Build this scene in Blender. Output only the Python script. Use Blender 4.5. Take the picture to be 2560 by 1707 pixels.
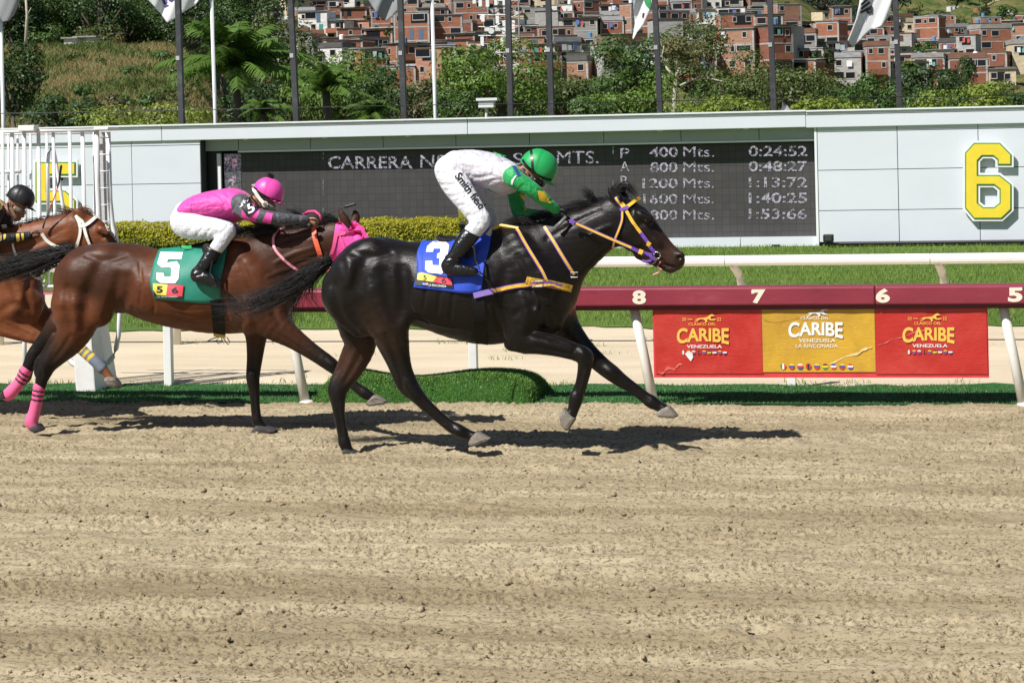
import bpy, bmesh, math, random
import numpy as np
from mathutils import Vector, Matrix
from mathutils.bvhtree import BVHTree
from math import sin, cos, tan, pi, radians, sqrt

rnd = random.Random(7)
nrng = np.random.default_rng(7)
scene = bpy.context.scene
for o in list(bpy.data.objects):
    bpy.data.objects.remove(o)
COL = scene.collection

# ------------------------------------------------------------------ camera
# a long lens at the outer rail, looking a little back along the track
FPX, CAMH, HORIZON = 5500.0, 2.3, 300.0        # focal length and horizon in photograph pixels
PSI, ROLL = radians(11.1), radians(1.29)
DV = np.array([-sin(PSI), cos(PSI), 0.0])
R0 = np.array([cos(PSI), sin(PSI), 0.0])
UP = np.array([0.0, 0.0, 1.0])
CR = cos(ROLL) * R0 - sin(ROLL) * UP
CU = cos(ROLL) * UP + sin(ROLL) * R0
CAM = np.array([0.0, 0.0, CAMH])

cam_data = bpy.data.cameras.new('camera')
cam = bpy.data.objects.new('camera', cam_data)
COL.objects.link(cam)
m = Matrix.Identity(4)
for i in range(3):
    m[i][0] = CR[i]; m[i][1] = CU[i]; m[i][2] = -DV[i]; m[i][3] = CAM[i]
cam.matrix_world = m
cam_data.sensor_width = 36.0
cam_data.sensor_fit = 'HORIZONTAL'
cam_data.lens = FPX / 2560.0 * 36.0
cam_data.shift_y = -(853.5 - HORIZON) / 2560.0
cam_data.clip_start = 0.2
cam_data.clip_end = 6000
scene.camera = cam

# ------------------------------------------------------------------ light
SUNV = 0.66 * R0 + 0.55 * DV - UP              # travel direction of the sunlight
SUNV = SUNV / np.linalg.norm(SUNV)
SUN_EL = math.asin(-SUNV[2])
world = bpy.data.worlds.new('World')
scene.world = world
world.use_nodes = True
wn = world.node_tree
for n in list(wn.nodes):
    wn.nodes.remove(n)
sky = wn.nodes.new('ShaderNodeTexSky')
sky.sky_type = 'NISHITA'
sky.sun_disc = False
sky.sun_elevation = SUN_EL
sky.sun_rotation = math.atan2(-SUNV[0], -SUNV[1])
sky.air_density = 1.0
sky.dust_density = 0.6
bg = wn.nodes.new('ShaderNodeBackground')
bg.inputs['Strength'].default_value = 0.05
wo = wn.nodes.new('ShaderNodeOutputWorld')
wn.links.new(sky.outputs[0], bg.inputs['Color'])
wn.links.new(bg.outputs[0], wo.inputs['Surface'])

sun_data = bpy.data.lights.new('sun', 'SUN')
sun_data.energy = 5.0
sun_data.angle = radians(0.53)
sun_data.color = (1.0, 0.965, 0.92)
sun = bpy.data.objects.new('sun', sun_data)
COL.objects.link(sun)
sun.rotation_euler = Vector(SUNV).to_track_quat('-Z', 'Y').to_euler()
sun.location = (-10, -10, 20)

scene.view_settings.view_transform = 'Standard'
scene.view_settings.look = 'None'
scene.view_settings.gamma = 1.0
scene.view_settings.use_curve_mapping = False
scene.view_settings.exposure = 0.36
scene.render.engine = 'CYCLES'
scene.cycles.max_bounces = 6
scene.cycles.transparent_max_bounces = 8

# ------------------------------------------------------------------ photograph pixel <-> world
def ray(px, py):
    return DV + (px - 1280.0) / FPX * CR - (py - HORIZON) / FPX * CU

def W(px, py, y):
    """point on the vertical plane world y = const seen at a photograph pixel"""
    d = ray(px, py)
    return CAM + d * (y / d[1])

def WD(px, py, depth):
    return CAM + ray(px, py) * depth

def G(px, py, z=0.0):
    d = ray(px, py)
    return CAM + d * ((z - CAMH) / d[2])

def PXM(p):
    """metres per photograph pixel at a point"""
    return float(np.dot(np.asarray(p) - CAM, DV)) / FPX

# ------------------------------------------------------------------ tags and meshes
def tag(o, label=None, cat=None, group=None, kind=None):
    if label: o['label'] = label
    if cat: o['category'] = cat
    if group: o['group'] = group
    if kind: o['kind'] = kind
    return o

def empty(name, loc=(0, 0, 0), label=None, cat=None, group=None):
    o = bpy.data.objects.new(name, None)
    o.empty_display_size = 0.1
    COL.objects.link(o)
    o.location = Vector([float(v) for v in loc])
    return tag(o, label, cat, group)

def link(name, me, mat=None, parent=None):
    o = bpy.data.objects.new(name, me)
    COL.objects.link(o)
    if mat is not None:
        mats = mat if isinstance(mat, (list, tuple)) else [mat]
        for mm in mats:
            me.materials.append(mm)
    if parent is not None:
        o.parent = parent
        pl = Vector((0, 0, 0)); q = parent
        while q is not None:
            pl += q.location; q = q.parent
        o.location = -pl
    return o

def pymesh(name, verts, faces, smooth=False):
    me = bpy.data.meshes.new(name)
    verts = np.asarray(verts, dtype=np.float32)
    if isinstance(faces, np.ndarray):
        n, k = faces.shape
        me.vertices.add(len(verts)); me.vertices.foreach_set('co', verts.ravel())
        me.loops.add(n * k); me.loops.foreach_set('vertex_index', faces.astype(np.int32).ravel())
        me.polygons.add(n)
        me.polygons.foreach_set('loop_start', np.arange(n, dtype=np.int32) * k)
        me.polygons.foreach_set('loop_total', np.full(n, k, dtype=np.int32))
    else:
        me.from_pydata([tuple(map(float, v)) for v in verts], [], faces)
    me.update(calc_edges=True)
    if smooth:
        me.polygons.foreach_set('use_smooth', np.ones(len(me.polygons), dtype=bool))
    return me

class MB:
    """collects simple solids, then links them as one mesh object"""
    def __init__(s): s.v = []; s.f = []; s.mi = []; s.cur = 0
    def add(s, vs, fs):
        b = len(s.v); s.v += [tuple(map(float, p)) for p in vs]
        for q in fs:
            s.f.append([b + i for i in q]); s.mi.append(s.cur)
    def box(s, x0, x1, y0, y1, z0, z1):
        if x1 < x0: x0, x1 = x1, x0
        if y1 < y0: y0, y1 = y1, y0
        if z1 < z0: z0, z1 = z1, z0
        s.add([(x0,y0,z0),(x1,y0,z0),(x1,y1,z0),(x0,y1,z0),(x0,y0,z1),(x1,y0,z1),(x1,y1,z1),(x0,y1,z1)],
              [(0,3,2,1),(4,5,6,7),(0,1,5,4),(1,2,6,5),(2,3,7,6),(3,0,4,7)])
        return s
    def tube(s, pts, r, n=10, cap=True):
        pts = [np.asarray(p, float) for p in pts]
        rr = r if isinstance(r, (list, tuple)) else [r] * len(pts)
        rings = []
        for i, p in enumerate(pts):
            a = pts[max(i-1, 0)]; b = pts[min(i+1, len(pts)-1)]
            t = (b - a) / (np.linalg.norm(b - a) + 1e-9)
            ref = np.array([0, 0, 1.0]) if abs(t[2]) < 0.9 else np.array([1.0, 0, 0])
            u = np.cross(t, ref); u /= np.linalg.norm(u); w = np.cross(t, u)
            rings.append([p + rr[i] * (cos(2*pi*k/n) * u + sin(2*pi*k/n) * w) for k in range(n)])
        vs = [q for rg in rings for q in rg]; fs = []
        for i in range(len(pts) - 1):
            for k in range(n):
                a = i*n + k; b = i*n + (k+1) % n
                fs.append((a, a + n, b + n, b))
        if cap:
            fs.append(tuple(range(n))); fs.append(tuple(len(vs) - n + k for k in reversed(range(n))))
        s.add(vs, fs); return s
    def prism(s, poly, y0, y1):
        """polygon of (x, z) extruded along y (front face at y0)"""
        n = len(poly)
        vs = [(p[0], y0, p[1]) for p in poly] + [(p[0], y1, p[1]) for p in poly]
        fs = [tuple(range(n)), tuple(reversed(range(n, 2*n)))]
        for i in range(n):
            j = (i + 1) % n
            fs.append((j, i, i + n, j + n))
        s.add(vs, fs); return s
    def mesh(s, name, bevel=0.0, smooth=False, fix=True):
        me = bpy.data.meshes.new(name)
        me.from_pydata(s.v, [], s.f)
        if any(s.mi):
            me.polygons.foreach_set('material_index', s.mi)
        me.update()
        if fix or bevel:
            bm = bmesh.new(); bm.from_mesh(me)
            bmesh.ops.recalc_face_normals(bm, faces=bm.faces)
            if bevel:
                es = [e for e in bm.edges if len(e.link_faces) == 2 and e.calc_face_angle(0) > 0.6]
                bmesh.ops.bevel(bm, geom=es, offset=bevel, segments=2, affect='EDGES', profile=0.5)
            bm.to_mesh(me); bm.free()
        if smooth:
            me.polygons.foreach_set('use_smooth', np.ones(len(me.polygons), dtype=bool))
        return me
    def build(s, name, mat, parent=None, bevel=0.0, smooth=False):
        return link(name, s.mesh(name, bevel, smooth), mat, parent)

def bvh_of(o_or_list):
    obs = o_or_list if isinstance(o_or_list, (list, tuple)) else [o_or_list]
    vs = []; fs = []
    for o in obs:
        b = len(vs)
        off = Vector((0, 0, 0)); q = o
        while q is not None:
            off += q.location; q = q.parent
        vs += [v.co + off for v in o.data.vertices]
        fs += [[b + i for i in p.vertices] for p in o.data.polygons]
    return BVHTree.FromPolygons(vs, fs)

# ------------------------------------------------------------------ materials
MATS = {}
class NT:
    def __init__(s, name):
        s.m = bpy.data.materials.new(name); s.m.use_nodes = True
        s.t = s.m.node_tree
        s.b = s.t.nodes['Principled BSDF']
        s.out = s.t.nodes['Material Output']
    def n(s, kind, **kw):
        nd = s.t.nodes.new(kind)
        for k, v in kw.items():
            if k in nd.inputs: nd.inputs[k].default_value = v
            else: setattr(nd, k, v)
        return nd
    def l(s, a, b): s.t.links.new(a, b)
    def noise(s, scale, detail=4, rough=0.55, vec=None, dist=0.0):
        nd = s.n('ShaderNodeTexNoise'); nd.inputs['Scale'].default_value = scale
        nd.inputs['Detail'].default_value = detail; nd.inputs['Roughness'].default_value = rough
        nd.inputs['Distortion'].default_value = dist
        if vec is not None: s.l(vec, nd.inputs['Vector'])
        return nd.outputs['Fac']
    def coord(s, scale=(1, 1, 1), which='Object'):
        tc = s.n('ShaderNodeTexCoord'); mp = s.n('ShaderNodeMapping')
        mp.inputs['Scale'].default_value = scale
        s.l(tc.outputs[which], mp.inputs['Vector']); return mp.outputs['Vector']
    def ramp(s, fac, stops):
        nd = s.n('ShaderNodeValToRGB'); el = nd.color_ramp.elements
        while len(el) < len(stops): el.new(0.5)
        for e, (p, c) in zip(el, stops):
            e.position = p; e.color = (*c, 1) if len(c) == 3 else c
        s.l(fac, nd.inputs['Fac']); return nd.outputs['Color']
    def mix(s, fac, a, b, mode='MIX'):
        nd = s.n('ShaderNodeMix'); nd.data_type = 'RGBA'; nd.blend_type = mode
        for sock, v in ((nd.inputs[0], fac), (nd.inputs[6], a), (nd.inputs[7], b)):
            if hasattr(v, 'links'): s.l(v, sock)
            elif isinstance(v, (tuple, list)): sock.default_value = (*v, 1) if len(v) == 3 else v
            else: sock.default_value = v
        return nd.outputs[2]
    def bump(s, h, strength=0.3, dist=0.01):
        nd = s.n('ShaderNodeBump'); nd.inputs['Strength'].default_value = strength
        nd.inputs['Distance'].default_value = dist
        s.l(h, nd.inputs['Height']); s.l(nd.outputs[0], s.b.inputs['Normal']); return nd
    def set(s, **kw):
        for k, v in kw.items():
            sock = s.b.inputs[k.replace('_', ' ')]
            if hasattr(v, 'links'): s.l(v, sock)
            elif isinstance(v, (tuple, list)) and len(v) == 3: sock.default_value = (*v, 1)
            else: sock.default_value = v
        return s

def plain(name, col, rough=0.6, var=0.12, scale=6.0, bump=0.0, bscale=60.0, metal=0.0, spec=0.5, coat=0.0):
    """painted / cloth surface: base colour with mottled wear and fine relief"""
    if name in MATS: return MATS[name]
    t = NT(name)
    v = t.coord()
    f = t.noise(scale, 5, 0.6, v)
    lo = tuple(max(c * (1 - var), 0) for c in col); hi = tuple(min(c * (1 + var), 1) for c in col)
    t.set(Base_Color=t.ramp(f, [(0.3, lo), (0.7, hi)]), Roughness=rough, Metallic=metal)
    t.b.inputs['Specular IOR Level'].default_value = spec
    t.b.inputs['Coat Weight'].default_value = coat
    if bump: t.bump(t.noise(bscale, 4, 0.6, v), bump, 0.01)
    MATS[name] = t.m
    return t.m

def dirty_white(name, col=(0.8, 0.8, 0.78), dirt=(0.45, 0.38, 0.28), amount=0.5, rough=0.5):
    if name in MATS: return MATS[name]
    t = NT(name); v = t.coord()
    f = t.noise(3.0, 8, 0.7, v); g = t.noise(38.0, 5, 0.7, v)
    c = t.mix(t.ramp(f, [(0.52, (0, 0, 0)), (0.75, (amount,) * 3)]), col, dirt)
    c = t.mix(t.ramp(g, [(0.6, (0, 0, 0)), (0.75, (amount,) * 3)]), c, dirt)
    t.set(Base_Color=c, Roughness=rough); t.bump(g, 0.08, 0.004)
    MATS[name] = t.m; return t.m

def attr_mat(name, rough=0.5, attr='Col', bump=0.0, bscale=200.0, stretch=(1, 1, 1), sheen=0.0, spec=0.5, var=0.1, nscale=30.0, coat=0.0):
    if name in MATS: return MATS[name]
    t = NT(name); v = t.coord(stretch)
    a = t.n('ShaderNodeAttribute'); a.attribute_name = attr
    f = t.noise(nscale, 4, 0.6, v)
    c = t.mix(1.0, a.outputs['Color'], t.ramp(f, [(0.25, (1 - var,) * 3), (0.75, (1.0,) * 3)]), 'MULTIPLY')
    t.set(Base_Color=c, Roughness=rough)
    t.b.inputs['Specular IOR Level'].default_value = spec
    t.b.inputs['Sheen Weight'].default_value = sheen
    t.b.inputs['Coat Weight'].default_value = coat
    if bump: t.bump(t.noise(bscale, 3, 0.6, v), bump, 0.01)
    MATS[name] = t.m; return t.m

# ------------------------------------------------------------------ lettering
def text_geo(txt, bold=0.0):
    """flat mesh of a text, scaled into the unit box; returns verts (n,2), faces, aspect"""
    cu = bpy.data.curves.new('t', 'FONT'); cu.body = txt; cu.offset = bold
    cu.resolution_u = 4
    o = bpy.data.objects.new('t', cu); COL.objects.link(o)
    dg = bpy.context.evaluated_depsgraph_get()
    me = bpy.data.meshes.new_from_object(o.evaluated_get(dg))
    bm = bmesh.new(); bm.from_mesh(me)
    bmesh.ops.triangulate(bm, faces=bm.faces)
    bmesh.ops.subdivide_edges(bm, edges=[e for e in bm.edges if e.calc_length() > 0.25], cuts=1)
    bmesh.ops.triangulate(bm, faces=bm.faces)
    vs = np.array([v.co[:2] for v in bm.verts]); fs = [[v.index for v in f.verts] for f in bm.faces]
    bm.free(); bpy.data.objects.remove(o); bpy.data.curves.remove(cu); bpy.data.meshes.remove(me)
    lo = vs.min(0); hi = vs.max(0)
    return (vs - lo) / (hi - lo), fs

def decal(name, uv, faces, place, mat, parent, thick=0.0):
    """uv points -> world through place(u, v); sheet with an optional back face offset"""
    vs = [place(u, v) for u, v in uv]
    me = pymesh(name, vs, faces)
    bm = bmesh.new(); bm.from_mesh(me)
    bmesh.ops.recalc_face_normals(bm, faces=bm.faces)
    bm.normal_update()
    s = sum((f.normal.dot(f.calc_center_median() - Vector(CAM)) for f in bm.faces))
    if s > 0: bmesh.ops.reverse_faces(bm, faces=bm.faces)
    bm.to_mesh(me); bm.free()
    return link(name, me, mat, parent)

def poly_fill(poly, maxlen=None):
    """polygon (maybe concave) -> triangulated points and faces"""
    bm = bmesh.new()
    vs = [bm.verts.new((p[0], p[1], 0)) for p in poly]
    fc = bm.faces.new(vs); fc.normal_update()
    bmesh.ops.triangulate(bm, faces=bm.faces)
    if maxlen:
        for _ in range(6):
            es = [e for e in bm.edges if e.calc_length() > maxlen]
            if not es: break
            bmesh.ops.subdivide_edges(bm, edges=es, cuts=1)
            bmesh.ops.triangulate(bm, faces=bm.faces)
    pts = np.array([v.co[:2] for v in bm.verts]); bm.verts.index_update()
    fs = [[v.index for v in f.verts] for f in bm.faces]
    bm.free(); return pts, fs

def on_plane(y, lift=0.0):
    return lambda px, py: W(px, py, y - lift)

def on_mesh(bvh, lift=0.004, ydef=15.0):
    o = Vector(CAM)
    last = [ydef]
    def f(px, py):
        d = Vector(ray(px, py)).normalized()
        h = bvh.ray_cast(o, d)
        if h[0] is None:
            return W(px, py, last[0])
        last[0] = h[0].y
        return np.array(h[0] - d * lift)
    return f

def write(name, txt, box, place, mat, parent, bold=0.0, warp=None):
    """text fitted to a pixel box (x0, y0, x1, y1) of the photograph, laid on a surface"""
    uv, fs = text_geo(txt, bold)
    if warp is not None: uv = np.array([warp(u, v) for u, v in uv])
    x0, y0, x1, y1 = box
    pts = np.stack([x0 + uv[:, 0] * (x1 - x0), y1 + uv[:, 1] * (y0 - y1)], 1)
    return decal(name, pts, fs, place, mat, parent)
# ================================================================== ground
Y_RAIL, Y_TURF, Y_GRASS, Y_WRAIL, Y_BOARD = 17.33, 18.55, 23.8, 21.9, 38.4

def band_noise(shape, cell, wl, aniso=1.0, width=0.5, seed=0):
    """smooth random field with wavelengths near wl (metres); aniso stretches along x"""
    r = np.random.default_rng(seed)
    w = np.fft.rfft2(r.standard_normal(shape))
    ky = np.fft.fftfreq(shape[0], cell)[:, None]; kx = np.fft.rfftfreq(shape[1], cell)[None, :]
    k = np.sqrt((kx * aniso) ** 2 + ky ** 2) * wl + 1e-9
    f = np.exp(-(np.log(k) / width) ** 2)
    g = np.fft.irfft2(w * f, s=shape)
    return g / g.std()

def soil_material():
    t = NT('raked_dirt'); v = t.coord()
    st = t.coord((0.16, 1.7, 1.0))
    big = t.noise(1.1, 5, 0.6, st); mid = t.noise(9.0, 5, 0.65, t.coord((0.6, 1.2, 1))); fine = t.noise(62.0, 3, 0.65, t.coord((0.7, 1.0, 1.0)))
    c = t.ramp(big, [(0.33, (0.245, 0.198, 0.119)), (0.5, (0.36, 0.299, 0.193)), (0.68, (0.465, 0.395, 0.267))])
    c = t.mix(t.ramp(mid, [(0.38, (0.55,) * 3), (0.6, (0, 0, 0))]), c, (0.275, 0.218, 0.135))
    c = t.mix(t.ramp(fine, [(0.40, (0.85,) * 3), (0.46, (0, 0, 0))]), c, (0.13, 0.098, 0.058))  # dark speckle: shade of small pits painted into the soil colour
    t.set(Base_Color=c, Roughness=0.95); t.b.inputs['Specular IOR Level'].default_value = 0.1
    h = t.mix(0.5, t.noise(55.0, 5, 0.75, v), t.noise(190.0, 3, 0.7, v))
    t.bump(h, 0.6, 0.010)
    return t.m

def build_track():
    c = 0.0065                                            # noise sampled on a fine regular grid
    x0, x1, y0, y1 = -9.8, 3.0, 7.9, Y_RAIL + 0.02
    nx = int((x1 - x0) / c); ny = int((y1 - y0) / c); sh = (ny, nx)
    bn = lambda *a: band_noise(sh, c, *a).astype(np.float32)
    clod = bn(0.050, 1.5, 0.85, 1); fine = bn(0.024, 1.2, 0.5, 2); lump = bn(0.20, 2.6, 0.7, 3); row = bn(0.36, 10.0, 0.4, 4) + 0.6 * bn(0.13, 14.0, 0.4, 8)
    rough = np.clip(0.75 + 0.5 * bn(0.6, 3.5, 0.8, 5), 0.2, 1.9)
    z = 0.0044 * rough * (np.maximum(clod, -0.7) + 0.6 * np.maximum(clod - 0.8, 0) ** 1.3)
    z -= 0.030 * np.maximum(bn(0.065, 1.6, 0.7, 6) - 1.35, 0) * rough
    z += 0.0030 * rough * fine + 0.0045 * lump + 0.0065 * row
    xs = np.linspace(x0, x1, nx); ys = np.linspace(y0, y1, ny)
    r = np.random.default_rng(11)
    hp = [(r.uniform(x0, x1), r.choice([r.normal(14.8, 0.5), r.normal(15.8, 0.4), r.uniform(9, 14)], p=[0.4, 0.3, 0.3])) for _ in range(46)]
    # vertices spread evenly over the picture: rows and columns widen with distance
    nr, nc = 730, 660
    yy = y0 * (y1 / y0) ** np.linspace(0, 1, nr); uu = np.linspace(-1, 1, nc)
    Y = np.repeat(yy[:, None], nc, 1); X = -0.196 * Y + uu[None, :] * (0.285 * Y + 0.45)
    fx = np.clip((X - x0) / c, 0, nx - 2.001); fy = np.clip((Y - y0) / c, 0, ny - 2.001)
    i = fy.astype(int); j = fx.astype(int); ty = fy - i; tx = fx - j
    Z = (z[i, j] * (1 - tx) + z[i, j + 1] * tx) * (1 - ty) + (z[i + 1, j] * (1 - tx) + z[i + 1, j + 1] * tx) * ty
    Z += 0.03 * np.exp(-((Y - (Y_RAIL - 0.12)) / 0.16) ** 2)              # little bank against the turf
    for hx, hy in hp:
        d2 = ((X - hx) / 0.09) ** 2 + ((Y - hy) / 0.07) ** 2
        Z += -0.03 * np.exp(-d2) + 0.016 * np.exp(-(np.sqrt(d2) - 1.7) ** 2 * 3)
    Z = (Z + 0.01) * np.clip((1 - np.abs(uu))[None, :] / 0.05, 0, 1) - 0.01
    V = np.stack([X.ravel(), Y.ravel(), Z.ravel()], 1)
    idx = np.arange(nr * nc).reshape(nr, nc)
    Fc = np.stack([idx[:-1, :-1].ravel(), idx[:-1, 1:].ravel(), idx[1:, 1:].ravel(), idx[1:, :-1].ravel()], 1)
    # flat continuation of the track on every side
    L0, L1, R0_, R1_ = (X[0, 0], Y[0, 0]), (X[-1, 0], Y[-1, 0]), (X[0, -1], Y[0, -1]), (X[-1, -1], Y[-1, -1]); b = len(V)
    ev = [(-150, -40, -.01), (*L0, -.01), (*L1, -.01), (-150, y1, -.01), (150, -40, -.01), (150, y1, -.01), (*R1_, -.01), (*R0_, -.01)]
    ef = [(b, b + 1, b + 2, b + 3), (b + 4, b + 5, b + 6, b + 7), (b, b + 4, b + 7, b + 1)]
    V = np.concatenate([V, np.array(ev)]); Fc = np.concatenate([Fc, np.array(ef)])
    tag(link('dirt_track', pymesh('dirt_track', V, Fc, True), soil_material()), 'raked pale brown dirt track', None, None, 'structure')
    return xs, ys, z
TX, TY, TZ = build_track()

def track_z(x, y):
    i = int(np.clip(np.searchsorted(TY, y), 0, len(TY) - 1)); j = int(np.clip(np.searchsorted(TX, x), 0, len(TX) - 1))
    return float(TZ[i, j])

def build_clods():
    """loose lumps thrown on the raked surface"""
    bm = bmesh.new(); bmesh.ops.create_icosphere(bm, subdivisions=1, radius=1.0)
    bv = np.array([v.co for v in bm.verts]); bf = np.array([[v.index for v in f.verts] for f in bm.faces]); bm.free()
    r = np.random.default_rng(21); V = []; Fc = []; n = 5000
    for i in range(n):
        y = 8.2 + (Y_RAIL - 0.15 - 8.2) * r.random() ** 1.2
        w = 0.29 * y + 0.8
        x = -0.196 * y + r.uniform(-w, w)
        s = 0.0045 + 0.009 * r.random() ** 3 + (0.012 * r.random() if r.random() < 0.02 else 0)
        a = r.uniform(0, 6.28)
        p = bv * (1 + r.normal(0, 0.16, (len(bv), 1))) * s * np.array([r.uniform(0.9, 1.6), r.uniform(0.8, 1.2), r.uniform(0.6, 0.9)])
        q = np.stack([p[:, 0] * cos(a) - p[:, 1] * sin(a), p[:, 0] * sin(a) + p[:, 1] * cos(a), p[:, 2]], 1)
        V.append(q + np.array([x, y, track_z(x, y) + s * 0.35])); Fc.append(bf + i * len(bv))
    me = pymesh('dirt_clods', np.concatenate(V), np.concatenate(Fc), False)
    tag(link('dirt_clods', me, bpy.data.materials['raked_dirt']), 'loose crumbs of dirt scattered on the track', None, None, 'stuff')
build_clods()

def leaf_mat(name, lo, hi, rough=0.55, trans=0.25, scale=3.0):
    if name in MATS: return MATS[name]
    t = NT(name); v = t.coord()
    f = t.noise(scale, 4, 0.6, v); oi = t.n('ShaderNodeObjectInfo')
    g = t.noise(scale * 9, 3, 0.6, v)
    c = t.mix(g, t.ramp(f, [(0.3, lo), (0.7, hi)]), t.ramp(f, [(0.3, hi), (0.7, lo)]))
    t.set(Base_Color=c, Roughness=rough); t.b.inputs['Specular IOR Level'].default_value = 0.35
    tr = t.n('ShaderNodeBsdfTranslucent'); t.l(c, tr.inputs['Color'])
    mx = t.n('ShaderNodeMixShader'); mx.inputs[0].default_value = trans
    t.l(t.b.outputs[0], mx.inputs[1]); t.l(tr.outputs[0], mx.inputs[2]); t.l(mx.outputs[0], t.out.inputs['Surface'])
    MATS[name] = t.m; return t.m

def blades_mesh(name, base, hgt, wid, lean, seed):
    """grass blades as bent two-triangle strips on given base points"""
    r = np.random.default_rng(seed); n = len(base)
    a = r.uniform(0, 2 * pi, n); u = np.stack([np.cos(a), np.sin(a), np.zeros(n)], 1)
    h = hgt * r.uniform(0.5, 1.25, n)[:, None]; w = wid * r.uniform(0.6, 1.3, n)[:, None]
    ln = lean * r.normal(0, 1, (n, 2)); tip = np.concatenate([ln, np.ones((n, 1))], 1) * h
    mid = np.concatenate([ln * 0.25, np.full((n, 1), 0.6)], 1) * h
    V = np.stack([base - u * w, base + u * w, base + mid - u * w * 0.7, base + mid + u * w * 0.7, base + tip], 1).reshape(-1, 3)
    k = np.arange(n)[:, None] * 5
    T = np.concatenate([k + np.array([[0, 1, 3]]), k + np.array([[0, 3, 2]]), k + np.array([[2, 3, 4]])])
    return pymesh(name, V, T, False)

def sheet(name, x0, x1, y0, y1, z, mat, nx=2, ny=2, wob=0.0, zvar=0.0, label=None, seed=3):
    r = np.random.default_rng(seed)
    xs = np.linspace(x0, x1, nx); V = []
    e0 = np.convolve(r.normal(0, 1, nx + 8), np.ones(5) / 5, 'same')[4:-4] * wob if wob else np.zeros(nx)
    for j in range(ny):
        t = j / (ny - 1)
        for i in range(nx):
            V.append((xs[i], y0 + (y1 - y0) * t + e0[i] * (1 - t), z + (r.normal(0, zvar) if zvar and 0 < j else 0)))
    idx = np.arange(nx * ny).reshape(ny, nx)
    Fc = np.stack([idx[:-1, :-1].ravel(), idx[:-1, 1:].ravel(), idx[1:, 1:].ravel(), idx[1:, :-1].ravel()], 1)
    o = link(name, pymesh(name, V, Fc, True), mat)
    return tag(o, label, None, None, 'structure')

def sand_material():
    t = NT('pale_sand'); v = t.coord()
    st = t.coord((0.25, 1.0, 1))
    a = t.noise(1.6, 6, 0.65, st); b = t.noise(30, 5, 0.7, v)
    c = t.ramp(a, [(0.3, (0.50, 0.415, 0.29)), (0.55, (0.60, 0.505, 0.365)), (0.75, (0.65, 0.56, 0.415))])
    c = t.mix(t.ramp(b, [(0.25, (0.5,) * 3), (0.42, (0, 0, 0))]), c, (0.36, 0.27, 0.17))
    t.set(Base_Color=c, Roughness=0.95); t.b.inputs['Specular IOR Level'].default_value = 0.1
    t.bump(t.mix(0.5, a, b), 0.6, 0.02)
    return t.m

def ground_green(name, stops, scale):
    t = NT(name); v = t.coord((0.5, 1, 1))
    a = t.noise(scale, 8, 0.7, v); b = t.noise(scale * 14, 4, 0.7, v)
    c = t.mix(t.ramp(b, [(0.35, (0.5,) * 3), (0.6, (0, 0, 0))]), t.ramp(a, stops), stops[0][1])
    t.set(Base_Color=c, Roughness=0.9); t.b.inputs['Specular IOR Level'].default_value = 0.15
    t.bump(b, 0.7, 0.03); MATS[name] = t.m
    return t.m

# one broad sheet under everything out to the hills
sheet('ground', -1500, 1500, -60, 135, -0.035, ground_green('infield_ground', [(0.3, (0.05, 0.085, 0.02)), (0.7, (0.12, 0.13, 0.05))], 0.4), label='ground of the infield and around the track')
sheet('sand_path', -120, 120, Y_TURF - 0.02, Y_GRASS + 0.6, 0.0, sand_material(), label='pale sand service path behind the rails')
sheet('turf_course', -60, 60, Y_GRASS, 44.0, 0.01, ground_green('turf_soil', [(0.3, (0.06, 0.115, 0.02)), (0.7, (0.13, 0.2, 0.04))], 1.2), nx=700, ny=3, wob=0.25, label='green grass course in front of the board')
ast = sheet('artificial_turf_strip', -60, 60, Y_RAIL, Y_TURF, 0.028, ground_green('fake_turf_back', [(0.3, (0.025, 0.10, 0.027)), (0.7, (0.045, 0.15, 0.042))], 2.0), nx=500, ny=6, wob=0.012, zvar=0.006, label='dark green artificial turf strip along the red rail')
MB().box(-60, 60, Y_RAIL + 0.012, Y_RAIL + 0.03, -0.02, 0.026).build('turf_edge', plain('turf_edge_rubber', (0.02, 0.045, 0.02), 0.8), ast)

def fov_points(n, y0, y1, seed, margin=0.35, pow_=1.0):
    r = np.random.default_rng(seed)
    y = y0 + (y1 - y0) * r.random(n) ** pow_
    w = 0.25 * y + margin
    x = -0.196 * y + r.uniform(-1, 1, n) * w * 1.06
    return np.stack([x, y, np.zeros(n)], 1)

gm = leaf_mat('grass_blade', (0.13, 0.215, 0.03), (0.27, 0.36, 0.07), 0.6, 0.35, 1.5)
pts = fov_points(72000, Y_GRASS - 0.1, 38.3, 5); r5 = np.random.default_rng(6)
keep = (pts[:, 1] > Y_GRASS + 0.9 * r5.random(len(pts)) ** 2); pts = pts[keep]; pts[:, 2] = 0.01
tag(link('grass', blades_mesh('grass', pts, 0.055, 0.0045, 0.5, 8), gm), 'rough green grass covering the turf course', None, None, 'stuff')
fm = leaf_mat('fake_turf_blade', (0.055, 0.13, 0.038), (0.105, 0.205, 0.065), 0.45, 0.1, 2.5)
pts = fov_points(36000, Y_RAIL, Y_TURF, 9); pts[:, 2] = 0.026
o = link('turf_pile', blades_mesh('turf_pile', pts, 0.02, 0.0028, 0.5, 10), fm, ast); tag(o, None, None, None, 'stuff')
# sparse weeds on the sand
r = np.random.default_rng(31); W0 = []
for _ in range(34):
    y = r.choice([r.uniform(18.6, 18.9), r.uniform(19, 23.5)]); x = -0.196 * y + r.uniform(-1, 1) * 0.27 * y
    for _ in range(int(r.integers(5, 26))):
        W0.append((x + r.normal(0, 0.09), y + r.normal(0, 0.05), 0.0))
tag(link('weeds', blades_mesh('weeds', np.array(W0), 0.05, 0.004, 0.8, 12), gm), 'sparse weeds sprouting on the sand path', None, None, 'stuff')

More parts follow.
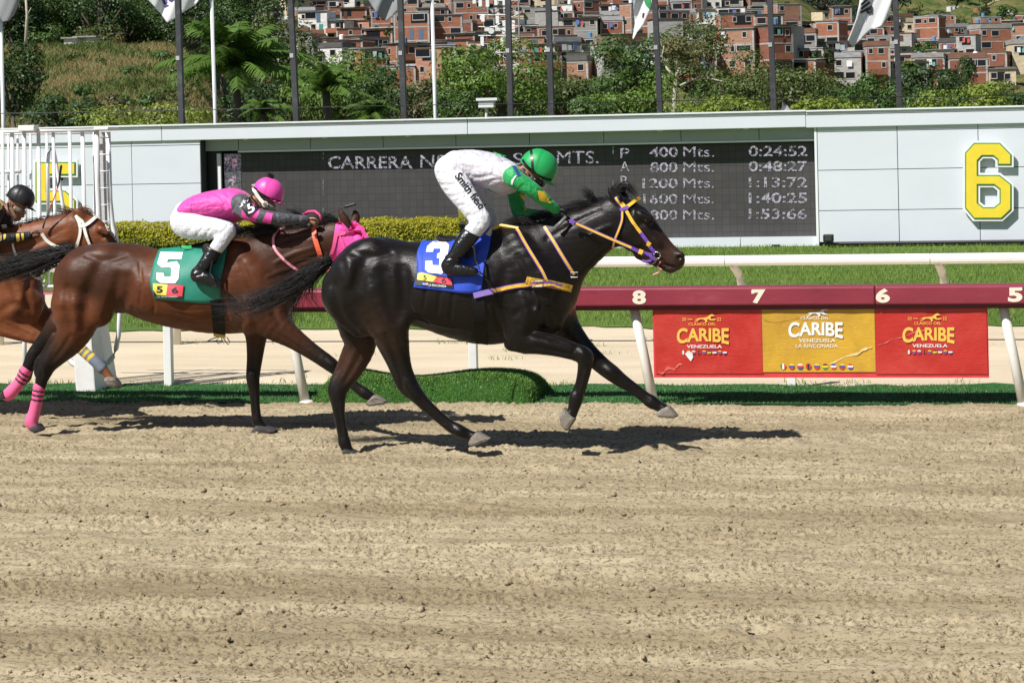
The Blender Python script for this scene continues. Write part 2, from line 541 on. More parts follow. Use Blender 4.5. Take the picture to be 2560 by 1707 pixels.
# ================================================================== rails
def red_rail():
    z0 = W(1598, 765, 17.22)[2]; z1 = W(1598, 720, 17.22)[2]
    root = empty('red_rail', (-3, 17.3, 0), 'dark red wooden rail on leaning white posts with painted distance numbers', 'rail')
    t = NT('red_rail_paint'); v = t.coord((0.4, 1, 1))
    a = t.noise(4, 7, 0.7, v); b = t.noise(60, 4, 0.7, t.coord((0.15, 1, 1)))
    c = t.ramp(a, [(0.3, (0.20, 0.022, 0.04)), (0.6, (0.27, 0.035, 0.058)), (0.78, (0.32, 0.07, 0.09))])
    c = t.mix(t.ramp(b, [(0.6, (0, 0, 0)), (0.8, (0.35,) * 3)]), c, (0.36, 0.16, 0.17))
    t.set(Base_Color=c, Roughness=0.42); t.bump(b, 0.25, 0.004)
    # planks butted end to end
    edges = [-30.0, -9.2, -6.1, -3.52, -0.55, 2.3, 30]
    for i in range(len(edges) - 1):
        MB().box(edges[i] + 0.0015, edges[i + 1] - 0.0015, 17.20, 17.44, z0 + (0.0015 if i % 2 else 0), z1).build('rail_beam', t.m, root, bevel=0.012)
    MB().box(-30, 30, 17.235, 17.405, z0 - 0.035, z0 + 0.003).build('under_beam', plain('rail_under', (0.12, 0.02, 0.03), 0.6), root)
    pm = dirty_white('post_paint', (0.72, 0.70, 0.63), (0.40, 0.33, 0.24), 0.6)
    bx = [W(p, 1018, Y_RAIL)[0] for p in (-108, 766, 1637, 2562)]
    step = (bx[3] - bx[1]) / 2
    for x in [bx[1] - 3 * step, bx[1] - 2 * step, bx[0], bx[1], bx[2], bx[3], bx[3] + step]:
        h = z0 - 0.03; L = 0.19
        mb = MB(); mb.tube([(x, 17.34, -0.03), (x - L * 0.5 * h, 17.335, h * 0.5), (x - L * h, 17.32, h + 0.012)], [0.041, 0.039, 0.038], 14)
        p = mb.build('post', pm, root, smooth=True)
        MB().tube([(x + 0.004, 17.34, -0.02), (x, 17.34, 0.035), (x, 17.34, 0.05)], [0.075, 0.06, 0.04], 14).build('footing', dirty_white('post_foot', (0.7, 0.67, 0.6)), p, smooth=True)
    nm = plain('number_cream', (0.78, 0.72, 0.58), 0.5, 0.08, 60)
    zc = (z0 + z1) / 2
    for ch, p in (('8', 1598), ('7', 1897), ('6', 2207), ('5', 2538), ('1', 125)):
        cx = W(p, 742, 17.2)[0]
        uv, fs = text_geo(ch, 0.045)
        wd = 0.108 if ch != '1' else 0.085
        hh = (z1 - z0) * 0.78
        place = lambda u, v: np.array([cx + (u - 0.5) * wd, 17.1965, zc + (v - 0.5) * hh])
        decal('number', uv, fs, place, nm, root)
        if ch in '715':                       # slab feet of the old-style figures
            for (a, b2, c0, d) in ([(-0.5, 0.5, -0.5, -0.4)] if ch == '1' else [(-0.53, -0.3, 0.2, 0.42)] if ch == '7' else [(0.3, 0.5, 0.3, 0.5)]):
                MB().box(cx + a * wd, cx + b2 * wd, 17.196, 17.199, zc + c0 * hh, zc + d * hh).build('number_serif', nm, root)
    return z0
RAIL_Z0 = red_rail()

def white_rail():
    root = empty('white_rail', (-3, Y_WRAIL, 0), 'white running rail on curved goose neck posts behind the red rail', 'rail')
    wm = dirty_white('white_rail_paint', (0.82, 0.82, 0.80), (0.5, 0.47, 0.4), 0.25, 0.35)
    z1 = W(2000, 637, Y_WRAIL)[2]; z0 = W(2000, 663, Y_WRAIL)[2]
    joints = [W(p, 650, Y_WRAIL)[0] for p in (1812, 2325)]
    st = joints[1] - joints[0]
    xs = [joints[0] + (k - 8) * st for k in range(14)]
    pm = dirty_white('white_post_paint', (0.66, 0.63, 0.55), (0.40, 0.34, 0.25), 0.5)
    for a in xs:
        mb = MB(); prof = []
        for k in range(12):
            an = 2 * pi * k / 12
            prof.append((0.045 * cos(an) * 1.1, (z1 - z0) / 2 * sin(an)))
        n = len(prof)
        x0, x1 = a + 0.003, a + st - 0.003
        vs = [(x0, Y_WRAIL + p[0], (z0 + z1) / 2 + p[1]) for p in prof] + [(x1, Y_WRAIL + p[0], (z0 + z1) / 2 + p[1]) for p in prof]
        mb.add(vs, [(k, (k + 1) % n, n + (k + 1) % n, n + k) for k in range(n)] + [tuple(range(n)), tuple(reversed(range(n, 2 * n)))])
        mb.build('rail_segment', wm, root, smooth=False, bevel=0)
        x = a + 0.02
        mb = MB(); mb.tube([(x + 0.13, Y_WRAIL + 0.32, 0), (x + 0.128, Y_WRAIL + 0.32, 0.45), (x + 0.115, Y_WRAIL + 0.29, z0 - 0.22), (x + 0.09, Y_WRAIL + 0.2, z0 - 0.08), (x + 0.06, Y_WRAIL + 0.06, z0 - 0.01), (x + 0.05, Y_WRAIL, z0 + 0.02)], [0.05, 0.05, 0.048, 0.045, 0.04, 0.035], 10)
        mb.build('goose_neck_post', pm, root, smooth=True)
white_rail()

for i, (p, lab) in enumerate(((423, 'low white square post behind the turf strip, left of the grass mound'), (1185, 'low white post standing right behind the grass mound'), (1980, 'low white post hidden behind the yellow poster of the banner'))):
    b = G(p, 970); e = empty('marker_post', b, lab, 'post', 'low white posts behind the turf strip')
    pmat = dirty_white('low_post_paint', (0.80, 0.80, 0.78), (0.5, 0.45, 0.36), 0.3)
    MB().box(b[0] - 0.036, b[0] + 0.036, b[1] - 0.036, b[1] + 0.036, -0.02, 0.60).build('shaft', pmat, e, bevel=0.006)
    MB().box(b[0] - 0.042, b[0] + 0.042, b[1] - 0.042, b[1] + 0.042, 0.602, 0.63).build('cap', pmat, e, bevel=0.006)

# ================================================================== grass mound
def mound():
    xa, xb = W(795, 1000, 17.6)[0], W(1352, 1000, 17.6)[0]
    ya, yb = 17.28, 18.25
    nx, ny = 110, 60; V = []
    for j in range(ny):
        for i in range(nx):
            u = i / (nx - 1); v = j / (ny - 1)
            x = xa + (xb - xa) * u; y = ya + (yb - ya) * v
            eu = 1 - np.exp(-((1 - u) / 0.035) ** 1.2); el = min(1, (u / 0.10)) ** 0.7
            ev = (1 - np.exp(-(v / 0.055) ** 1.3)) * (1 - np.exp(-((1 - v) / 0.2) ** 1.6))
            top = 0.235 + 0.028 * sin(u * 9.5 + 0.6) + 0.012 * sin(v * 5 + u * 4)
            z = top * eu * el * ev
            x2 = x + 0.06 * eu * max(0, u - 0.85) / 0.15 * ev + 0.05 * (v - 0.5) * (u > 0.9)
            V.append((x2 + 0.015 * sin(v * 9), y + 0.02 * sin(u * 14), z - 0.012))
    idx = np.arange(nx * ny).reshape(ny, nx)
    Fc = np.stack([idx[:-1, :-1].ravel(), idx[:-1, 1:].ravel(), idx[1:, 1:].ravel(), idx[1:, :-1].ravel()], 1)
    V = np.array(V)
    root = empty('turf_mound', ((xa + xb) / 2, 17.7, 0), 'low mound covered with artificial grass mat beside the dirt, behind the leading horse', 'mound')
    link('mat', pymesh('mat', V, Fc, True), ground_green('mound_back', [(0.3, (0.025, 0.085, 0.015)), (0.7, (0.05, 0.13, 0.025))], 4.0), root)
    r = np.random.default_rng(4); n = 33000
    fi = r.integers(0, len(Fc), n); a, b = r.random(n)[:, None], r.random(n)[:, None]
    q = V[Fc[fi]]; P = (q[:, 0] * (1 - a) + q[:, 1] * a) * (1 - b) + (q[:, 3] * (1 - a) + q[:, 2] * a) * b
    bl = blades_mesh('pile', P, 0.022, 0.0032, 0.6, 5)
    o = link('pile', bl, leaf_mat('mound_blade', (0.075, 0.175, 0.028), (0.16, 0.30, 0.06), 0.5, 0.15, 3.0), root); tag(o, None, None, None, 'stuff')
    # rolled free edge of the mat
    MB().tube([(xa + 0.02, ya + 0.12, 0.01), (xa - 0.03, ya + 0.10, 0.06), (xa - 0.02, ya + 0.16, 0.10)], [0.02, 0.03, 0.01], 6).build('rolled_corner', plain('mat_backing', (0.025, 0.03, 0.02), 0.9), root)
mound()
# ================================================================== banner on the red rail
def banner():
    yf = 17.262
    x0 = W(1633, 850, yf)[0]; x1 = W(2471, 850, yf)[0]
    zt = RAIL_Z0 - 0.002; zb = W(2050, 944, yf)[2]
    root = empty('sponsor_banner', ((x0 + x1) / 2, yf, zb), 'red and yellow three part racing banner hung under the red rail', 'banner')
    def vinyl(name, col, blotch, dark):
        t = NT(name); v = t.coord()
        a = t.noise(2.2, 6, 0.65, v, 0.6); b = t.noise(14, 6, 0.75, t.coord((0.6, 1, 2.0)), 1.5)
        c = t.mix(t.ramp(a, [(0.45, (0, 0, 0)), (0.62, (0.5,) * 3)]), col, blotch)
        c = t.mix(t.ramp(b, [(0.62, (0, 0, 0)), (0.72, (0.55,) * 3)]), c, dark)
        t.set(Base_Color=c, Roughness=0.38); t.bump(t.mix(0.4, a, b), 0.5, 0.02); return t.m
    red = vinyl('banner_red', (0.47, 0.028, 0.022), (0.58, 0.075, 0.055), (0.25, 0.03, 0.03))
    yel = vinyl('banner_yellow', (0.60, 0.36, 0.035), (0.40, 0.22, 0.045), (0.70, 0.52, 0.16))
    MB().box(x0, x1, yf, yf + 0.018, zb, zt).build('backing_board', plain('board_pink', (0.62, 0.05, 0.06), 0.45, 0.15, 8), root)
    cuts = [W(p, 850, yf)[0] for p in (1637, 1906, 2188, 2468)]
    zbot = [zb + 0.032, zb + 0.045, zb + 0.03]
    def sheetm(name, a, b, za, zz, mat, par, y):
        # vinyl with wrinkles
        nx, nz = 46, 26; r = np.random.default_rng(int(a * 100) % 999 + 5)
        wx = r.normal(0, 1, 6)
        V = []
        for j in range(nz):
            for i in range(nx):
                u, v = i / (nx - 1), j / (nz - 1)
                e = min(1, min(u, 1 - u, v, 1 - v) * 12)
                d = 0.0016 * (sin(7 * u + 5 * v + wx[0] * 3) + sin(13 * u - 9 * v + wx[1] * 3) + 0.8 * sin(23 * (u + 0.6 * v) + wx[2])) * e
                V.append((a + (b - a) * u, y - 0.0045 - 0.003 - d * 0.9, za + (zz - za) * v))
        idx = np.arange(nx * nz).reshape(nz, nx)
        Fc = np.stack([idx[:-1, :-1].ravel(), idx[:-1, 1:].ravel(), idx[1:, 1:].ravel(), idx[1:, :-1].ravel()], 1)
        return link(name, pymesh(name, V, Fc, True), mat, par)
    posters = [sheetm('poster', cuts[i] + 0.001, cuts[i + 1] - 0.001, zbot[i], zt - 0.003, (red, yel, red)[i], root, yf) for i in range(3)]
    posters[1]['label'] = 'yellow middle poster with white lettering'
    gold = plain('print_gold', (0.80, 0.50, 0.09), 0.45, 0.1, 20); white = plain('print_white', (0.80, 0.80, 0.78), 0.45, 0.08, 20)
    cols = {'r': plain('print_red', (0.6, 0.04, 0.04), 0.5), 'g': plain('print_green', (0.03, 0.25, 0.08), 0.5), 'b': plain('print_blue', (0.03, 0.07, 0.35), 0.5),
            'w': white, 'y': plain('print_yel', (0.8, 0.55, 0.05), 0.5), 'k': plain('print_black', (0.03, 0.03, 0.03), 0.5)}
    horse = [(0, .25), (.12, .42), (.25, .52), (.45, .55), (.62, .62), (.74, .9), (.86, 1), (1, .8), (.93, .74), (.82, .72), (.78, .5), (.86, .36), (1, .3), (.97, .22), (.8, .22), (.7, .36),
             (.6, .34), (.66, .12), (.58, 0), (.53, .04), (.56, .18), (.44, .36), (.3, .36), (.2, .2), (.1, .06), (.02, .02), (.1, .16), (.2, .34), (.1, .34)]
    pl = on_plane(yf, 0.0135)
    def emblem(cx, top, k, m1, m2, par, flags_y, extra=None, years=True):
        pts, fs = poly_fill([(cx - 30 * k + 62 * k * x, top + 24 * k - 24 * k * y) for x, y in horse])
        decal('horse_emblem', pts, fs, pl, m1, par)
        if years:
            write('lettering', '20', (cx - 64 * k, top + 9, cx - 52 * k, top + 17), pl, m1, par, 0.0)
            write('lettering', '22', (cx + 38 * k, top + 9, cx + 50 * k, top + 17), pl, m1, par, 0.0)
            for a, b in ((-48, -34), (24, 36)):
                decal('rule', *poly_fill([(cx + a * k, top + 12.2), (cx + b * k, top + 12.2), (cx + b * k, top + 13.8), (cx + a * k, top + 13.8)]), pl, m1, par)
        write('lettering', 'CLASICO DEL', (cx - 45 * k, top + 21.5, cx + 34 * k, top + 28.5), pl, m1, par, 0.004)
        wp = lambda u, v: (u, (v - 0.5) * (1.0 - 0.22 * (1 - (2 * u - 1) ** 2)) + 0.5 + 0.10 * (1 - (2 * u - 1) ** 2) - 0.05)
        write('lettering', 'CARIBE', (cx - 79 * k, top + 32.5, cx + 72 * k, top + 75), pl, m2, par, 0.03, wp)
        write('lettering', 'VENEZUELA', (cx - 50 * k, top + 77, cx + 52 * k, top + 85), pl, white, par, 0.015)
        if extra: write('lettering', extra, (cx - 58 * k, top + 90, cx + 58 * k, top + 99), pl, white, par, 0.0)
        fl = [('g', 'w', 'r'), ('y', 'b', 'r'), ('w', 'r', 'b'), ('r', 'k', 'r'), ('y', 'b', 'r'), ('k', 'y', 'g'), ('b', 'w', 'r'), ('y', 'b', 'r'), ('r', 'w', 'b')]
        n = len(fl); sp, rr, fy = flags_y
        for i, f3 in enumerate(fl):
            fx = cx + (i - (n - 1) / 2) * sp
            vert = i in (0, 3)
            for q in range(3):
                a0, a1 = (-1 + 2 * q / 3), (-1 + 2 * (q + 1) / 3)
                poly = []
                for s in range(5):
                    t = a0 + (a1 - a0) * s / 4; h = sqrt(max(0, 1 - t * t)); poly.append((t, h))
                for s in range(5):
                    t = a1 + (a0 - a1) * s / 4; h = sqrt(max(0, 1 - t * t)); poly.append((t, -h))
                if abs(a0) == 1: poly = poly[:-1]
                if abs(a1 - 1) < 1e-6: poly = poly[:4] + poly[5:]
                pp = [(fx + rr * (t if vert else h), fy + rr * (h if vert else t)) for t, h in poly]
                decal('flag_roundel', *poly_fill(pp), pl, cols[f3[q]], par)
    emblem(1760, 785, 0.86, gold, gold, posters[0], (13, 5.2, 881))
    emblem(2042, 770, 0.90, white, white, posters[1], (21, 7.2, 916), 'LA RINCONADA', False)
    emblem(2324, 783, 0.86, gold, gold, posters[2], (13, 5.2, 880))
    # torn white patch and pale scuffs
    tear = plain('torn_paper', (0.72, 0.72, 0.70), 0.8)
    decal('tear', *poly_fill([(1712, 884), (1722, 877), (1731, 882), (1733, 893), (1727, 903), (1722, 897), (1718, 892)]), on_plane(yf, 0.0155), tear, posters[0])
    scuff = plain('scuff', (0.74, 0.58, 0.28), 0.6, 0.15, 30)
    rj = random.Random(4)
    def jag(pts_, wd):                                  # ragged pale streak where the print has worn off
        up = [(x + rj.uniform(-3, 3), y - wd * rj.uniform(0.2, 1.0)) for x, y in pts_]; dn = [(x + rj.uniform(-3, 3), y + wd * rj.uniform(0.2, 1.0)) for x, y in reversed(pts_)]
        return poly_fill(up + dn)
    decal('scuff', *jag([(2075 + 8 * q, 908 - 3.1 * q + 2 * sin(q)) for q in range(14)], 4.0), on_plane(yf, 0.0125), scuff, posters[1])
    sc2 = plain('scuff_red', (0.66, 0.13, 0.11), 0.5, 0.15, 30)
    decal('scuff', *jag([(2195 + 11 * q, 862 - 3.6 * q + 2 * sin(q * 1.3)) for q in range(12)], 2.2), on_plane(yf, 0.0118), sc2, posters[2])
    decal('scuff', *jag([(1650 + 5 * q, 930 - 1.5 * q + 4 * sin(q * 1.1)) for q in range(12)], 4.5), on_plane(yf, 0.0118), sc2, posters[0])
    decal('crease', *jag([(1908 + 16 * q, 800 + 6 * sin(q * 0.8)) for q in range(8)], 1.0), on_plane(yf, 0.0122), plain('crease_dark', (0.35, 0.2, 0.03), 0.6), posters[1])
banner()

# ================================================================== tote board
def tote_board():
    yb = Y_BOARD
    root = empty('tote_board', (-6, yb, 0), 'long white panelled results board with dark screen behind the horses', 'board')
    t = NT('board_panel'); v = t.coord(); a = t.noise(0.7, 5, 0.6, t.coord((1, 1, 2))); b = t.noise(5, 6, 0.7, t.coord((1, 1, 0.15)))
    c = t.mix(t.ramp(b, [(0.55, (0, 0, 0)), (0.8, (0.12,) * 3)]), t.ramp(a, [(0.3, (0.62, 0.655, 0.71)), (0.7, (0.665, 0.70, 0.75))]), (0.55, 0.56, 0.55))
    t.set(Base_Color=c, Roughness=0.33); t.bump(a, 0.04, 0.05); pan = t.m
    cap = plain('board_cap', (0.78, 0.80, 0.81), 0.35, 0.03, 2)
    grey = plain('board_fascia', (0.36, 0.40, 0.41), 0.4, 0.06, 1.5)
    dark = plain('board_frame', (0.012, 0.013, 0.015), 0.45)
    gap = plain('board_gap', (0.05, 0.05, 0.055), 0.8)
    yp = yb - 0.24
    X = lambda p, y=yb, q=450: W(p, q, y)[0]
    Z = lambda p, q, y=yb: W(p, q, y)[2]
    zt = Z(1280, 296, yb - 0.28); zpb = Z(1280, 334, yb - 0.28)
    xR = X(2018, yb - 0.28); xRR = 16.0; xLL = -34.0
    # parapet beams
    par = []
    ends = [xLL, X(-350), X(420), X(1180), xR]
    for i in range(4):
        par.append((ends[i] + 0.004, ends[i + 1] - 0.004, zpb, zt, yb - 0.28))
    z2t, z2b = Z(2300, 274, yb - 0.29), Z(2300, 314, yb - 0.29)
    par.append((xR + 0.004, X(2700), z2b, z2t, yb - 0.29)); par.append((X(2700) + 0.008, xRR, z2b, z2t, yb - 0.29))
    for a0, a1, b0, b1, y in par:
        p = MB().box(a0, a1, y, yb + 0.9, b0, b1).build('parapet', pan, root, bevel=0.01)
        MB().box(a0 - 0.0, a1, y - 0.03, y + 0.3, b1 + 0.003, b1 + 0.03).build('coping', cap, p)
        MB().box(a0, a1, y - 0.004, y + 0.02, b1 - 0.055, b1 - 0.045).build('coping_line', gap, p)
    # recessed fascia over the screen
    zf0 = Z(1280, 363); xs0, xs1 = X(515), X(2043)
    fx = [xs0] + [X(p) for p in (598, 778, 960, 1142, 1326, 1512, 1705, 1900)] + [xs1]
    for i in range(len(fx) - 1):
        MB().box(fx[i] + 0.006, fx[i + 1] - 0.006, yb, yb + 0.1, zf0, zpb + 0.02).build('fascia_panel', grey, root)
    MB().box(fx[1], xs1, yb - 0.03, yb + 0.02, zf0 - 0.035, zf0 - 0.004).build('drip_edge', cap, root)
    for p in (622, 820, 1026, 1655, 1870):
        x = X(p); MB().tube([(x, yb - 0.12, zpb - 0.02), (x, yb - 0.12, zpb + 0.01)], 0.05, 12).build('downlight', cap, root)
    # panels
    zl = [Z(1280, q) for q in (620, 525 + 28, 425 + 28 + 6)]
    def wall(cols, rows, yy=yp):
        for i in range(len(cols) - 1):
            for j in range(len(rows) - 1):
                MB().box(cols[i] + 0.006, cols[i + 1] - 0.006, yy, yy + 0.05, rows[j] + 0.006, rows[j + 1] - 0.006).build('wall_panel', pan, root)
    rowsR = [Z(2300, 601), Z(2300, 522), Z(2300, 421), Z(2300, 325), z2b + 0.02]
    wall([X(p) for p in (2047, 2246, 2447, 2648, 2850, 3050, 3250, 3450)], rowsR)
    rowsL = [0.0, Z(400, 560), Z(400, 459), Z(400, 364), zpb + 0.02]
    wall([X(p) for p in (-950, -750, -550, -350, -90, 142, 342, 513)], rowsL)
    MB().box(xLL, X(513), yp + 0.06, yb + 0.8, -0.05, zpb + 0.1).build('core_wall', gap, root)
    MB().box(X(2046), xRR, yp + 0.06, yb + 0.8, -0.05, z2b + 0.1).build('core_wall', gap, root)
    MB().box(X(513), X(2046), yb + 0.4, yb + 0.8, -0.05, zpb + 0.1).build('core_wall', gap, root)
    # screen
    zs0 = Z(2038, 590, yb + 0.1); zs1 = zf0 - 0.04
    xs = (X(600, yb + 0.1), X(2038, yb + 0.1))
    MB().box(xs0, xs[0] - 0.35, yb + 0.12, yb + 0.2, 0, zf0 - 0.004).build('screen_surround', dark, root)
    MB().box(xs[0] - 0.001, xs[1], yb + 0.115, yb + 0.2, zs1 - 0.03, zs1 + 0.04).build('screen_surround', dark, root)
    MB().box(X(541), X(550), yb + 0.05, yb + 0.11, zs0, zf0 - 0.05).build('screen_trim', cap, root)
    t = NT('led_screen'); v = t.coord()
    br = t.n('ShaderNodeTexBrick'); br.offset = 0.0
    sv = t.n('ShaderNodeSeparateXYZ'); cv = t.n('ShaderNodeCombineXYZ'); t.l(v, sv.inputs[0]); t.l(sv.outputs[0], cv.inputs[0]); t.l(sv.outputs[2], cv.inputs[1])
    t.l(cv.outputs[0], br.inputs['Vector'])
    for k, val in (('Scale', 1.0), ('Mortar Size', 0.006), ('Brick Width', 0.128), ('Row Height', 0.128), ('Mortar Smooth', 0.3)): br.inputs[k].default_value = val
    br.inputs['Color1'].default_value = (0.046, 0.043, 0.043, 1); br.inputs['Color2'].default_value = (0.058, 0.053, 0.052, 1); br.inputs['Mortar'].default_value = (0.028, 0.028, 0.030, 1)
    f = t.noise(0.9, 4, 0.6, v)
    t.set(Base_Color=t.mix(1.0, br.outputs['Color'], t.ramp(f, [(0.3, (0.8,) * 3), (0.7, (1.1,) * 3)]), 'MULTIPLY'), Roughness=0.6)
    scr = MB().box(xs[0], xs[1], yb + 0.13, yb + 0.25, zs0, zs1 - 0.02).build('screen', t.m, root)
    # lit pixels of the lettering: coloured speckle of the LED matrix
    def led(name, tint, strength):
        t = NT(name); v = t.coord()
        vo = t.n('ShaderNodeTexVoronoi'); vo.inputs['Scale'].default_value = 34.0; t.l(v, vo.inputs['Vector'])
        hs = t.n('ShaderNodeHueSaturation'); hs.inputs['Saturation'].default_value = 0.42; hs.inputs['Value'].default_value = 1.0
        t.l(vo.outputs['Color'], hs.inputs['Color'])
        c = t.mix(0.55, hs.outputs[0], tint)
        f2 = t.noise(26.0, 2, 0.7, t.coord((1, 1, 1)))
        e = t.mix(t.ramp(f2, [(0.42, (0,) * 3), (0.54, (1,) * 3)]), (0.05, 0.05, 0.055), c)
        t.set(Base_Color=(0.03, 0.03, 0.03), Roughness=0.7, Emission_Color=e, Emission_Strength=strength); return t.m
    lw = led('led_white', (0.70, 0.62, 0.80), 0.5); lr = led('led_red', (0.5, 0.12, 0.3), 0.45); lg = led('led_green', (0.1, 0.45, 0.3), 0.25)
    pl = on_plane(yb + 0.13, 0.006)
    S = lambda p, q: q + (p - 1280) * 0.0
    def lt(txt, box, m=lw, bold=0.0): write('screen_lettering', txt, box, pl, m, scr, bold)
    lt('CARRERA', (820, 391, 1031, 422), lw, 0.012); lt('NR', (1051, 388, 1122, 419)); lt('S', (1283, 383, 1306, 412)); lt('MTS.', (1392, 378, 1496, 409))
    for ch, q in (('P', 383), ('A', 416), ('R', 452), ('S', 489)): lt(ch, (1551, q - 12, 1573, q + 12))
    for a, b, q, l in (('400', '0:24:52', 380, 1624), ('800', '0:48:27', 418, 1626), ('1200', '1:13:72', 458, 1606), ('1600', '1:40:25', 497, 1608), ('1800', '1:53:66', 537, 1610)):
        lt(a, (l, q - 12, 1694, q + 13), lw, 0.014); lt('Mts.', (1708, q - 13, 1785, q + 12)); lt(b, (1872, q - 15, 2018, q + 11), lw, 0.014)
    # narrow information strip at the left of the screen
    sx0, sx1 = X(556), X(598)
    MB().box(sx0, sx1, yb + 0.12, yb + 0.2, zs0, zf0 - 0.06).build('side_screen', led('led_strip', (0.16, 0.12, 0.26), 0.2), root)
    pl2 = on_plane(yb + 0.12, 0.006)
    for txt, b, m in (('N', (562, 392, 572, 410), lr), ('1', (580, 396, 592, 422), lr), ('1', (580, 440, 590, 458), lr), ('2', (570, 448, 588, 472), lw)):
        write('screen_lettering', txt, b, pl2, m, root, 0.02)
    for q in (360, 450, 520):
        decal('dead_pixels', *poly_fill([(806.5, q), (809.5, q), (809.5, q + 38), (806.5, q + 38)]), pl, lg, scr)
        decal('dead_pixels', *poly_fill([(1531.5, q), (1534, q), (1534, q + 26), (1531.5, q + 26)]), pl, lg, scr)
    # white band under the screen
    bx = [X(p) for p in (513, 700, 900, 1100, 1300, 1480, 1650, 1849, 2046)]
    for i in range(8):
        MB().box(bx[i] + 0.005, bx[i + 1] - 0.005, yb - 0.12, yb + 0.3, -0.02, zs0 - 0.004).build('plinth_panel', pan, root)
    MB().box(X(2040), X(2046), yp + 0.004, yb + 0.06, -0.02, z2b + 0.02).build('screen_jamb', cap, root)
    # big signs
    def sign(name, outer, holes, box, label):
        x0, y0, x1, y1 = box
        e = empty(name, W((x0 + x1) / 2, y1, yb), label, 'sign', 'big number signs on the board')
        wm = plain('sign_white', (0.80, 0.81, 0.80), 0.4, 0.03); gm_ = plain('sign_green', (0.035, 0.26, 0.10), 0.45, 0.1); ym = plain('sign_yellow', (0.80, 0.62, 0.045), 0.4, 0.05)
        cx, cy = 0.5, 0.5
        def layer(nm, grow, hgrow, y_a, y_b, mat):
            bm = bmesh.new()
            def loop(poly, g):
                q = []
                n = len(poly)
                for i in range(n):      # parallel offset by g (in pixels)
                    p0, p1, p2 = np.array(poly[i - 1]), np.array(poly[i]), np.array(poly[(i + 1) % n])
                    d1 = (p1 - p0) / np.linalg.norm(p1 - p0); d2 = (p2 - p1) / np.linalg.norm(p2 - p1)
                    n1 = np.array([d1[1], -d1[0]]); n2 = np.array([d2[1], -d2[0]])
                    b = n1 + n2; b = b / max(np.dot(b, n1), 0.3)
                    q.append(p1 + b * g)
                return q
            def pxl(p): return (x0 + p[0] * (x1 - x0), y0 + p[1] * (y1 - y0))
            edges = []
            for poly, g in [(outer, grow)] + [(h, hgrow) for h in holes]:
                q = loop([pxl(p) for p in poly], g)
                vs = [bm.verts.new(Vector(W(p[0], p[1], y_a))) for p in q]
                edges += [bm.edges.new((vs[i], vs[(i + 1) % len(vs)])) for i in range(len(vs))]
            bmesh.ops.triangle_fill(bm, use_beauty=True, edges=edges)
            bmesh.ops.recalc_face_normals(bm, faces=bm.faces)
            fs = list(bm.faces)
            ex = bmesh.ops.extrude_face_region(bm, geom=fs)
            for v in [g_ for g_ in ex['geom'] if isinstance(g_, bmesh.types.BMVert)]: v.co.y += (y_b - y_a)
            bmesh.ops.recalc_face_normals(bm, faces=bm.faces)
            me = bpy.data.meshes.new(nm); bm.to_mesh(me); bm.free()
            return link(nm, me, mat, e)
        yb_ = yp
        layer('backing', 0.0, 0.0, yb_ - 0.10, yb_ - 0.06, wm)
        layer('outline', -5.5, 5.5, yb_ - 0.112, yb_ - 0.102, gm_)
        layer('face', -8.5, 8.5, yb_ - 0.122, yb_ - 0.114, ym)
        for u in (0.25, 0.75):
            x = W(x0 + u * (x1 - x0), y0, yb)[0]; z = W((x0 + x1) / 2, y0 + 30, yb)[2]
            MB().box(x - 0.02, x + 0.02, yp - 0.062, yp + 0.01, z - 0.15, z - 0.1).build('bracket', dark, e)
    six = [(.2, 0), (.75, 0), (1, .16), (1, .33), (.64, .33), (.64, .25), (.58, .22), (.40, .22), (.34, .26), (.34, .40), (.74, .40), (1, .53), (1, .87), (.78, 1), (.2, 1), (0, .85), (0, .14)]
    hole = [(.34, .58), (.34, .76), (.42, .80), (.60, .80), (.68, .76), (.68, .62), (.60, .58)]
    sign('six_sign', [(a, b) for a, b in six], [hole[::-1]], (2407, 352, 2534, 553), 'yellow number 6 sign with green outline on the right of the white board')
    five = [(0, 0), (1, 0), (1, .22), (.36, .22), (.36, .36), (.74, .36), (1, .5), (1, .86), (.78, 1), (.18, 1), (0, .86), (0, .72), (.34, .72), (.38, .78), (.60, .78), (.66, .74), (.66, .60), (.60, .56), (0, .56)]
    sign('five_sign', five, [], (83, 400, 194, 598), 'yellow number 5 sign with green outline behind the white winning post')
    # black light trough along the right
    e = empty('light_trough', W(2300, 615, yb - 0.28), 'long black light trough on the ground under the 6 sign', 'light trough')
    zc = Z(2300, 602, yb - 0.28)
    MB().box(X(2082, yb - 0.28), 9, yb - 0.62, yb - 0.34, 0.05, zc).build('housing', dark, e, bevel=0.02)
    for k in range(7):
        x = X(2150 + 110 * k, yb - 0.28); MB().box(x - 0.03, x + 0.03, yb - 0.6, yb - 0.36, 0.0, 0.05).build('foot', dark, e)
    for k in range(9):
        x = X(2120 + 60 * k, yb - 0.28); MB().box(x, x + 0.28, yb - 0.628, yb - 0.6, zc - 0.10, zc - 0.075).build('reflector_slot', plain('slot_grey', (0.25, 0.25, 0.26), 0.4), e)
    f = empty('floodlight', W(2068, 612, yb - 0.7), 'small black floodlight at the left end of the light trough', 'floodlight')
    a, b = X(2055, yb - 0.7), X(2081, yb - 0.7); z0, z1 = Z(2068, 604, yb - 0.7), Z(2068, 586, yb - 0.7)
    MB().box(a, b, yb - 0.8, yb - 0.62, z0, z1).build('lamp_head', dark, f, bevel=0.015)
    MB().box(a + 0.03, b - 0.03, yb - 0.815, yb - 0.8, z0 + 0.02, z1 - 0.02).build('lens', plain('lamp_glass', (0.05, 0.055, 0.06), 0.1), f)
    MB().box((a + b) / 2 - 0.02, (a + b) / 2 + 0.02, yb - 0.74, yb - 0.68, -0.01, z0).build('stand', dark, f)
    s = G(1940, 618)
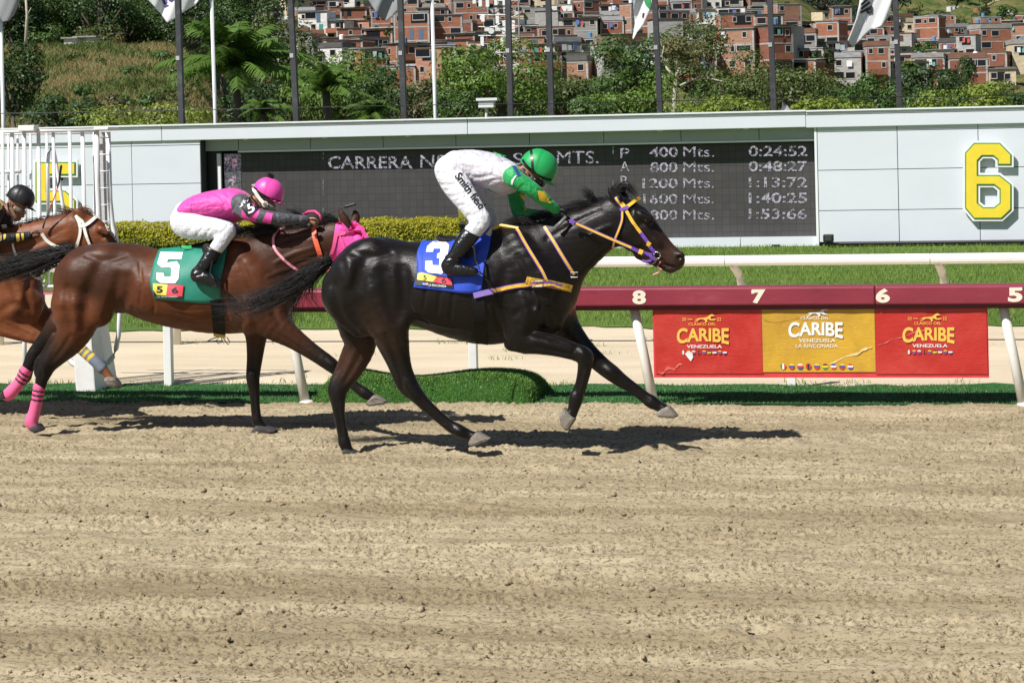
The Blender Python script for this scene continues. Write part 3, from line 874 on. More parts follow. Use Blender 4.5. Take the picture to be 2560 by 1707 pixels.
    s = W(1940, 617, yb - 0.25); MB().box(s[0] - 0.07, s[0] + 0.07, yb - 0.3, yb - 0.2, 0, 0.045).build('cable_box', dark, root)
    return root
tote_board()

# ================================================================== winning post
def winning_post():
    y = 18.25
    base = G(215, 985); y = base[1]
    root = empty('winning_post', base, 'tall white pipe frame winning post with leaning white foot at the left edge', 'winning post')
    wm = dirty_white('gate_white', (0.80, 0.80, 0.79), (0.45, 0.40, 0.34), 0.3, 0.4)
    P = lambda a, b, d=0.0: W(a, b, y + d)
    # leaning foot
    b0 = P(190, 985); b1 = P(240, 985); t0 = P(178, 840); t1 = P(227, 840)
    dz = t0[2] - b0[2]; H2 = 1.15; k = H2 / dz
    x00, x01 = b0[0], b1[0]; sx = (t0[0] - b0[0]) * k
    mb = MB()
    mb.add([(x00, y, -0.03), (x01, y, -0.03), (x01 + 0.02, y + 0.5, -0.03), (x00 + 0.02, y + 0.5, -0.03),
            (x00 + sx, y + 0.02, H2), (x01 + sx, y + 0.02, H2), (x01 + sx, y + 0.3, H2), (x00 + sx, y + 0.3, H2)],
           [(0, 3, 2, 1), (4, 5, 6, 7), (0, 1, 5, 4), (1, 2, 6, 5), (2, 3, 7, 6), (3, 0, 4, 7)])
    mb.build('leaning_foot', wm, root, bevel=0.012)
    def pipe(name, pts, r, d=0.0):
        return MB().tube([P(a, b, d) for a, b in pts], r, 10).build(name, wm, root, smooth=True)
    hoop = [(272, 905), (282, 892), (290, 872), (296, 840), (300, 780), (300, 700), (297, 640), (290, 600), (281, 560), (275, 500), (270, 330)]
    pipe('hoop', [(160, 870), (168, 893), (180, 908), (200, 918), (225, 920), (250, 916)] + hoop, 0.022, 0.25)
    # tower with twin uprights
    pipe('upright', [(241, 325), (244, 450), (250, 600), (256, 720)], 0.024, 0.05)
    pipe('upright', [(236, 325), (238, 560), (241, 700)], 0.014, 0.2)
    mesh = plain('perforated_grey', (0.50, 0.50, 0.50), 0.5, 0.25, 120)
    a0, a1 = P(248, 330, 0.12), P(262, 330, 0.12); c0, c1 = P(256, 720, 0.12), P(272, 720, 0.12)
    MB().add([a0, a1, c1, c0, a0 + [0, .01, 0], a1 + [0, .01, 0], c1 + [0, .01, 0], c0 + [0, .01, 0]], [(0, 3, 2, 1), (4, 5, 6, 7), (0, 1, 5, 4), (1, 2, 6, 5), (2, 3, 7, 6), (3, 0, 4, 7)])
    mb = MB(); mb.add([a0, a1, c1, c0, a0 + np.array([0, .01, 0]), a1 + np.array([0, .01, 0]), c1 + np.array([0, .01, 0]), c0 + np.array([0, .01, 0])], [(0, 3, 2, 1), (4, 5, 6, 7), (0, 1, 5, 4), (1, 2, 6, 5), (2, 3, 7, 6), (3, 0, 4, 7)])
    mb.build('perforated_panel', mesh, root)
    for q in range(8): pipe('rung', [(241, 345 + q * 42), (274, 344 + q * 42)], 0.006, 0.05)
    for x, x2, r, d in ((6, 9, 0.016, 0), (20, 23, 0.010, 0.3), (30, 33, 0.018, 0.05), (44, 46, 0.010, 0.35), (60, 64, 0.018, 0), (76, 79, 0.012, 0.3), (96, 100, 0.017, 0.05), (117, 120, 0.012, 0.3), (133, 139, 0.014, 0.05), (174, 180, 0.015, 0.0), (206, 213, 0.017, 0.05)):
        pipe('bar', [(x, 330), (x2, 600), (x2 + 1, 720)], r, d)
    pipe('arch', [(121, 560), (119, 420), (121, 385), (127, 372), (134, 376), (139, 400), (160, 530), (166, 600)], 0.016, 0.15)
    pipe('top_bar', [(-120, 333), (0, 330), (240, 326)], 0.016, 0.02); pipe('top_bar', [(-120, 339), (0, 336), (240, 332)], 0.012, 0.3)
    pipe('cross_bar', [(-120, 432), (0, 430), (52, 429)], 0.018, 0.3)
    p0, p1 = P(52, 329), P(92, 313)
    MB().box(p0[0], p1[0], y - 0.06, y + 0.05, p0[2] - 0.0, p1[2]).build('camera_box', wm, root, bevel=0.008)
    p0, p1 = P(236, 326), P(272, 318); MB().box(p0[0], p1[0], y - 0.02, y + 0.24, p0[2], p1[2]).build('cap', wm, root, bevel=0.006)
    for x in (-60, -30, -90): pipe('bar', [(x, 332), (x + 3, 720)], 0.016)
    # pipe feet behind the horse
    for q in (-100, 60): pipe('foot_pipe', [(q, 720), (q + 3, 978)], 0.02, 0.15)
    pipe('foot_rail', [(-110, 720), (256, 715)], 0.016, 0.1)
winning_post()
# ================================================================== organic bodies: one smooth skin grown over a chain skeleton
def surface_nets(Fd, org, h):
    """naive surface nets: quads around the zero level of a sampled field"""
    s = Fd < 0
    nx, ny, nz = Fd.shape
    cnt = np.zeros((nx - 1, ny - 1, nz - 1), np.int8)
    for dx in (0, 1):
        for dy in (0, 1):
            for dz in (0, 1):
                cnt += s[dx:nx - 1 + dx, dy:ny - 1 + dy, dz:nz - 1 + dz]
    act = (cnt > 0) & (cnt < 8)
    I = np.argwhere(act)
    idm = np.full(act.shape, -1, np.int64); idm[act] = np.arange(len(I))
    C = np.array([(a, b, c) for a in (0, 1) for b in (0, 1) for c in (0, 1)])
    val = [Fd[I[:, 0] + c[0], I[:, 1] + c[1], I[:, 2] + c[2]] for c in C]
    acc = np.zeros((len(I), 3)); n = np.zeros(len(I))
    for i in range(8):
        for j in range(i + 1, 8):
            if abs(C[i] - C[j]).sum() != 1: continue
            cr = (val[i] < 0) != (val[j] < 0)
            t = np.where(cr, val[i] / (val[i] - val[j] + 1e-12), 0)
            acc += np.where(cr[:, None], C[i] + t[:, None] * (C[j] - C[i]), 0); n += cr
    V = (I + acc / np.maximum(n, 1)[:, None]) * h + org
    Q = []
    for ax in range(3):
        a = [slice(None)] * 3; b = [slice(None)] * 3
        a[ax] = slice(0, -1); b[ax] = slice(1, None)
        s0, s1 = s[tuple(a)], s[tuple(b)]
        E = np.argwhere(s0 != s1)
        u, v = [(1, 2), (2, 0), (0, 1)][ax]
        ok = (E[:, u] > 0) & (E[:, v] > 0) & (E[:, u] < Fd.shape[u] - 1) & (E[:, v] < Fd.shape[v] - 1)
        E = E[ok]
        def cell(du, dv):
            q = E.copy(); q[:, u] += du; q[:, v] += dv
            return idm[q[:, 0], q[:, 1], q[:, 2]]
        q = np.stack([cell(-1, -1), cell(0, -1), cell(0, 0), cell(-1, 0)], 1)
        flip = ~s0[E[:, 0], E[:, 1], E[:, 2]]
        q[flip] = q[flip][:, ::-1]
        Q.append(q)
    return V, np.concatenate(Q)

class Body:
    """capsule chains with elliptical sections, smoothly joined or carved"""
    def __init__(s, h): s.h = h; s.segs = []; s.cuts = []
    def chain(s, P, R, Wd, cols, k=0.03, op=1, sub=3):
        P = np.asarray(P, float); R = np.asarray(R, float); Wd = np.asarray(Wd, float); cols = np.asarray(cols, float)
        if len(P) == 1:
            P = np.repeat(P, 2, 0); P[1, 0] += 1e-4; R = np.repeat(R, 2); Wd = np.repeat(Wd, 2); cols = np.repeat(cols, 2, 0); sub = 1
        A = np.concatenate([P, R[:, None], Wd[:, None], cols], 1)
        if sub > 1 and len(A) > 2:
            E = np.concatenate([[2 * A[0] - A[1]], A, [2 * A[-1] - A[-2]]]); out = []
            for i in range(1, len(E) - 2):
                for q in range(sub):
                    t = q / sub; p0, p1, p2, p3 = E[i - 1], E[i], E[i + 1], E[i + 2]
                    out.append(0.5 * (2 * p1 + (p2 - p0) * t + (2 * p0 - 5 * p1 + 4 * p2 - p3) * t * t + (3 * p1 - p0 - 3 * p2 + p3) * t ** 3))
            out.append(E[-2]); A = np.array(out)
            A[:, 3] = np.maximum(A[:, 3], 0.002); A[:, 5:] = np.clip(A[:, 5:], 0, 1)
        cid = len(s.segs)
        for i in range(len(A) - 1):
            s.segs.append((A[i], A[i + 1], k, op, cid))
    @staticmethod
    def dist(P, a, b):
        ab = b[:3] - a[:3]; L = float(ab @ ab) + 1e-12
        t = np.clip(((P - a[:3]) @ ab) / L, 0, 1)
        c = a[:3] + t[..., None] * ab
        r = a[3] + t * (b[3] - a[3]); w = a[4] + t * (b[4] - a[4])
        d = P - c
        q = np.sqrt(d[..., 0] ** 2 + d[..., 2] ** 2 + (d[..., 1] / w) ** 2)
        return (q - r) * np.minimum(w, 1.0) ** 0.5, t
    def field(s):
        h = s.h; lo = np.full(3, 1e9); hi = -lo
        for a, b, k, op, _ in s.segs:
            if op < 0: continue
            for q in (a, b):
                e = q[3] * np.array([1, max(q[4], 0.2), 1]); lo = np.minimum(lo, q[:3] - e); hi = np.maximum(hi, q[:3] + e)
        lo -= 4 * h + 0.02; hi += 4 * h + 0.02
        n = np.ceil((hi - lo) / h).astype(int) + 1
        Fd = np.full(n, 0.5, np.float32)
        g = [lo[i] + h * np.arange(n[i]) for i in range(3)]
        groups = {}
        for sg in s.segs: groups.setdefault(sg[4], []).append(sg)
        for gr in groups.values():                       # each chain is one solid; chains blend smoothly with each other
            k, op = gr[0][2], gr[0][3]; m = k + 3 * h; boxes = []
            for a, b, _, _, _ in gr:
                e = max(a[3], b[3]) * np.array([1, max(a[4], b[4]), 1]) + m * 1.3
                l = np.floor((np.minimum(a[:3], b[:3]) - e - lo) / h).astype(int); u = np.ceil((np.maximum(a[:3], b[:3]) + e - lo) / h).astype(int) + 1
                boxes.append((np.maximum(l, 0), np.minimum(u, n)))
            L = np.min([q[0] for q in boxes], 0); U = np.max([q[1] for q in boxes], 0)
            if (U <= L).any(): continue
            D = np.full(U - L, 1.0, np.float32)
            for (a, b, _, _, _), (l, u) in zip(gr, boxes):
                if (u <= l).any(): continue
                P = np.stack(np.meshgrid(*[g[i][l[i]:u[i]] for i in range(3)], indexing='ij'), -1)
                d, _t = s.dist(P, a, b); sl = tuple(slice(l[i] - L[i], u[i] - L[i]) for i in range(3))
                D[sl] = np.minimum(D[sl], d.astype(np.float32))
            sl = tuple(slice(L[i], U[i]) for i in range(3)); f = Fd[sl]
            if op > 0:
                hh = np.maximum(k - np.abs(f - D), 0) / k; Fd[sl] = np.minimum(f, D) - hh * hh * k * 0.25
            else:
                hh = np.maximum(k - np.abs(f + D), 0) / k; Fd[sl] = np.maximum(f, -D) + hh * hh * k * 0.25
        for fn in s.cuts:
            P = np.stack(np.meshgrid(*g, indexing='ij'), -1)
            Fd = np.maximum(Fd, fn(P).astype(np.float32))
        return Fd, lo
    def mesh(s, name, hard=False, soft=0.018, noise=0.0, nscale=20.0):
        Fd, lo = s.field()
        V, Q = surface_nets(Fd, lo, s.h)
        C = np.zeros((len(V), 3)); Ws = np.zeros(len(V)); best = np.full(len(V), 1e9)
        for a, b, k, op, _ in s.segs:
            if a[5] < 0: continue
            near = np.ones(len(V), bool)
            m = max(a[3], b[3]) * max(1, a[4], b[4]) + 0.12
            near = np.all((V > np.minimum(a[:3], b[:3]) - m) & (V < np.maximum(a[:3], b[:3]) + m), 1)
            if not near.any(): continue
            d, t = s.dist(V[near], a, b)
            if op < 0: d = np.abs(d) - 0.004
            col = a[5:8] + t[:, None] * (b[5:8] - a[5:8])
            if hard:
                idx = np.where(near)[0]; bt = d < best[idx]
                C[idx[bt]] = col[bt]; best[idx[bt]] = d[bt]; Ws[idx[bt]] = 1
            else:
                w = np.exp(-np.clip(d, -0.08, 1) / soft)
                C[near] += w[:, None] * col; Ws[near] += w
        C /= np.maximum(Ws, 1e-9)[:, None]
        me = pymesh(name, V, Q.astype(np.int32), True)
        at = me.color_attributes.new('Col', 'FLOAT_COLOR', 'POINT')
        at.data.foreach_set('color', np.concatenate([C, np.ones((len(C), 1))], 1).astype(np.float32).ravel())
        return me

def relief(body, ref, paths):
    """muscle grooves (op -1) and ridges, tendons, folds (op +1) laid on the near surface of a body"""
    cb = Body(0.018); cb.segs = list(body.segs); cb.cuts = body.cuts
    Fd, lo = cb.field(); V, Q = surface_nets(Fd, lo, 0.018)
    bv = BVHTree.FromPolygons([Vector(v) for v in V], Q.tolist())
    for pts, rpx, op in paths:
        r = ref.m(rpx); P = []
        for x, y, _ in spline([(q[0], q[1], 0) for q in pts], max(3, len(pts) * 2)):
            a, b = ref.px(x, y); d = Vector(ray(a, b)).normalized(); h = bv.ray_cast(Vector(CAM), d)
            if h[0] is None: continue
            n = h[1] if h[1].dot(d) < 0 else -h[1]
            P.append(np.array(h[0] + n * (r * (0.36 if r < 0.0165 else 0.56) if op < 0 else -r * (0.35 if r < 0.0165 else 0.55))))
        if len(P) < 2: continue
        m = len(P); tp = [r * (0.45 + 0.55 * sin(pi * (i + 0.6) / (m + 0.2))) for i in range(m)]
        body.chain(P, tp, [1.0] * m, [(-1, 0, 0)] * m, r * (1.3 if r < 0.0165 else 1.9), op, 1)

class Ref:
    """reads node lists given in a zoomed view of the photograph, on a vertical plane of the world"""
    def __init__(s, ox, oy, sc, y): s.ox, s.oy, s.sc, s.y = ox, oy, sc, y
    def px(s, x, y): return s.ox + x / s.sc, s.oy + y / s.sc
    def p(s, x, y, dy=0.0): a, b = s.px(x, y); return W(a, b, s.y + dy)
    def m(s, r, dy=0.0): return r / s.sc * PXM(W(1280, 700, s.y + dy))
    def add(s, body, nodes, col, k=0.03, op=1, sub=3, w=0.85, grow=0.0, scale=1.0):
        """nodes: (x, y, r[, dy[, w[, col]]])"""
        P, R, Wd, C = [], [], [], []
        dy = 0.0; ww = w; cc = col
        for nd in nodes:
            if len(nd) > 3 and nd[3] is not None: dy = nd[3]
            if len(nd) > 4 and nd[4] is not None: ww = nd[4]
            if len(nd) > 5 and nd[5] is not None: cc = nd[5]
            P.append(s.p(nd[0], nd[1], dy)); R.append(s.m(nd[2], dy) * scale + grow); Wd.append(ww); C.append(cc)
        body.chain(P, R, Wd, C, k, op, sub)

def coat_material(name, rough, spec=0.5, lift=1.0):
    t = NT(name); v = t.coord((1, 1, 1))
    a = t.n('ShaderNodeAttribute'); a.attribute_name = 'Col'
    f = t.noise(7.0, 5, 0.6, v); g = t.noise(260.0, 3, 0.7, t.coord((0.25, 1, 1))); q = t.noise(26.0, 4, 0.6, t.coord((0.5, 1, 1.4)))
    c = t.mix(1.0, a.outputs['Color'], t.ramp(f, [(0.3, (0.72,) * 3), (0.72, (1.2,) * 3)]), 'MULTIPLY')
    c = t.mix(1.0, c, t.ramp(g, [(0.3, (0.75,) * 3), (0.7, (1.15,) * 3)]), 'MULTIPLY')
    t.set(Base_Color=c, Roughness=t.ramp(q, [(0.3, (rough - 0.06,) * 3), (0.7, (rough + 0.16,) * 3)]))
    t.b.inputs['Specular IOR Level'].default_value = spec
    t.b.inputs['Sheen Weight'].default_value = 0.05; t.b.inputs['Sheen Roughness'].default_value = 0.4
    bp = t.n('ShaderNodeBump'); bp.inputs['Strength'].default_value = 0.15; bp.inputs['Distance'].default_value = 0.02; t.l(q, bp.inputs['Height'])
    b2 = t.n('ShaderNodeBump'); b2.inputs['Strength'].default_value = 0.30; b2.inputs['Distance'].default_value = 0.005; t.l(g, b2.inputs['Height']); t.l(bp.outputs[0], b2.inputs['Normal'])
    t.l(b2.outputs[0], t.b.inputs['Normal'])
    return t.m

def hair_mesh(name, strands, w0=0.0016, seg=9):
    """strands: list of polylines (arrays); three-sided tapering fibres"""
    V, Fc = [], []
    for pl in strands:
        pl = np.asarray(pl); n = len(pl); b = len(V)
        for i in range(n):
            a0 = pl[max(i - 1, 0)]; b0 = pl[min(i + 1, n - 1)]
            t = (b0 - a0) / (np.linalg.norm(b0 - a0) + 1e-9)
            u = np.cross(t, [0, 1, 0.3]); u /= np.linalg.norm(u) + 1e-9; v = np.cross(t, u)
            r = w0 * (1.15 - 0.95 * (i / (n - 1)) ** 2)
            for k in range(3):
                an = 2 * pi * k / 3
                V.append(pl[i] + r * (cos(an) * u + sin(an) * v))
        for i in range(n - 1):
            for k in range(3):
                a = b + i * 3 + k; c = b + i * 3 + (k + 1) % 3
                Fc.append((a, a + 3, c + 3, c))
    return pymesh(name, np.array(V), np.array(Fc), True)

def spline(P, n):
    P = np.asarray(P, float)
    E = np.concatenate([[2 * P[0] - P[1]], P, [2 * P[-1] - P[-2]]]); m = len(P) - 1
    out = []
    for q in np.linspace(0, m - 1e-6, n):
        i = int(q); t = q - i; p0, p1, p2, p3 = E[i], E[i + 1], E[i + 2], E[i + 3]
        out.append(0.5 * (2 * p1 + (p2 - p0) * t + (2 * p0 - 5 * p1 + 4 * p2 - p3) * t * t + (3 * p1 - p0 - 3 * p2 + p3) * t ** 3))
    return np.array(out)

def tuft(ref, path, n, spread, seed, root=0.3, curl=0.02, ydev=0.06, lenvar=0.35, dy=0.0, droop=0.0):
    """many hairs following a path drawn in the reference view; spread in view units"""
    r = np.random.default_rng(seed); out = []
    base = np.array([[p[0], p[1]] for p in path], float)
    for _ in range(n):
        L = 1 - lenvar * r.random(); off = r.normal(0, 1, 2) * spread; oy = r.normal(0, 1) * ydev
        P = []
        m = len(base)
        for i in range(m):
            t = i / (m - 1) * L; q = t * (m - 1); j = min(int(q), m - 2); f = q - j
            c = base[j] * (1 - f) + base[j + 1] * f
            s = root + (1 - root) * t
            x = c[0] + off[0] * s * 0.6; y = c[1] + off[1] * s + droop * t * t * abs(r.normal(0, 1))
            P.append(ref.p(x, y, dy + oy * s))
        pl = spline(P, 9)
        pl += np.cumsum(r.normal(0, curl * 0.06, (9, 3)), 0)
        out.append(pl)
    return out

def strap_mesh(name, pts3, width, thick, normals=None):
    """flat strap along world points; width lies across the path, facing the camera side"""
    P = np.asarray(pts3); n = len(P); V, Fc = [], []
    for i in range(n):
        t = P[min(i + 1, n - 1)] - P[max(i - 1, 0)]; t /= np.linalg.norm(t) + 1e-9
        nr = normals[i] if normals is not None else (CAM - P[i]); nr = nr - t * (nr @ t); nr /= np.linalg.norm(nr) + 1e-9
        s = np.cross(t, nr)
        wv = width[i] if hasattr(width, '__len__') else width
        V += [P[i] - s * wv / 2 - nr * thick / 2, P[i] + s * wv / 2 - nr * thick / 2, P[i] + s * wv / 2 + nr * thick / 2, P[i] - s * wv / 2 + nr * thick / 2]
    for i in range(n - 1):
        for k in range(4):
            a = i * 4 + k; b = i * 4 + (k + 1) % 4
            Fc.append((a, b, b + 4, a + 4))
    Fc += [(0, 3, 2, 1), tuple(4 * (n - 1) + k for k in range(4))]
    me = bpy.data.meshes.new(name); me.from_pydata([tuple(v) for v in V], [], Fc); me.update()
    bm = bmesh.new(); bm.from_mesh(me); bmesh.ops.recalc_face_normals(bm, faces=bm.faces); bm.to_mesh(me); bm.free()
    return me

def strap(name, ref, pts, width, bvh, mat, parent, lift=0.006, thick=0.004, dense=14, dys=None, free=False):
    """strap drawn in the reference view, laid on the near side of a body (or free in the air)"""
    p2 = spline([(x, y, 0) for x, y in pts], dense)[:, :2]
    out = []; nor = []
    wd = ref.m(width)
    o = Vector(CAM)
    for i, (x, y) in enumerate(p2):
        a, b = ref.px(x, y)
        d = Vector(ray(a, b)).normalized()
        h = bvh.ray_cast(o, d) if bvh is not None and not free else (None,)
        if h[0] is not None:
            nv = h[1] if h[1].dot(d) < 0 else -h[1]
            out.append(np.array(h[0] + nv * lift)); nor.append(np.array(nv))
        else:
            dy = dys if not hasattr(dys, '__len__') else dys[0] + (dys[1] - dys[0]) * i / (len(p2) - 1)
            out.append(W(a, b, ref.y + (dy or 0.0))); nor.append(CAM - out[-1])
    nor = [nn / np.linalg.norm(nn) for nn in nor]
    return link(name, strap_mesh(name, out, wd, thick, nor), mat, parent)

def piped(name, ref, pts, width, bvh, m_in, m_edge, parent, **kw):
    """two-colour strap: wider coloured backing with a narrower band on top"""
    b = strap(name, ref, pts, width, bvh, m_edge, parent, **kw)
    kw2 = dict(kw); kw2['lift'] = kw.get('lift', 0.006) + 0.004
    if kw2.get('free'): kw2['dys'] = (np.array(kw['dys']) - 0.004).tolist() if hasattr(kw['dys'], '__len__') else (kw.get('dys') or 0) - 0.004
    strap('inlay', ref, pts, width * 0.62, bvh, m_in, b, **kw2)
    return b

def hoof(ref, poly, dy, parent, mat, half=0.058):
    """hoof from its side outline: widest at the sole, narrower at the coronet"""
    pts = [ref.p(x, y, dy) for x, y in poly]
    c = np.mean(pts, 0); n = len(pts); V = []; Fc = []
    lay = [(-1.0, 0.62), (-0.82, 0.9), (-0.4, 1.0), (0.4, 1.0), (0.82, 0.9), (1.0, 0.62)]
    for f, s in lay:
        for p in pts:
            V.append((c[0] + (p[0] - c[0]) * s, c[1] + f * half, c[2] + (p[2] - c[2]) * s))
    for i in range(len(lay) - 1):
        for k in range(n):
            a = i * n + k; b = i * n + (k + 1) % n
            Fc.append((a, b, b + n, a + n))
    Fc += [tuple(range(n)), tuple(reversed(range((len(lay) - 1) * n, len(lay) * n)))]
    me = bpy.data.meshes.new('hoof'); me.from_pydata(V, [], Fc); me.update()
    bm = bmesh.new(); bm.from_mesh(me); bmesh.ops.recalc_face_normals(bm, faces=bm.faces)
    es = [e for e in bm.edges if e.calc_face_angle(0) > 0.5]
    bmesh.ops.bevel(bm, geom=es, offset=0.006, segments=2, affect='EDGES'); bm.to_mesh(me); bm.free()
    return link('hoof', me, mat, parent)

def wrap_leg(ref, nodes, parent, stripes, base, h=0.0062, grow=0.004, w=0.9):
    """bandage round a lower leg; stripes = [(t0, t1, colour)] along its length"""
    b = Body(h)
    ref.add(b, [(*n[:4],) for n in nodes], base, k=0.02, w=w, grow=grow)
    me = b.mesh('leg_wrap')
    P = np.array([ref.p(n[0], n[1], n[3]) for n in nodes])
    a, e = P[0], P[-1]; ax = e - a; L = ax @ ax
    co = np.zeros(len(me.vertices) * 3, np.float32); me.vertices.foreach_get('co', co); co = co.reshape(-1, 3)
    t = ((co - a) @ ax) / L
    C = np.tile(np.array(base, float), (len(co), 1))
    for t0, t1, c in stripes: C[(t > t0) & (t < t1)] = c
    me.color_attributes['Col'].data.foreach_set('color', np.concatenate([C, np.ones((len(C), 1))], 1).astype(np.float32).ravel())
    return link('leg_wrap', me, attr_mat('bandage', 0.75, bump=0.25, bscale=120, var=0.15), parent)

def eye(ref, x, y, r, bvh, parent, sink=0.35):
    a, b = ref.px(x, y); d = Vector(ray(a, b)).normalized()
    h = bvh.ray_cast(Vector(CAM), d)
    if h[0] is None: return
    rr = ref.m(r); c = h[0] + d * rr * sink
    bm = bmesh.new(); bmesh.ops.create_uvsphere(bm, u_segments=16, v_segments=10, radius=rr)
    for v in bm.verts: v.co.z *= 0.8; v.co += c
    me = bpy.data.meshes.new('eye'); bm.to_mesh(me); bm.free()
    me.polygons.foreach_set('use_smooth', np.ones(len(me.polygons), dtype=bool))
    t = plain('horse_eye', (0.008, 0.006, 0.005), 0.08)
    return link('eye', me, t, parent)
# ================================================================== horses
BLK = (0.0080, 0.0060, 0.0051); DKB = (0.026, 0.0135, 0.0085); BRN = (0.046, 0.020, 0.012); TAN = (0.085, 0.045, 0.028)
HOOFG = plain('hoof_grey', (0.21, 0.185, 0.15), 0.55, 0.3, 25, 0.3, 120)
HOOFD = plain('hoof_dark', (0.045, 0.04, 0.04), 0.5, 0.3, 25, 0.3, 120)
HAIRK = plain('black_hair', (0.006, 0.0055, 0.0055), 0.45, 0.3, 30)
HAIRR = plain('chestnut_hair', (0.09, 0.028, 0.012), 0.42, 0.3, 30)

def leading_horse():
    gy = G(873, 1130)[1]
    R = Ref(750, 340, 1.867, gy - 0.11)
    root = empty('racehorse', R.p(640, 1480, 0) * [1, 1, 0], 'leading near black racehorse at full gallop under the blue number 3 cloth', 'horse', 'galloping racehorses')
    b = Body(0.0095); A = lambda nodes, k=0.03, op=1, col=BLK, w=0.85, sub=3: R.add(b, nodes, col, k, op, sub, w)
    A([(238, 735, 138, 0, 1.25), (330, 647, 174, 0, 1.03), (480, 681, 192, 0, 0.87), (620, 700, 205, 0, 0.90), (760, 716, 236, 0, 0.83), (880, 706, 268, 0, 0.70), (985, 690, 258, 0, 0.65), (1080, 690, 228, 0, 0.68), (1150, 750, 104, 0, 1.25)], 0.05)
    A([(1040, 640, 208, 0, 0.56), (1140, 580, 180, 0, 0.56), (1228, 530, 158, 0, 0.53), (1363, 449, 122, 0, 0.58), (1452, 398, 106, 0, 0.62)], 0.07)
    A([(1488, 352, 70, 0, 0.72), (1548, 418, 104, 0, 0.60), (1622, 482, 82, 0, 0.62, DKB), (1692, 542, 62, 0, 0.64, BRN), (1744, 578, 53, 0, 0.74, (0.045, 0.026, 0.019))], 0.05)
    A([(1590, 545, 34, 0, 1.1, DKB), (1655, 580, 27, 0, 1.1), (1728, 614, 27, 0, 1.1, (0.05, 0.036, 0.03))], 0.02)
    A([(1700, 600, 7, -0.052, 2.0), (1742, 612, 7, -0.052, 2.0)], 0.008, -1, (0.008, 0.006, 0.006))
    A([(1772, 566, 17, -0.052, 1.4)], 0.012, -1, (0.004, 0.003, 0.003)); A([(1776, 560, 20, -0.035, 0.8)], 0.02, 1, BRN); A([(1770, 568, 13, -0.062, 1.6)], 0.008, -1, (0.004, 0.003, 0.003))
    A([(1535, 455, 62, -0.052, 0.55), (1555, 490, 48, -0.05)], 0.03)                       # jowl
    A([(1610, 430, 13, -0.082, 0.8), (1675, 505, 11, -0.066)], 0.03)                        # facial crest
    A([(1590, 372, 26, -0.076, 0.7), (1632, 388, 20, -0.076)], 0.03)                        # brow
    A([(1580, 425, 15, -0.105, 0.8), (1640, 470, 12, -0.09)], 0.03, -1)
    for dy, tip, bx in ((-0.055, (1443, 231), 1484), (0.05, (1497, 226), 1512)):
        A([(bx, 296, 26, dy, 0.8), ((bx + tip[0]) / 2 - 6, 262, 22, dy * 1.1, 0.6), (tip[0], tip[1], 4, dy * 1.2)], 0.02)
    A([(1476, 280, 9, -0.085, 0.8), (1456, 248, 7, -0.085)], 0.015, -1)
    # muscles of the near side (and the far side in mirror)
    for sg in (-1, 1):
        A([(1000, 500, 55, 0.15 * sg, 0.6), (1060, 620, 75, 0.19 * sg, 0.55), (1130, 760, 80, 0.16 * sg, 0.6)], 0.05)
        A([(980, 800, 80, 0.17 * sg, 0.6), (1070, 810, 95, 0.17 * sg, 0.6)], 0.045)
        A([(1190, 800, 66, 0.085 * sg, 0.9), (1175, 860, 60, 0.09 * sg)], 0.04)
        A([(170, 690, 66, 0.13 * sg, 0.8), (205, 790, 78, 0.15 * sg), (285, 885, 60, 0.14 * sg)], 0.035)
        A([(330, 560, 84, 0.12 * sg, 0.75), (245, 640, 92, 0.15 * sg)], 0.05)
        A([(400, 720, 95, 0.16 * sg, 0.65), (425, 850, 92, 0.165 * sg)], 0.05)
        A([(620, 740, 120, 0.19 * sg, 0.6), (800, 740, 150, 0.19 * sg, 0.5)], 0.06)
    for pth, rr in (([(345, 640), (330, 740), (345, 850), (380, 950)], 15), ([(215, 640), (235, 740), (290, 850)], 11), ([(470, 640), (478, 760), (462, 850)], 22), ([(955, 620), (930, 760), (945, 880)], 15), ([(1000, 690), (1080, 720), (1150, 690)], 12), ([(1110, 850), (1170, 760), (1190, 690)], 11)):
        pts = []
        for x, y in pth: pts.append((x, y, rr, -0.325 if x < 500 else -0.30, 1.6))
        A(pts, 0.05, -1)
    # near hind
    A([(335, 740, 118, -0.12, 0.95), (392, 850, 100, -0.14, 0.85, DKB), (432, 935, 78, -0.145, 0.8), (456, 1015, 58, -0.14, 0.75, BLK), (482, 1095, 45, -0.13, 0.75), (512, 1165, 44, -0.12, 0.8), (556, 1222, 35, -0.115, 0.85), (612, 1277, 28, -0.11, 0.85), (690, 1343, 26, -0.10, 0.9), (742, 1376, 32, -0.10, 0.9), (788, 1394, 24, -0.10, 0.95), (812, 1405, 27, -0.10, 1.0)], 0.04)
    A([(380, 960, 30, -0.14, 0.8), (428, 1070, 20, -0.13), (470, 1160, 23, -0.12), (500, 1200, 18, -0.12)], 0.022)
    A([(575, 1265, 13, -0.115, 0.9), (700, 1370, 12, -0.10)], 0.012)
    # far hind
    A([(250, 780, 110, 0.12, 0.95), (272, 900, 92, 0.13, 0.85), (284, 985, 70, 0.135, 0.75, BRN), (248, 1085, 50, 0.13, 0.75, BRN), (190, 1170, 41, 0.12, 0.8, BLK), (178, 1215, 38, 0.115), (182, 1290, 29, 0.11, 0.85), (199, 1385, 26, 0.11, 0.9), (208, 1432, 30, 0.11), (222, 1462, 25, 0.11), (232, 1478, 27, 0.11)], 0.04)
    A([(222, 1000, 26, 0.13, 0.8, BRN), (180, 1090, 17, 0.13), (150, 1178, 22, 0.12, None, BLK), (160, 1230, 18, 0.12)], 0.022)
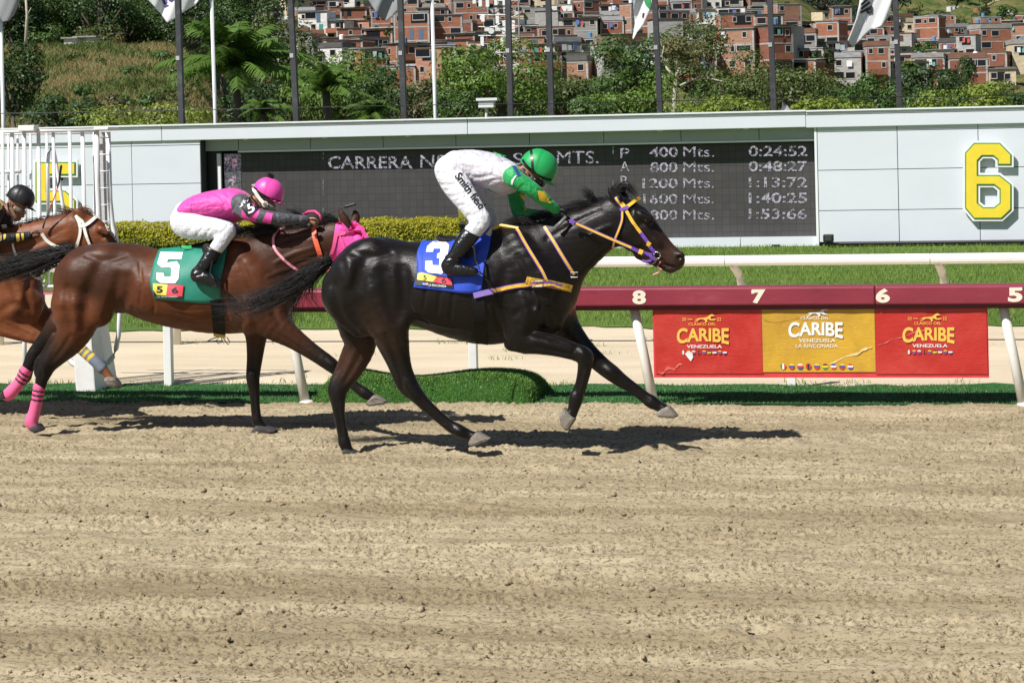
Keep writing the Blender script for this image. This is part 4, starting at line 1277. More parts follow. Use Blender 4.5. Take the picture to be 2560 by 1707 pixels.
    # far fore, reaching forward
    A([(1180, 800, 105, 0.09, 0.8), (1232, 882, 72, 0.11, 0.8), (1312, 978, 50, 0.12, 0.8), (1400, 1062, 41, 0.12, 0.8), (1456, 1106, 39, 0.115, 0.85), (1500, 1140, 33, 0.11), (1552, 1174, 27, 0.11, 0.85), (1612, 1220, 27, 0.11), (1641, 1240, 31, 0.11, 0.9), (1678, 1262, 24, 0.11), (1696, 1274, 27, 0.11, 1.0)], 0.04)
    # near fore, folded
    A([(1065, 780, 108, -0.12, 0.75), (1020, 880, 82, -0.145, 0.75), (1035, 945, 68, -0.15, 0.75), (1110, 962, 56, -0.15, 0.75), (1200, 980, 46, -0.14, 0.75), (1280, 1006, 41, -0.13, 0.8), (1328, 1030, 42, -0.125, 0.85), (1330, 1075, 34, -0.12), (1315, 1145, 28, -0.115, 0.85), (1298, 1195, 28, -0.11), (1289, 1222, 34, -0.11, 0.9), (1276, 1275, 26, -0.11), (1266, 1296, 28, -0.11, 1.0)], 0.035)
    A([(1100, 925, 20, -0.19, 0.8), (1260, 985, 16, -0.165)], 0.03)
    A([(1080, 985, 18, -0.18, 0.8), (1250, 1020, 14, -0.16)], 0.03)
    A([(985, 968, 34, -0.145, 0.9)], 0.03)
    A([(1340, 1110, 13, -0.115, 0.9), (1320, 1190, 12, -0.11)], 0.012)
    relief(b, R, [([(255, 545), (330, 565), (420, 545)], 12, -1), ([(310, 570), (275, 660), (290, 770), (350, 880)], 24, -1), ([(395, 640), (412, 740), (440, 860)], 20, -1), ([(170, 690), (165, 770), (200, 860), (290, 940)], 17, -1),
        ([(210, 560), (235, 600), (225, 690)], 14, 1), ([(478, 620), (486, 740), (458, 850)], 20, -1), ([(905, 800), (935, 900), (950, 960)], 11, -1), ([(1015, 560), (1065, 660), (1105, 760)], 12, -1), ([(925, 700), (955, 800), (968, 890), (958, 950)], 14, -1),
        ([(1000, 835), (1080, 792), (1165, 800)], 13, -1), ([(1185, 740), (1162, 830), (1185, 890)], 12, -1), ([(1030, 740), (1060, 840), (1040, 900)], 14, 1), ([(1120, 640), (1150, 720), (1165, 780)], 14, 1), ([(1060, 930), (1160, 955), (1280, 1002)], 8, -1), ([(1080, 985), (1200, 1003), (1270, 1020)], 7, -1), ([(1090, 960), (1180, 978), (1260, 1000)], 9, 1),
        ([(1300, 640), (1380, 560), (1455, 500)], 10, -1), ([(1150, 480), (1280, 405), (1400, 350)], 10, -1), ([(1330, 480), (1400, 440), (1450, 420)], 10, 1), ([(400, 930), (440, 1030), (470, 1120)], 10, -1), ([(440, 940), (475, 1030), (500, 1110)], 9, 1), ([(310, 960), (255, 1070), (205, 1150)], 9, -1), ([(262, 990), (225, 1070), (180, 1150)], 8, 1),
        ([(535, 1212), (620, 1292), (710, 1362)], 7, -1), ([(168, 1240), (186, 1320), (200, 1410)], 7, -1), ([(195, 1240), (205, 1330), (216, 1410)], 6, 1), ([(1480, 1135), (1560, 1190), (1625, 1235)], 7, -1), ([(1322, 1085), (1308, 1140), (1298, 1190)], 7, -1), ([(1338, 1085), (1326, 1150), (1312, 1200)], 6, 1), ([(495, 1145), (520, 1180), (545, 1205)], 14, 1), ([(470, 1130), (478, 1170)], 9, -1), ([(1312, 1005), (1335, 1035)], 15, 1), ([(1435, 1090), (1465, 1112)], 15, 1), ([(735, 1370), (755, 1382)], 12, 1),
        ([(1595, 430), (1640, 470), (1690, 515)], 8, 1), ([(1500, 470), (1535, 515), (1590, 525)], 9, -1), ([(1570, 350), (1600, 372), (1640, 384)], 8, 1), ([(1592, 398), (1615, 412), (1640, 405)], 7, -1), ([(1690, 594), (1720, 606), (1750, 616)], 4, -1), ([(1700, 500), (1740, 540)], 7, -1),
        ([(560, 860), (680, 890), (800, 905)], 6, 1), ([(640, 560), (655, 700), (640, 830)], 9, -1), ([(700, 580), (715, 720), (700, 860)], 8, -1), ([(580, 540), (590, 680), (575, 810)], 8, -1), ([(505, 780), (540, 840), (600, 870)], 10, -1), ([(1085, 700), (1110, 780), (1090, 850)], 5, 1)])
    body = link('body', b.mesh('body'), coat_material('black_coat', 0.31, 0.27), root)
    bv = bvh_of(body)
    for poly, dy, mt in (([(828, 1376), (892, 1412), (868, 1424), (806, 1448), (786, 1438), (800, 1404)], -0.10, HOOFG), ([(1724, 1256), (1768, 1306), (1742, 1316), (1672, 1310), (1660, 1295), (1690, 1268)], 0.11, HOOFG),
                     ([(1236, 1264), (1290, 1318), (1258, 1368), (1242, 1376), (1222, 1350), (1211, 1304)], -0.11, HOOFG), ([(218, 1455), (262, 1468), (276, 1482), (200, 1490), (204, 1460)], 0.11, HOOFD)):
        hoof(R, poly, dy, root, mt)
    eye(R, 1616, 396, 13, bv, root)
    # mane and forelock
    st = []
    r = np.random.default_rng(3)
    for i in range(30):                                  # hair lying over the crest towards the far side
        f = i / 29
        x = 1010 + f * 450; y = 412 - f * 118 + 10
        st += tuft(R, [(x, y), (x - 30, y - 16), (x - 70, y - 6), (x - 110, y + 24)], 13, 11, 100 + i, 0.5, 0.05, 0.02, 0.4, 0.035)
    st += tuft(R, [(1395, 320), (1375, 300), (1355, 275), (1325, 250), (1305, 238)], 70, 13, 5, 0.5, 0.05, 0.02, 0.5)
    st += tuft(R, [(1380, 325), (1330, 318), (1280, 322), (1230, 345)], 110, 14, 6, 0.6, 0.05, 0.025, 0.4)
    st += tuft(R, [(1360, 320), (1365, 280), (1375, 255), (1392, 240)], 10, 8, 7, 0.5, 0.05, 0.02, 0.6)
    st += tuft(R, [(1120, 425), (1060, 405), (1000, 395), (940, 390)], 130, 15, 8, 0.5, 0.05, 0.03, 0.5, -0.02)
    st += tuft(R, [(1475, 262), (1505, 228), (1545, 250), (1580, 290)], 90, 12, 9, 0.7, 0.04, 0.03, 0.5, -0.02)
    st += tuft(R, [(1470, 250), (1478, 232), (1485, 224)], 25, 16, 10, 0.7, 0.05, 0.03, 0.5)
    link('mane', hair_mesh('mane', st, 0.0017), HAIRK, root)
    T = Ref(0, 400, 2.178, R.y)
    st = tuft(T, [(1790, 548), (1730, 592), (1640, 650), (1540, 715), (1420, 770), (1290, 800), (1150, 785)], 520, 36, 12, 0.30, 0.16, 0.06, 0.6, 0.0, 14)
    st += tuft(T, [(1780, 560), (1710, 620), (1640, 700), (1600, 780), (1600, 860), (1615, 920)], 70, 26, 13, 0.4, 0.12, 0.05, 0.55)
    st += tuft(T, [(1770, 565), (1700, 640), (1690, 740), (1720, 800), (1760, 860)], 34, 22, 14, 0.4, 0.12, 0.05, 0.6)
    st += tuft(T, [(1790, 560), (1740, 585), (1690, 612)], 160, 20, 15, 0.8, 0.05, 0.03, 0.2)
    link('tail', hair_mesh('tail', st, 0.0019), HAIRK, root)
    return R, root, body, bv
R3, H3, HB3, BV3 = leading_horse()

BAY = (0.112, 0.035, 0.0130); BAYD = (0.058, 0.0215, 0.0105); BAYL = (0.18, 0.06, 0.02)
def second_horse():
    gy = G(640, 1083)[1]
    R = Ref(0, 400, 2.178, gy - 0.10)
    root = empty('racehorse', R.p(850, 1470, 0) * [1, 1, 0], 'bay racehorse with green number 5 cloth and pink leg wraps in the middle', 'horse', 'galloping racehorses')
    b = Body(0.0105); A = lambda nodes, k=0.03, op=1, col=BAY, w=0.85, sub=3: R.add(b, nodes, col, k, op, sub, w)
    A([(420, 690, 124, 0, 1.30), (490, 640, 184, 0, 1.08, BAYD), (700, 641, 194, 0, 0.95, BAYD), (850, 686, 205, 0, 0.97, BAY), (1000, 700, 228, 0, 0.96), (1150, 700, 250, 0, 0.86), (1280, 692, 258, 0, 0.74), (1390, 692, 240, 0, 0.72, BAYD), (1485, 730, 130, 0, 1.1, BAYD)], 0.05)
    A([(1370, 625, 208, 0, 0.6, BAYD), (1480, 560, 178, 0, 0.55), (1590, 515, 148, 0, 0.55), (1700, 476, 126, 0, 0.6), (1800, 446, 108, 0, 0.6)], 0.07)
    A([(1850, 420, 78, 0, 0.7, BAYD), (1915, 490, 100, 0, 0.6), (1990, 572, 84, 0, 0.6), (2060, 660, 62), (2112, 728, 53, 0, 0.75)], 0.05)
    A([(2010, 650, 32, 0, 1.1, BAYD), (2098, 765, 27)], 0.02)
    for nodes in ([(1895, 372, 30, -0.05, 0.7), (1872, 318, 28, -0.06, 0.55), (1843, 254, 4, -0.06)], [(1925, 350, 28, 0.06, 0.7), (1938, 305, 24, 0.07, 0.55), (1922, 262, 4, 0.07)]): A(nodes, 0.02, 1, BAYD)
    A([(1905, 350, 10, -0.10, 0.8), (1876, 292, 8, -0.09)], 0.012, -1, (0.03, 0.015, 0.01))
    for sg in (-1, 1):
        A([(1280, 520, 60, 0.15 * sg, 0.6), (1360, 640, 80, 0.185 * sg, 0.55), (1440, 760, 86, 0.16 * sg, 0.6)], 0.05)
        A([(1290, 800, 85, 0.17 * sg, 0.6), (1380, 810, 100, 0.165 * sg, 0.6)], 0.045)
        A([(1520, 800, 66, 0.085 * sg, 0.9), (1500, 860, 60, 0.09 * sg)], 0.04)
        A([(375, 690, 72, 0.13 * sg, 0.8), (385, 790, 88, 0.15 * sg), (420, 880, 84, 0.15 * sg)], 0.035)
        A([(560, 560, 95, 0.12 * sg, 0.75), (440, 620, 100, 0.15 * sg)], 0.05)
        A([(590, 700, 100, 0.15 * sg, 0.65), (530, 820, 95, 0.16 * sg)], 0.05)
        A([(850, 720, 120, 0.19 * sg, 0.6), (1050, 720, 150, 0.19 * sg, 0.5)], 0.06)
    for pth, rr in (([(560, 640), (500, 740), (470, 850), (440, 930)], 13), ([(660, 640), (640, 740), (600, 820)], 18), ([(1240, 600), (1225, 750), (1240, 880)], 14), ([(1420, 850), (1470, 770), (1500, 690)], 11), ([(1440, 640), (1540, 600), (1640, 560)], 9)):
        A([(x, y, rr, -0.32 if x < 1300 else -0.26, 1.5, (-1, 0, 0)) for x, y in pth], 0.05, -1)
    A([(420, 800, 150, -0.11, 0.9), (415, 900, 112, -0.135, 0.85), (378, 985, 84, -0.145, 0.8, BAYD), (322, 1050, 64, -0.14, 0.75, DKB), (264, 1110, 52, -0.13, 0.75, BLK), (238, 1165, 43, -0.125, 0.8), (223, 1215, 34, -0.12), (205, 1290, 30, -0.115, 0.85), (186, 1380, 29, -0.11), (172, 1424, 34, -0.11, 0.9), (182, 1452, 29, -0.11)], 0.04)
    A([(300, 960, 26, -0.14, 0.8, BLK), (240, 1050, 18, -0.135), (208, 1102, 24, -0.13), (200, 1160, 17, -0.125)], 0.022, 1, BLK)
    A([(335, 900, 88, 0.11, 0.85, BAYD), (272, 960, 58, 0.125, 0.8, BLK), (215, 1018, 43, 0.13, 0.78), (180, 1068, 41, 0.125), (150, 1130, 33, 0.12, 0.85), (106, 1210, 29, 0.115), (62, 1265, 34, 0.11), (28, 1284, 27, 0.11)], 0.04, 1, BLK)
    A([(1395, 850, 98, 0.09, 0.8, BAYD), (1395, 960, 62, 0.10, 0.8), (1388, 1070, 46, 0.10, 0.8, DKB), (1377, 1178, 39, 0.10, 0.85, BLK), (1382, 1232, 34, 0.10), (1388, 1310, 27, 0.10), (1395, 1385, 27, 0.10), (1401, 1420, 31, 0.10), (1428, 1455, 27, 0.10)], 0.04, 1, BLK)
    A([(1410, 800, 128, -0.12, 0.75), (1490, 892, 92, -0.135, 0.78, BAYD), (1592, 966, 62, -0.135, 0.78), (1702, 1044, 46, -0.13, 0.78, DKB), (1802, 1114, 41, -0.12, 0.85, BLK), (1878, 1180, 29, -0.115), (1945, 1240, 28, -0.11), (1985, 1268, 32, -0.11), (2018, 1288, 27, -0.11)], 0.04)
    A([(1350, 915, 34, -0.12, 0.9, (0.11, 0.05, 0.035))], 0.06)
    relief(b, R, [([(470, 520), (570, 545), (680, 520)], 13, -1), ([(540, 580), (490, 690), (470, 800), (450, 920)], 26, -1), ([(645, 640), (630, 730), (580, 850)], 22, -1), ([(365, 700), (360, 790), (385, 900)], 18, -1), ([(700, 640), (690, 740), (640, 820)], 20, -1),
        ([(760, 560), (770, 680), (760, 790)], 9, -1), ([(830, 760), (840, 800), (830, 840)], 8, -1), ([(1230, 640), (1215, 760), (1235, 880), (1250, 940)], 14, -1), ([(1310, 560), (1360, 670), (1400, 760)], 13, -1), ([(1300, 830), (1390, 790), (1480, 800)], 14, -1), ([(1330, 760), (1360, 860), (1340, 910)], 15, 1), ([(1520, 740), (1490, 830), (1520, 890)], 13, -1), ([(1550, 620), (1640, 560), (1740, 520)], 11, -1), ([(1470, 470), (1590, 430), (1700, 405)], 10, -1), ([(1500, 560), (1600, 510), (1700, 480)], 11, 1), ([(1450, 640), (1520, 610), (1600, 590)], 9, 1),
        ([(1520, 900), (1620, 975), (1740, 1065)], 9, -1), ([(1480, 930), (1600, 1000), (1700, 1070)], 8, -1), ([(1385, 990), (1380, 1080), (1372, 1150)], 9, -1), ([(1365, 1160), (1380, 1195)], 14, 1), ([(1375, 1240), (1383, 1310), (1392, 1390)], 6, -1), ([(380, 960), (330, 1040), (285, 1090)], 11, -1), ([(310, 980), (265, 1060), (225, 1110)], 9, 1), ([(255, 1095), (240, 1140)], 15, 1), ([(225, 1150), (218, 1200)], 8, -1), ([(1790, 1100), (1820, 1128)], 14, 1), ([(1850, 1150), (1910, 1212), (1960, 1256)], 7, -1),
        ([(950, 830), (1040, 850), (1130, 850)], 6, -1), ([(960, 860), (1060, 880), (1150, 885)], 5, -1), ([(940, 800), (1030, 815), (1120, 812)], 5, -1), ([(720, 800), (780, 840), (860, 870)], 9, -1)])
    body = link('body', b.mesh('body'), coat_material('bay_coat', 0.38, 0.22), root)
    bv = bvh_of(body)
    for poly, dy, mt in (([(163, 1457), (213, 1432), (242, 1464), (236, 1472), (196, 1486)], -0.11, HOOFD), ([(1402, 1438), (1460, 1450), (1516, 1470), (1500, 1486), (1372, 1490), (1374, 1470)], 0.10, HOOFD), ([(2040, 1274), (2108, 1312), (2100, 1326), (2012, 1340), (1992, 1326)], -0.11, HOOFG), ([(26, 1254), (46, 1296), (0, 1302), (-18, 1270)], 0.11, HOOFD)):
        hoof(R, poly, dy, root, mt)
    pk = (0.80, 0.13, 0.30); kk = (0.02, 0.01, 0.012)
    wrap_leg(R, [(213, 1238, 33, -0.118), (205, 1290, 31, -0.115), (188, 1370, 31, -0.11), (172, 1420, 36, -0.11), (182, 1448, 30, -0.11)], root, [(0.055, 0.10, kk), (0.17, 0.22, kk), (0.29, 0.34, kk)], pk)
    wrap_leg(R, [(140, 1146, 33, 0.118), (106, 1210, 30, 0.115), (62, 1262, 35, 0.11), (40, 1280, 31, 0.11)], root, [(0.06, 0.12, kk), (0.2, 0.26, kk), (0.34, 0.40, kk)], pk)
    st = []
    for i in range(26):
        f = i / 25; x = 1290 + f * 540; y = 408 - f * 62
        st += tuft(R, [(x, y), (x - 40, y - 14), (x - 90, y - 4), (x - 130, y + 30)], 20, 16, 300 + i, 0.5, 0.05, 0.025, 0.45, -0.02)
    st += tuft(R, [(1500, 372), (1440, 380), (1380, 395), (1330, 420)], 160, 22, 41, 0.5, 0.05, 0.03, 0.4, -0.06)
    st += tuft(R, [(1690, 345), (1640, 310), (1590, 280), (1550, 275)], 60, 14, 42, 0.6, 0.05, 0.03, 0.5)
    st += tuft(R, [(1840, 340), (1790, 318), (1740, 312), (1700, 330)], 120, 14, 43, 0.6, 0.05, 0.03, 0.5)
    link('mane', hair_mesh('mane', st, 0.0018), HAIRK, root)
    st = tuft(R, [(385, 498), (320, 512), (240, 535), (140, 560), (30, 585), (-90, 605), (-220, 610)], 620, 34, 44, 0.42, 0.10, 0.05, 0.4, 0.0, 26)
    st += tuft(R, [(380, 505), (290, 560), (210, 610), (130, 650), (60, 690)], 60, 26, 45, 0.4, 0.12, 0.05, 0.5)
    st += tuft(R, [(395, 490), (350, 505), (300, 525)], 190, 24, 46, 0.85, 0.05, 0.035, 0.2)
    link('tail', hair_mesh('tail', st, 0.002), HAIRK, root)
    return R, root, body, bv
R5, H5, HB5, BV5 = second_horse()

CH = (0.175, 0.055, 0.020); CHD = (0.105, 0.032, 0.013); CHL = (0.23, 0.085, 0.035)
def third_horse():
    R = Ref(0, 0, 1.0, R5.y + 0.72)
    root = empty('racehorse', R.p(-130, 1060, 0) * [1, 1, 0], 'chestnut racehorse with white bridle entering at the left edge', 'horse', 'galloping racehorses')
    b = Body(0.013); A = lambda nodes, k=0.03, op=1, col=CH, w=0.85, sub=3: R.add(b, nodes, col, k, op, sub, w)
    sh = lambda x, y, r: (x / 2.178 * 0.96 - 604, (y / 2.178 + 400) * 0.96 + 37, r / 2.178 * 0.96)
    T = lambda x, y, r, *e: (*sh(x, y, r), *e)
    A([T(420, 690, 124, 0, 1.30), T(490, 640, 184, 0, 1.08), T(700, 641, 194, 0, 0.95), T(850, 686, 205, 0, 0.97), T(1000, 700, 228, 0, 0.96), T(1150, 700, 250, 0, 0.86), T(1280, 692, 258, 0, 0.74), T(1390, 692, 236, 0, 0.72), T(1475, 730, 130, 0, 1.1)], 0.05)
    A([(-30, 668, 92, 0, 0.6), (30, 638, 76, 0, 0.55), (98, 610, 60, 0, 0.55), (150, 590, 52, 0, 0.6), (186, 575, 47, 0, 0.62)], 0.07)
    A([(203, 561, 34, 0, 0.72), (230, 588, 46, 0, 0.6), (262, 624, 38, 0, 0.6), (292, 660, 28), (315, 688, 24, 0, 0.75)], 0.05)
    A([(268, 650, 14, 0, 1.1), (306, 704, 12)], 0.02)
    A([(228, 600, 28, -0.05, 0.5)], 0.03); A([(250, 572, 10, -0.08, 0.8), (268, 582, 8, -0.08)], 0.03); A([(262, 600, 6, -0.09, 0.9), (282, 626, 5, -0.08)], 0.03)
    A([(203, 541, 12, -0.05, 0.7), (194, 532, 11, -0.06, 0.55), (181, 520, 2, -0.06)], 0.02); A([(210, 536, 11, 0.05, 0.7), (204, 524, 9, 0.06, 0.55), (197, 513, 2, 0.06)], 0.02)
    A([(198, 536, 4, -0.09, 0.8), (188, 526, 3, -0.085)], 0.012, -1, (0.05, 0.02, 0.012))
    for sg in (-1, 1):
        A([(-40, 640, 30, 0.15 * sg, 0.6), (5, 690, 38, 0.17 * sg, 0.55), (45, 745, 42, 0.15 * sg, 0.6)], 0.05)
        A([(-10, 770, 40, 0.17 * sg, 0.6), (30, 765, 46, 0.16 * sg, 0.6)], 0.045)
        A([(78, 760, 34, 0.085 * sg, 0.9), (70, 790, 30, 0.09 * sg)], 0.04)
        A([T(375, 690, 72, 0.13 * sg, 0.8), T(385, 790, 88, 0.15 * sg), T(420, 880, 84, 0.15 * sg)], 0.035)
        A([T(560, 560, 95, 0.12 * sg, 0.75), T(440, 620, 100, 0.15 * sg)], 0.05)
    for pth in ([(110, 600), (150, 590), (180, 585)], [(40, 700), (75, 690), (95, 670)], [(35, 800), (62, 770), (72, 735)]):
        A([(x, y, 5, -0.24 if x > 60 else -0.27, 1.5, (-1, 0, 0)) for x, y in pth], 0.05, -1)
    A([(-10, 770, 52, -0.12, 0.75), (-22, 806, 36, -0.14, 0.75), (2, 812, 29, -0.145, 0.75), (50, 829, 23, -0.14, 0.75), (92, 844, 19, -0.13, 0.82, CHL), (98, 866, 15, -0.125, 0.85, CHD), (86, 896, 12, -0.12), (73, 924, 12, -0.12), (66, 942, 14, -0.12), (56, 955, 11, -0.12)], 0.035)
    A([(20, 808, 9, -0.19, 0.8), (80, 836, 7, -0.165)], 0.03); A([(5, 832, 8, -0.18, 0.8), (75, 850, 6, -0.16)], 0.03)
    A([(60, 765, 46, 0.09, 0.8), (108, 800, 31, 0.11, 0.8), (142, 826, 22, 0.115, 0.8, CHL), (182, 856, 17, 0.11, 0.82), (204, 874, 14, 0.11), (232, 898, 12, 0.105), (250, 914, 13.5, 0.105), (270, 938, 10.5, 0.105), (276, 948, 12, 0.105, 0.95)], 0.04)
    for sg, d in ((-0.12, 0), (0.12, -75)):
        A([T(420 + d, 800, 140, sg, 0.9), T(415 + d, 900, 110, sg * 1.1, 0.85), T(378 + d, 985, 84, sg * 1.15, 0.8), T(322 + d, 1050, 62, sg * 1.15, 0.75), T(264 + d, 1110, 50, sg * 1.1, 0.75), T(223 + d, 1215, 34, sg), T(205 + d, 1290, 30, sg), T(186 + d, 1380, 29, sg), T(172 + d, 1424, 34, sg), T(182 + d, 1452, 29, sg)], 0.04)
    relief(b, R, [([(60, 625), (110, 598), (165, 570)], 5, -1), ([(70, 640), (120, 615), (170, 600)], 6, 1), ([(0, 640), (20, 690), (40, 740)], 7, -1), ([(-10, 790), (30, 760), (70, 770)], 7, -1), ([(80, 690), (65, 740), (80, 780)], 6, -1), ([(10, 810), (50, 826), (88, 842)], 4, -1), ([(0, 825), (45, 842), (80, 852)], 4, 1), ([(222, 600), (240, 628), (262, 640)], 5, -1), ([(245, 575), (262, 572), (275, 582)], 4, 1), ([(120, 600), (140, 620), (160, 625)], 5, -1), ([(-30, 700), (-20, 760), (-25, 810)], 8, -1)])
    body = link('body', b.mesh('body'), coat_material('chestnut_coat', 0.36, 0.26), root)
    bv = bvh_of(body)
    hoof(R, [(262, 946), (272, 940), (290, 943), (304, 966), (299, 971), (272, 964)], 0.105, root, HOOFG)
    hoof(R, [(62, 950), (50, 966), (38, 962), (46, 948)], -0.12, root, HOOFD)
    for d, sg in ((0, -0.12), (-75, 0.12)):
        hoof(R, [T(x + d, y, 1)[:2] for x, y in ((163, 1457), (213, 1432), (242, 1464), (236, 1472), (196, 1486))], sg, root, HOOFD)
    eye(R, 258, 585, 6, bv, root)
    ylw = (0.78, 0.56, 0.05); gb = (0.17, 0.20, 0.25)
    wrap_leg(R, [(198, 868, 13, 0.11), (218, 886, 12.5, 0.108), (240, 905, 13.5, 0.105), (254, 920, 13.5, 0.105)], root, [(0.08, 0.18, ylw), (0.27, 0.37, ylw), (0.46, 0.56, ylw)], gb)
    # white blaze
    decal('blaze', *poly_fill([(262, 560), (270, 566), (285, 585), (296, 604), (292, 606), (278, 588), (266, 572)], 4), on_mesh(bv, 0.003, R.y), plain('white_hair', (0.7, 0.68, 0.65), 0.7), root)
    st = []
    for i in range(20):
        f = i / 19; x = -30 + f * 215; y = 588 - f * 50
        st += tuft(R, [(x, y + 3), (x - 16, y - 4), (x - 34, y - 1), (x - 52, y + 12)], 16, 5, 500 + i, 0.5, 0.05, 0.02, 0.45, 0.03)
    st += tuft(R, [(192, 540), (176, 533), (158, 527), (140, 526)], 130, 6.5, 51, 0.6, 0.06, 0.025, 0.5)
    st += tuft(R, [(196, 528), (212, 524), (228, 532), (238, 545)], 60, 4, 52, 0.7, 0.04, 0.03, 0.5)
    st += tuft(R, [(115, 575), (112, 560), (104, 556), (98, 562)], 60, 5, 53, 0.6, 0.06, 0.02, 0.5)
    link('mane', hair_mesh('mane', st, 0.0018), HAIRR, root)
    st = tuft(R, [T(x, y, 1)[:2] for x, y in ((385, 498), (320, 512), (240, 540), (140, 590), (30, 650))], 200, 13, 54, 0.5, 0.1, 0.05, 0.4)
    link('tail', hair_mesh('tail', st, 0.0022), HAIRR, root)
    return R, root, body, bv
R1, H1, HB1, BV1 = third_horse()
# ================================================================== jockeys
SKIN = (0.36, 0.185, 0.115); SKIND = (0.27, 0.125, 0.075)
skin_mat = attr_mat('skin', 0.5, bump=0.1, bscale=150, var=0.15, nscale=25)
def cloth_mat(name, rough=0.6, sheen=0.1, bump=0.5, spec=0.35):
    """woven cloth or silk with folds as relief"""
    if name in MATS: return MATS[name]
    t = NT(name); a = t.n('ShaderNodeAttribute'); a.attribute_name = 'Col'
    v = t.coord((1.0, 1.0, 1.0)); f = t.noise(9.0, 3, 0.5, t.coord((1.4, 1, 0.8)), 1.2); g = t.noise(600, 2, 0.5, v); q = t.noise(24, 3, 0.5, t.coord((0.7, 1, 1.5)), 0.8)
    c = t.mix(1.0, a.outputs['Color'], t.ramp(q, [(0.3, (0.90,) * 3), (0.7, (1.0,) * 3)]), 'MULTIPLY')
    t.set(Base_Color=c, Roughness=rough); t.b.inputs['Sheen Weight'].default_value = sheen; t.b.inputs['Specular IOR Level'].default_value = spec
    bp = t.n('ShaderNodeBump'); bp.inputs['Strength'].default_value = bump; bp.inputs['Distance'].default_value = 0.03; t.l(f, bp.inputs['Height'])
    b2 = t.n('ShaderNodeBump'); b2.inputs['Strength'].default_value = bump * 1.1; b2.inputs['Distance'].default_value = 0.010; t.l(q, b2.inputs['Height']); t.l(bp.outputs[0], b2.inputs['Normal'])
    t.l(b2.outputs[0], t.b.inputs['Normal']); MATS[name] = t.m; return t.m
BOOT = None
def boot_mat():
    if 'boot_leather' in MATS: return MATS['boot_leather']
    t = NT('boot_leather'); v = t.coord(); f = t.noise(22, 4, 0.6, v, 0.8); g = t.noise(70, 5, 0.7, v)
    c = t.mix(t.ramp(g, [(0.66, (0, 0, 0)), (0.85, (0.12,) * 3)]), (0.008, 0.008, 0.009), (0.16, 0.13, 0.1))
    t.set(Base_Color=c, Roughness=t.ramp(g, [(0.3, (0.16,) * 3), (0.8, (0.4,) * 3)])); t.bump(f, 0.5, 0.012); MATS['boot_leather'] = t.m; return t.m

def chain_paint(ref, nodes_list, h, name, mat, parent, hard=True, k=0.02, grow=0.0, cuts=(), scale=1.0, folds=()):
    b = Body(h)
    for nodes, col, w in nodes_list: ref.add(b, nodes, col, k, 1, 3, w, grow, scale)
    b.cuts += list(cuts)
    if folds: relief(b, ref, [([q[:2] for q in nodes], r * 1.9, -1) for nodes, r in folds])
    return link(name, b.mesh(name, hard), mat, parent)

def half_plane(ref, a, b_, inside):
    A3, B3, C3 = ref.p(*a), ref.p(*b_), ref.p(*inside)
    d = B3 - A3; n = np.array([d[2], 0, -d[0]]); n /= np.linalg.norm(n)
    if (C3 - A3) @ n > 0: n = -n
    return lambda P: (P - A3) @ n

def helmet(ref, c, r, cut, inside, visor, col, parent, band, w=0.84, seam=True, back=None):
    shell = chain_paint(ref, [([(c[0], c[1], r, 0, w), (c[0] + r * 0.10, c[1] + r * 0.03, r * 0.97, 0, w)], col, w)], 0.006, 'helmet', cloth_mat('helmet_cover', 0.42, 0.05, 0.12, 0.5), parent, cuts=[half_plane(ref, *cut, inside)])
    # peak
    b = Body(0.0035); (vx, vy), (tx, ty) = visor
    for s in (0.0, 0.5, 1.0):
        x, y = vx + (tx - vx) * s, vy + (ty - vy) * s; e = 0.092 * (1 - 0.45 * s)
        ref.add(b, [(x - r * 0.35 * (1 - s * 0.3), y - r * 0.22, r * 0.03, -e), (x, y, r * 0.034, -e * 0.5), (x + r * 0.02, y, r * 0.034, 0.0), (x, y, r * 0.034, e * 0.5), (x - r * 0.35 * (1 - s * 0.3), y - r * 0.22, r * 0.03, e)], col, 0.02, 1, 3, 1.0)
    link('peak', b.mesh('peak'), MATS['helmet_cover'], shell)
    bv = bvh_of(shell)
    bm_ = plain('band_black', (0.010, 0.010, 0.012), 0.35)
    for pts, wd in band: strap('helmet_band', ref, pts, wd, bv, bm_, shell, lift=0.003, thick=0.002, dense=12)
    return shell, bv

def fist(ref, wrist, knuck, dy, size, col, mat, parent, name, up=1):
    """closed hand: palm, four curled fingers of unequal length and a thumb along the side"""
    b = Body(0.0040)
    w, k_ = np.array(wrist, float), np.array(knuck, float); d = k_ - w; L = np.linalg.norm(d); d /= L; n = np.array([-d[1], d[0]]) * up
    S = size
    P = lambda t, s: tuple(w + d * t * L + n * s * S)
    ref.add(b, [(*P(0, 0), S * 0.36, dy, 0.8), (*P(0.5, 0.05), S * 0.45, dy, 0.7), (*P(0.95, 0.08), S * 0.46, dy, 0.65)], col, 0.012)
    for i, (s, ln) in enumerate(((-0.42, 0.95), (-0.12, 1.08), (0.18, 1.0), (0.46, 0.82))):
        a = P(1.0, s); f1 = P(1.0, s) + d * S * 0.50 * ln; f2 = f1 + n * S * 0.22 * ln - d * S * 0.08; f3 = f2 - d * S * 0.42 * ln + n * S * 0.05
        rr = S * 0.175
        ref.add(b, [(*a, rr, dy), (*f1, rr * 0.95, dy + 0.006), (*f2, rr * 0.9, dy + 0.022), (*f3, rr * 0.8, dy + 0.034)], col, 0.004, 1, 2, 0.95)
    t0 = P(0.35, -0.35); t1 = np.array(P(0.85, -0.62)); t2 = t1 + d * S * 0.5 + n * S * 0.15
    ref.add(b, [(*t0, S * 0.2, dy - 0.012), (*t1, S * 0.18, dy - 0.02), (*t2, S * 0.15, dy - 0.012)], col, 0.006, 1, 2, 0.95)
    return link(name, b.mesh(name, True), mat, parent)

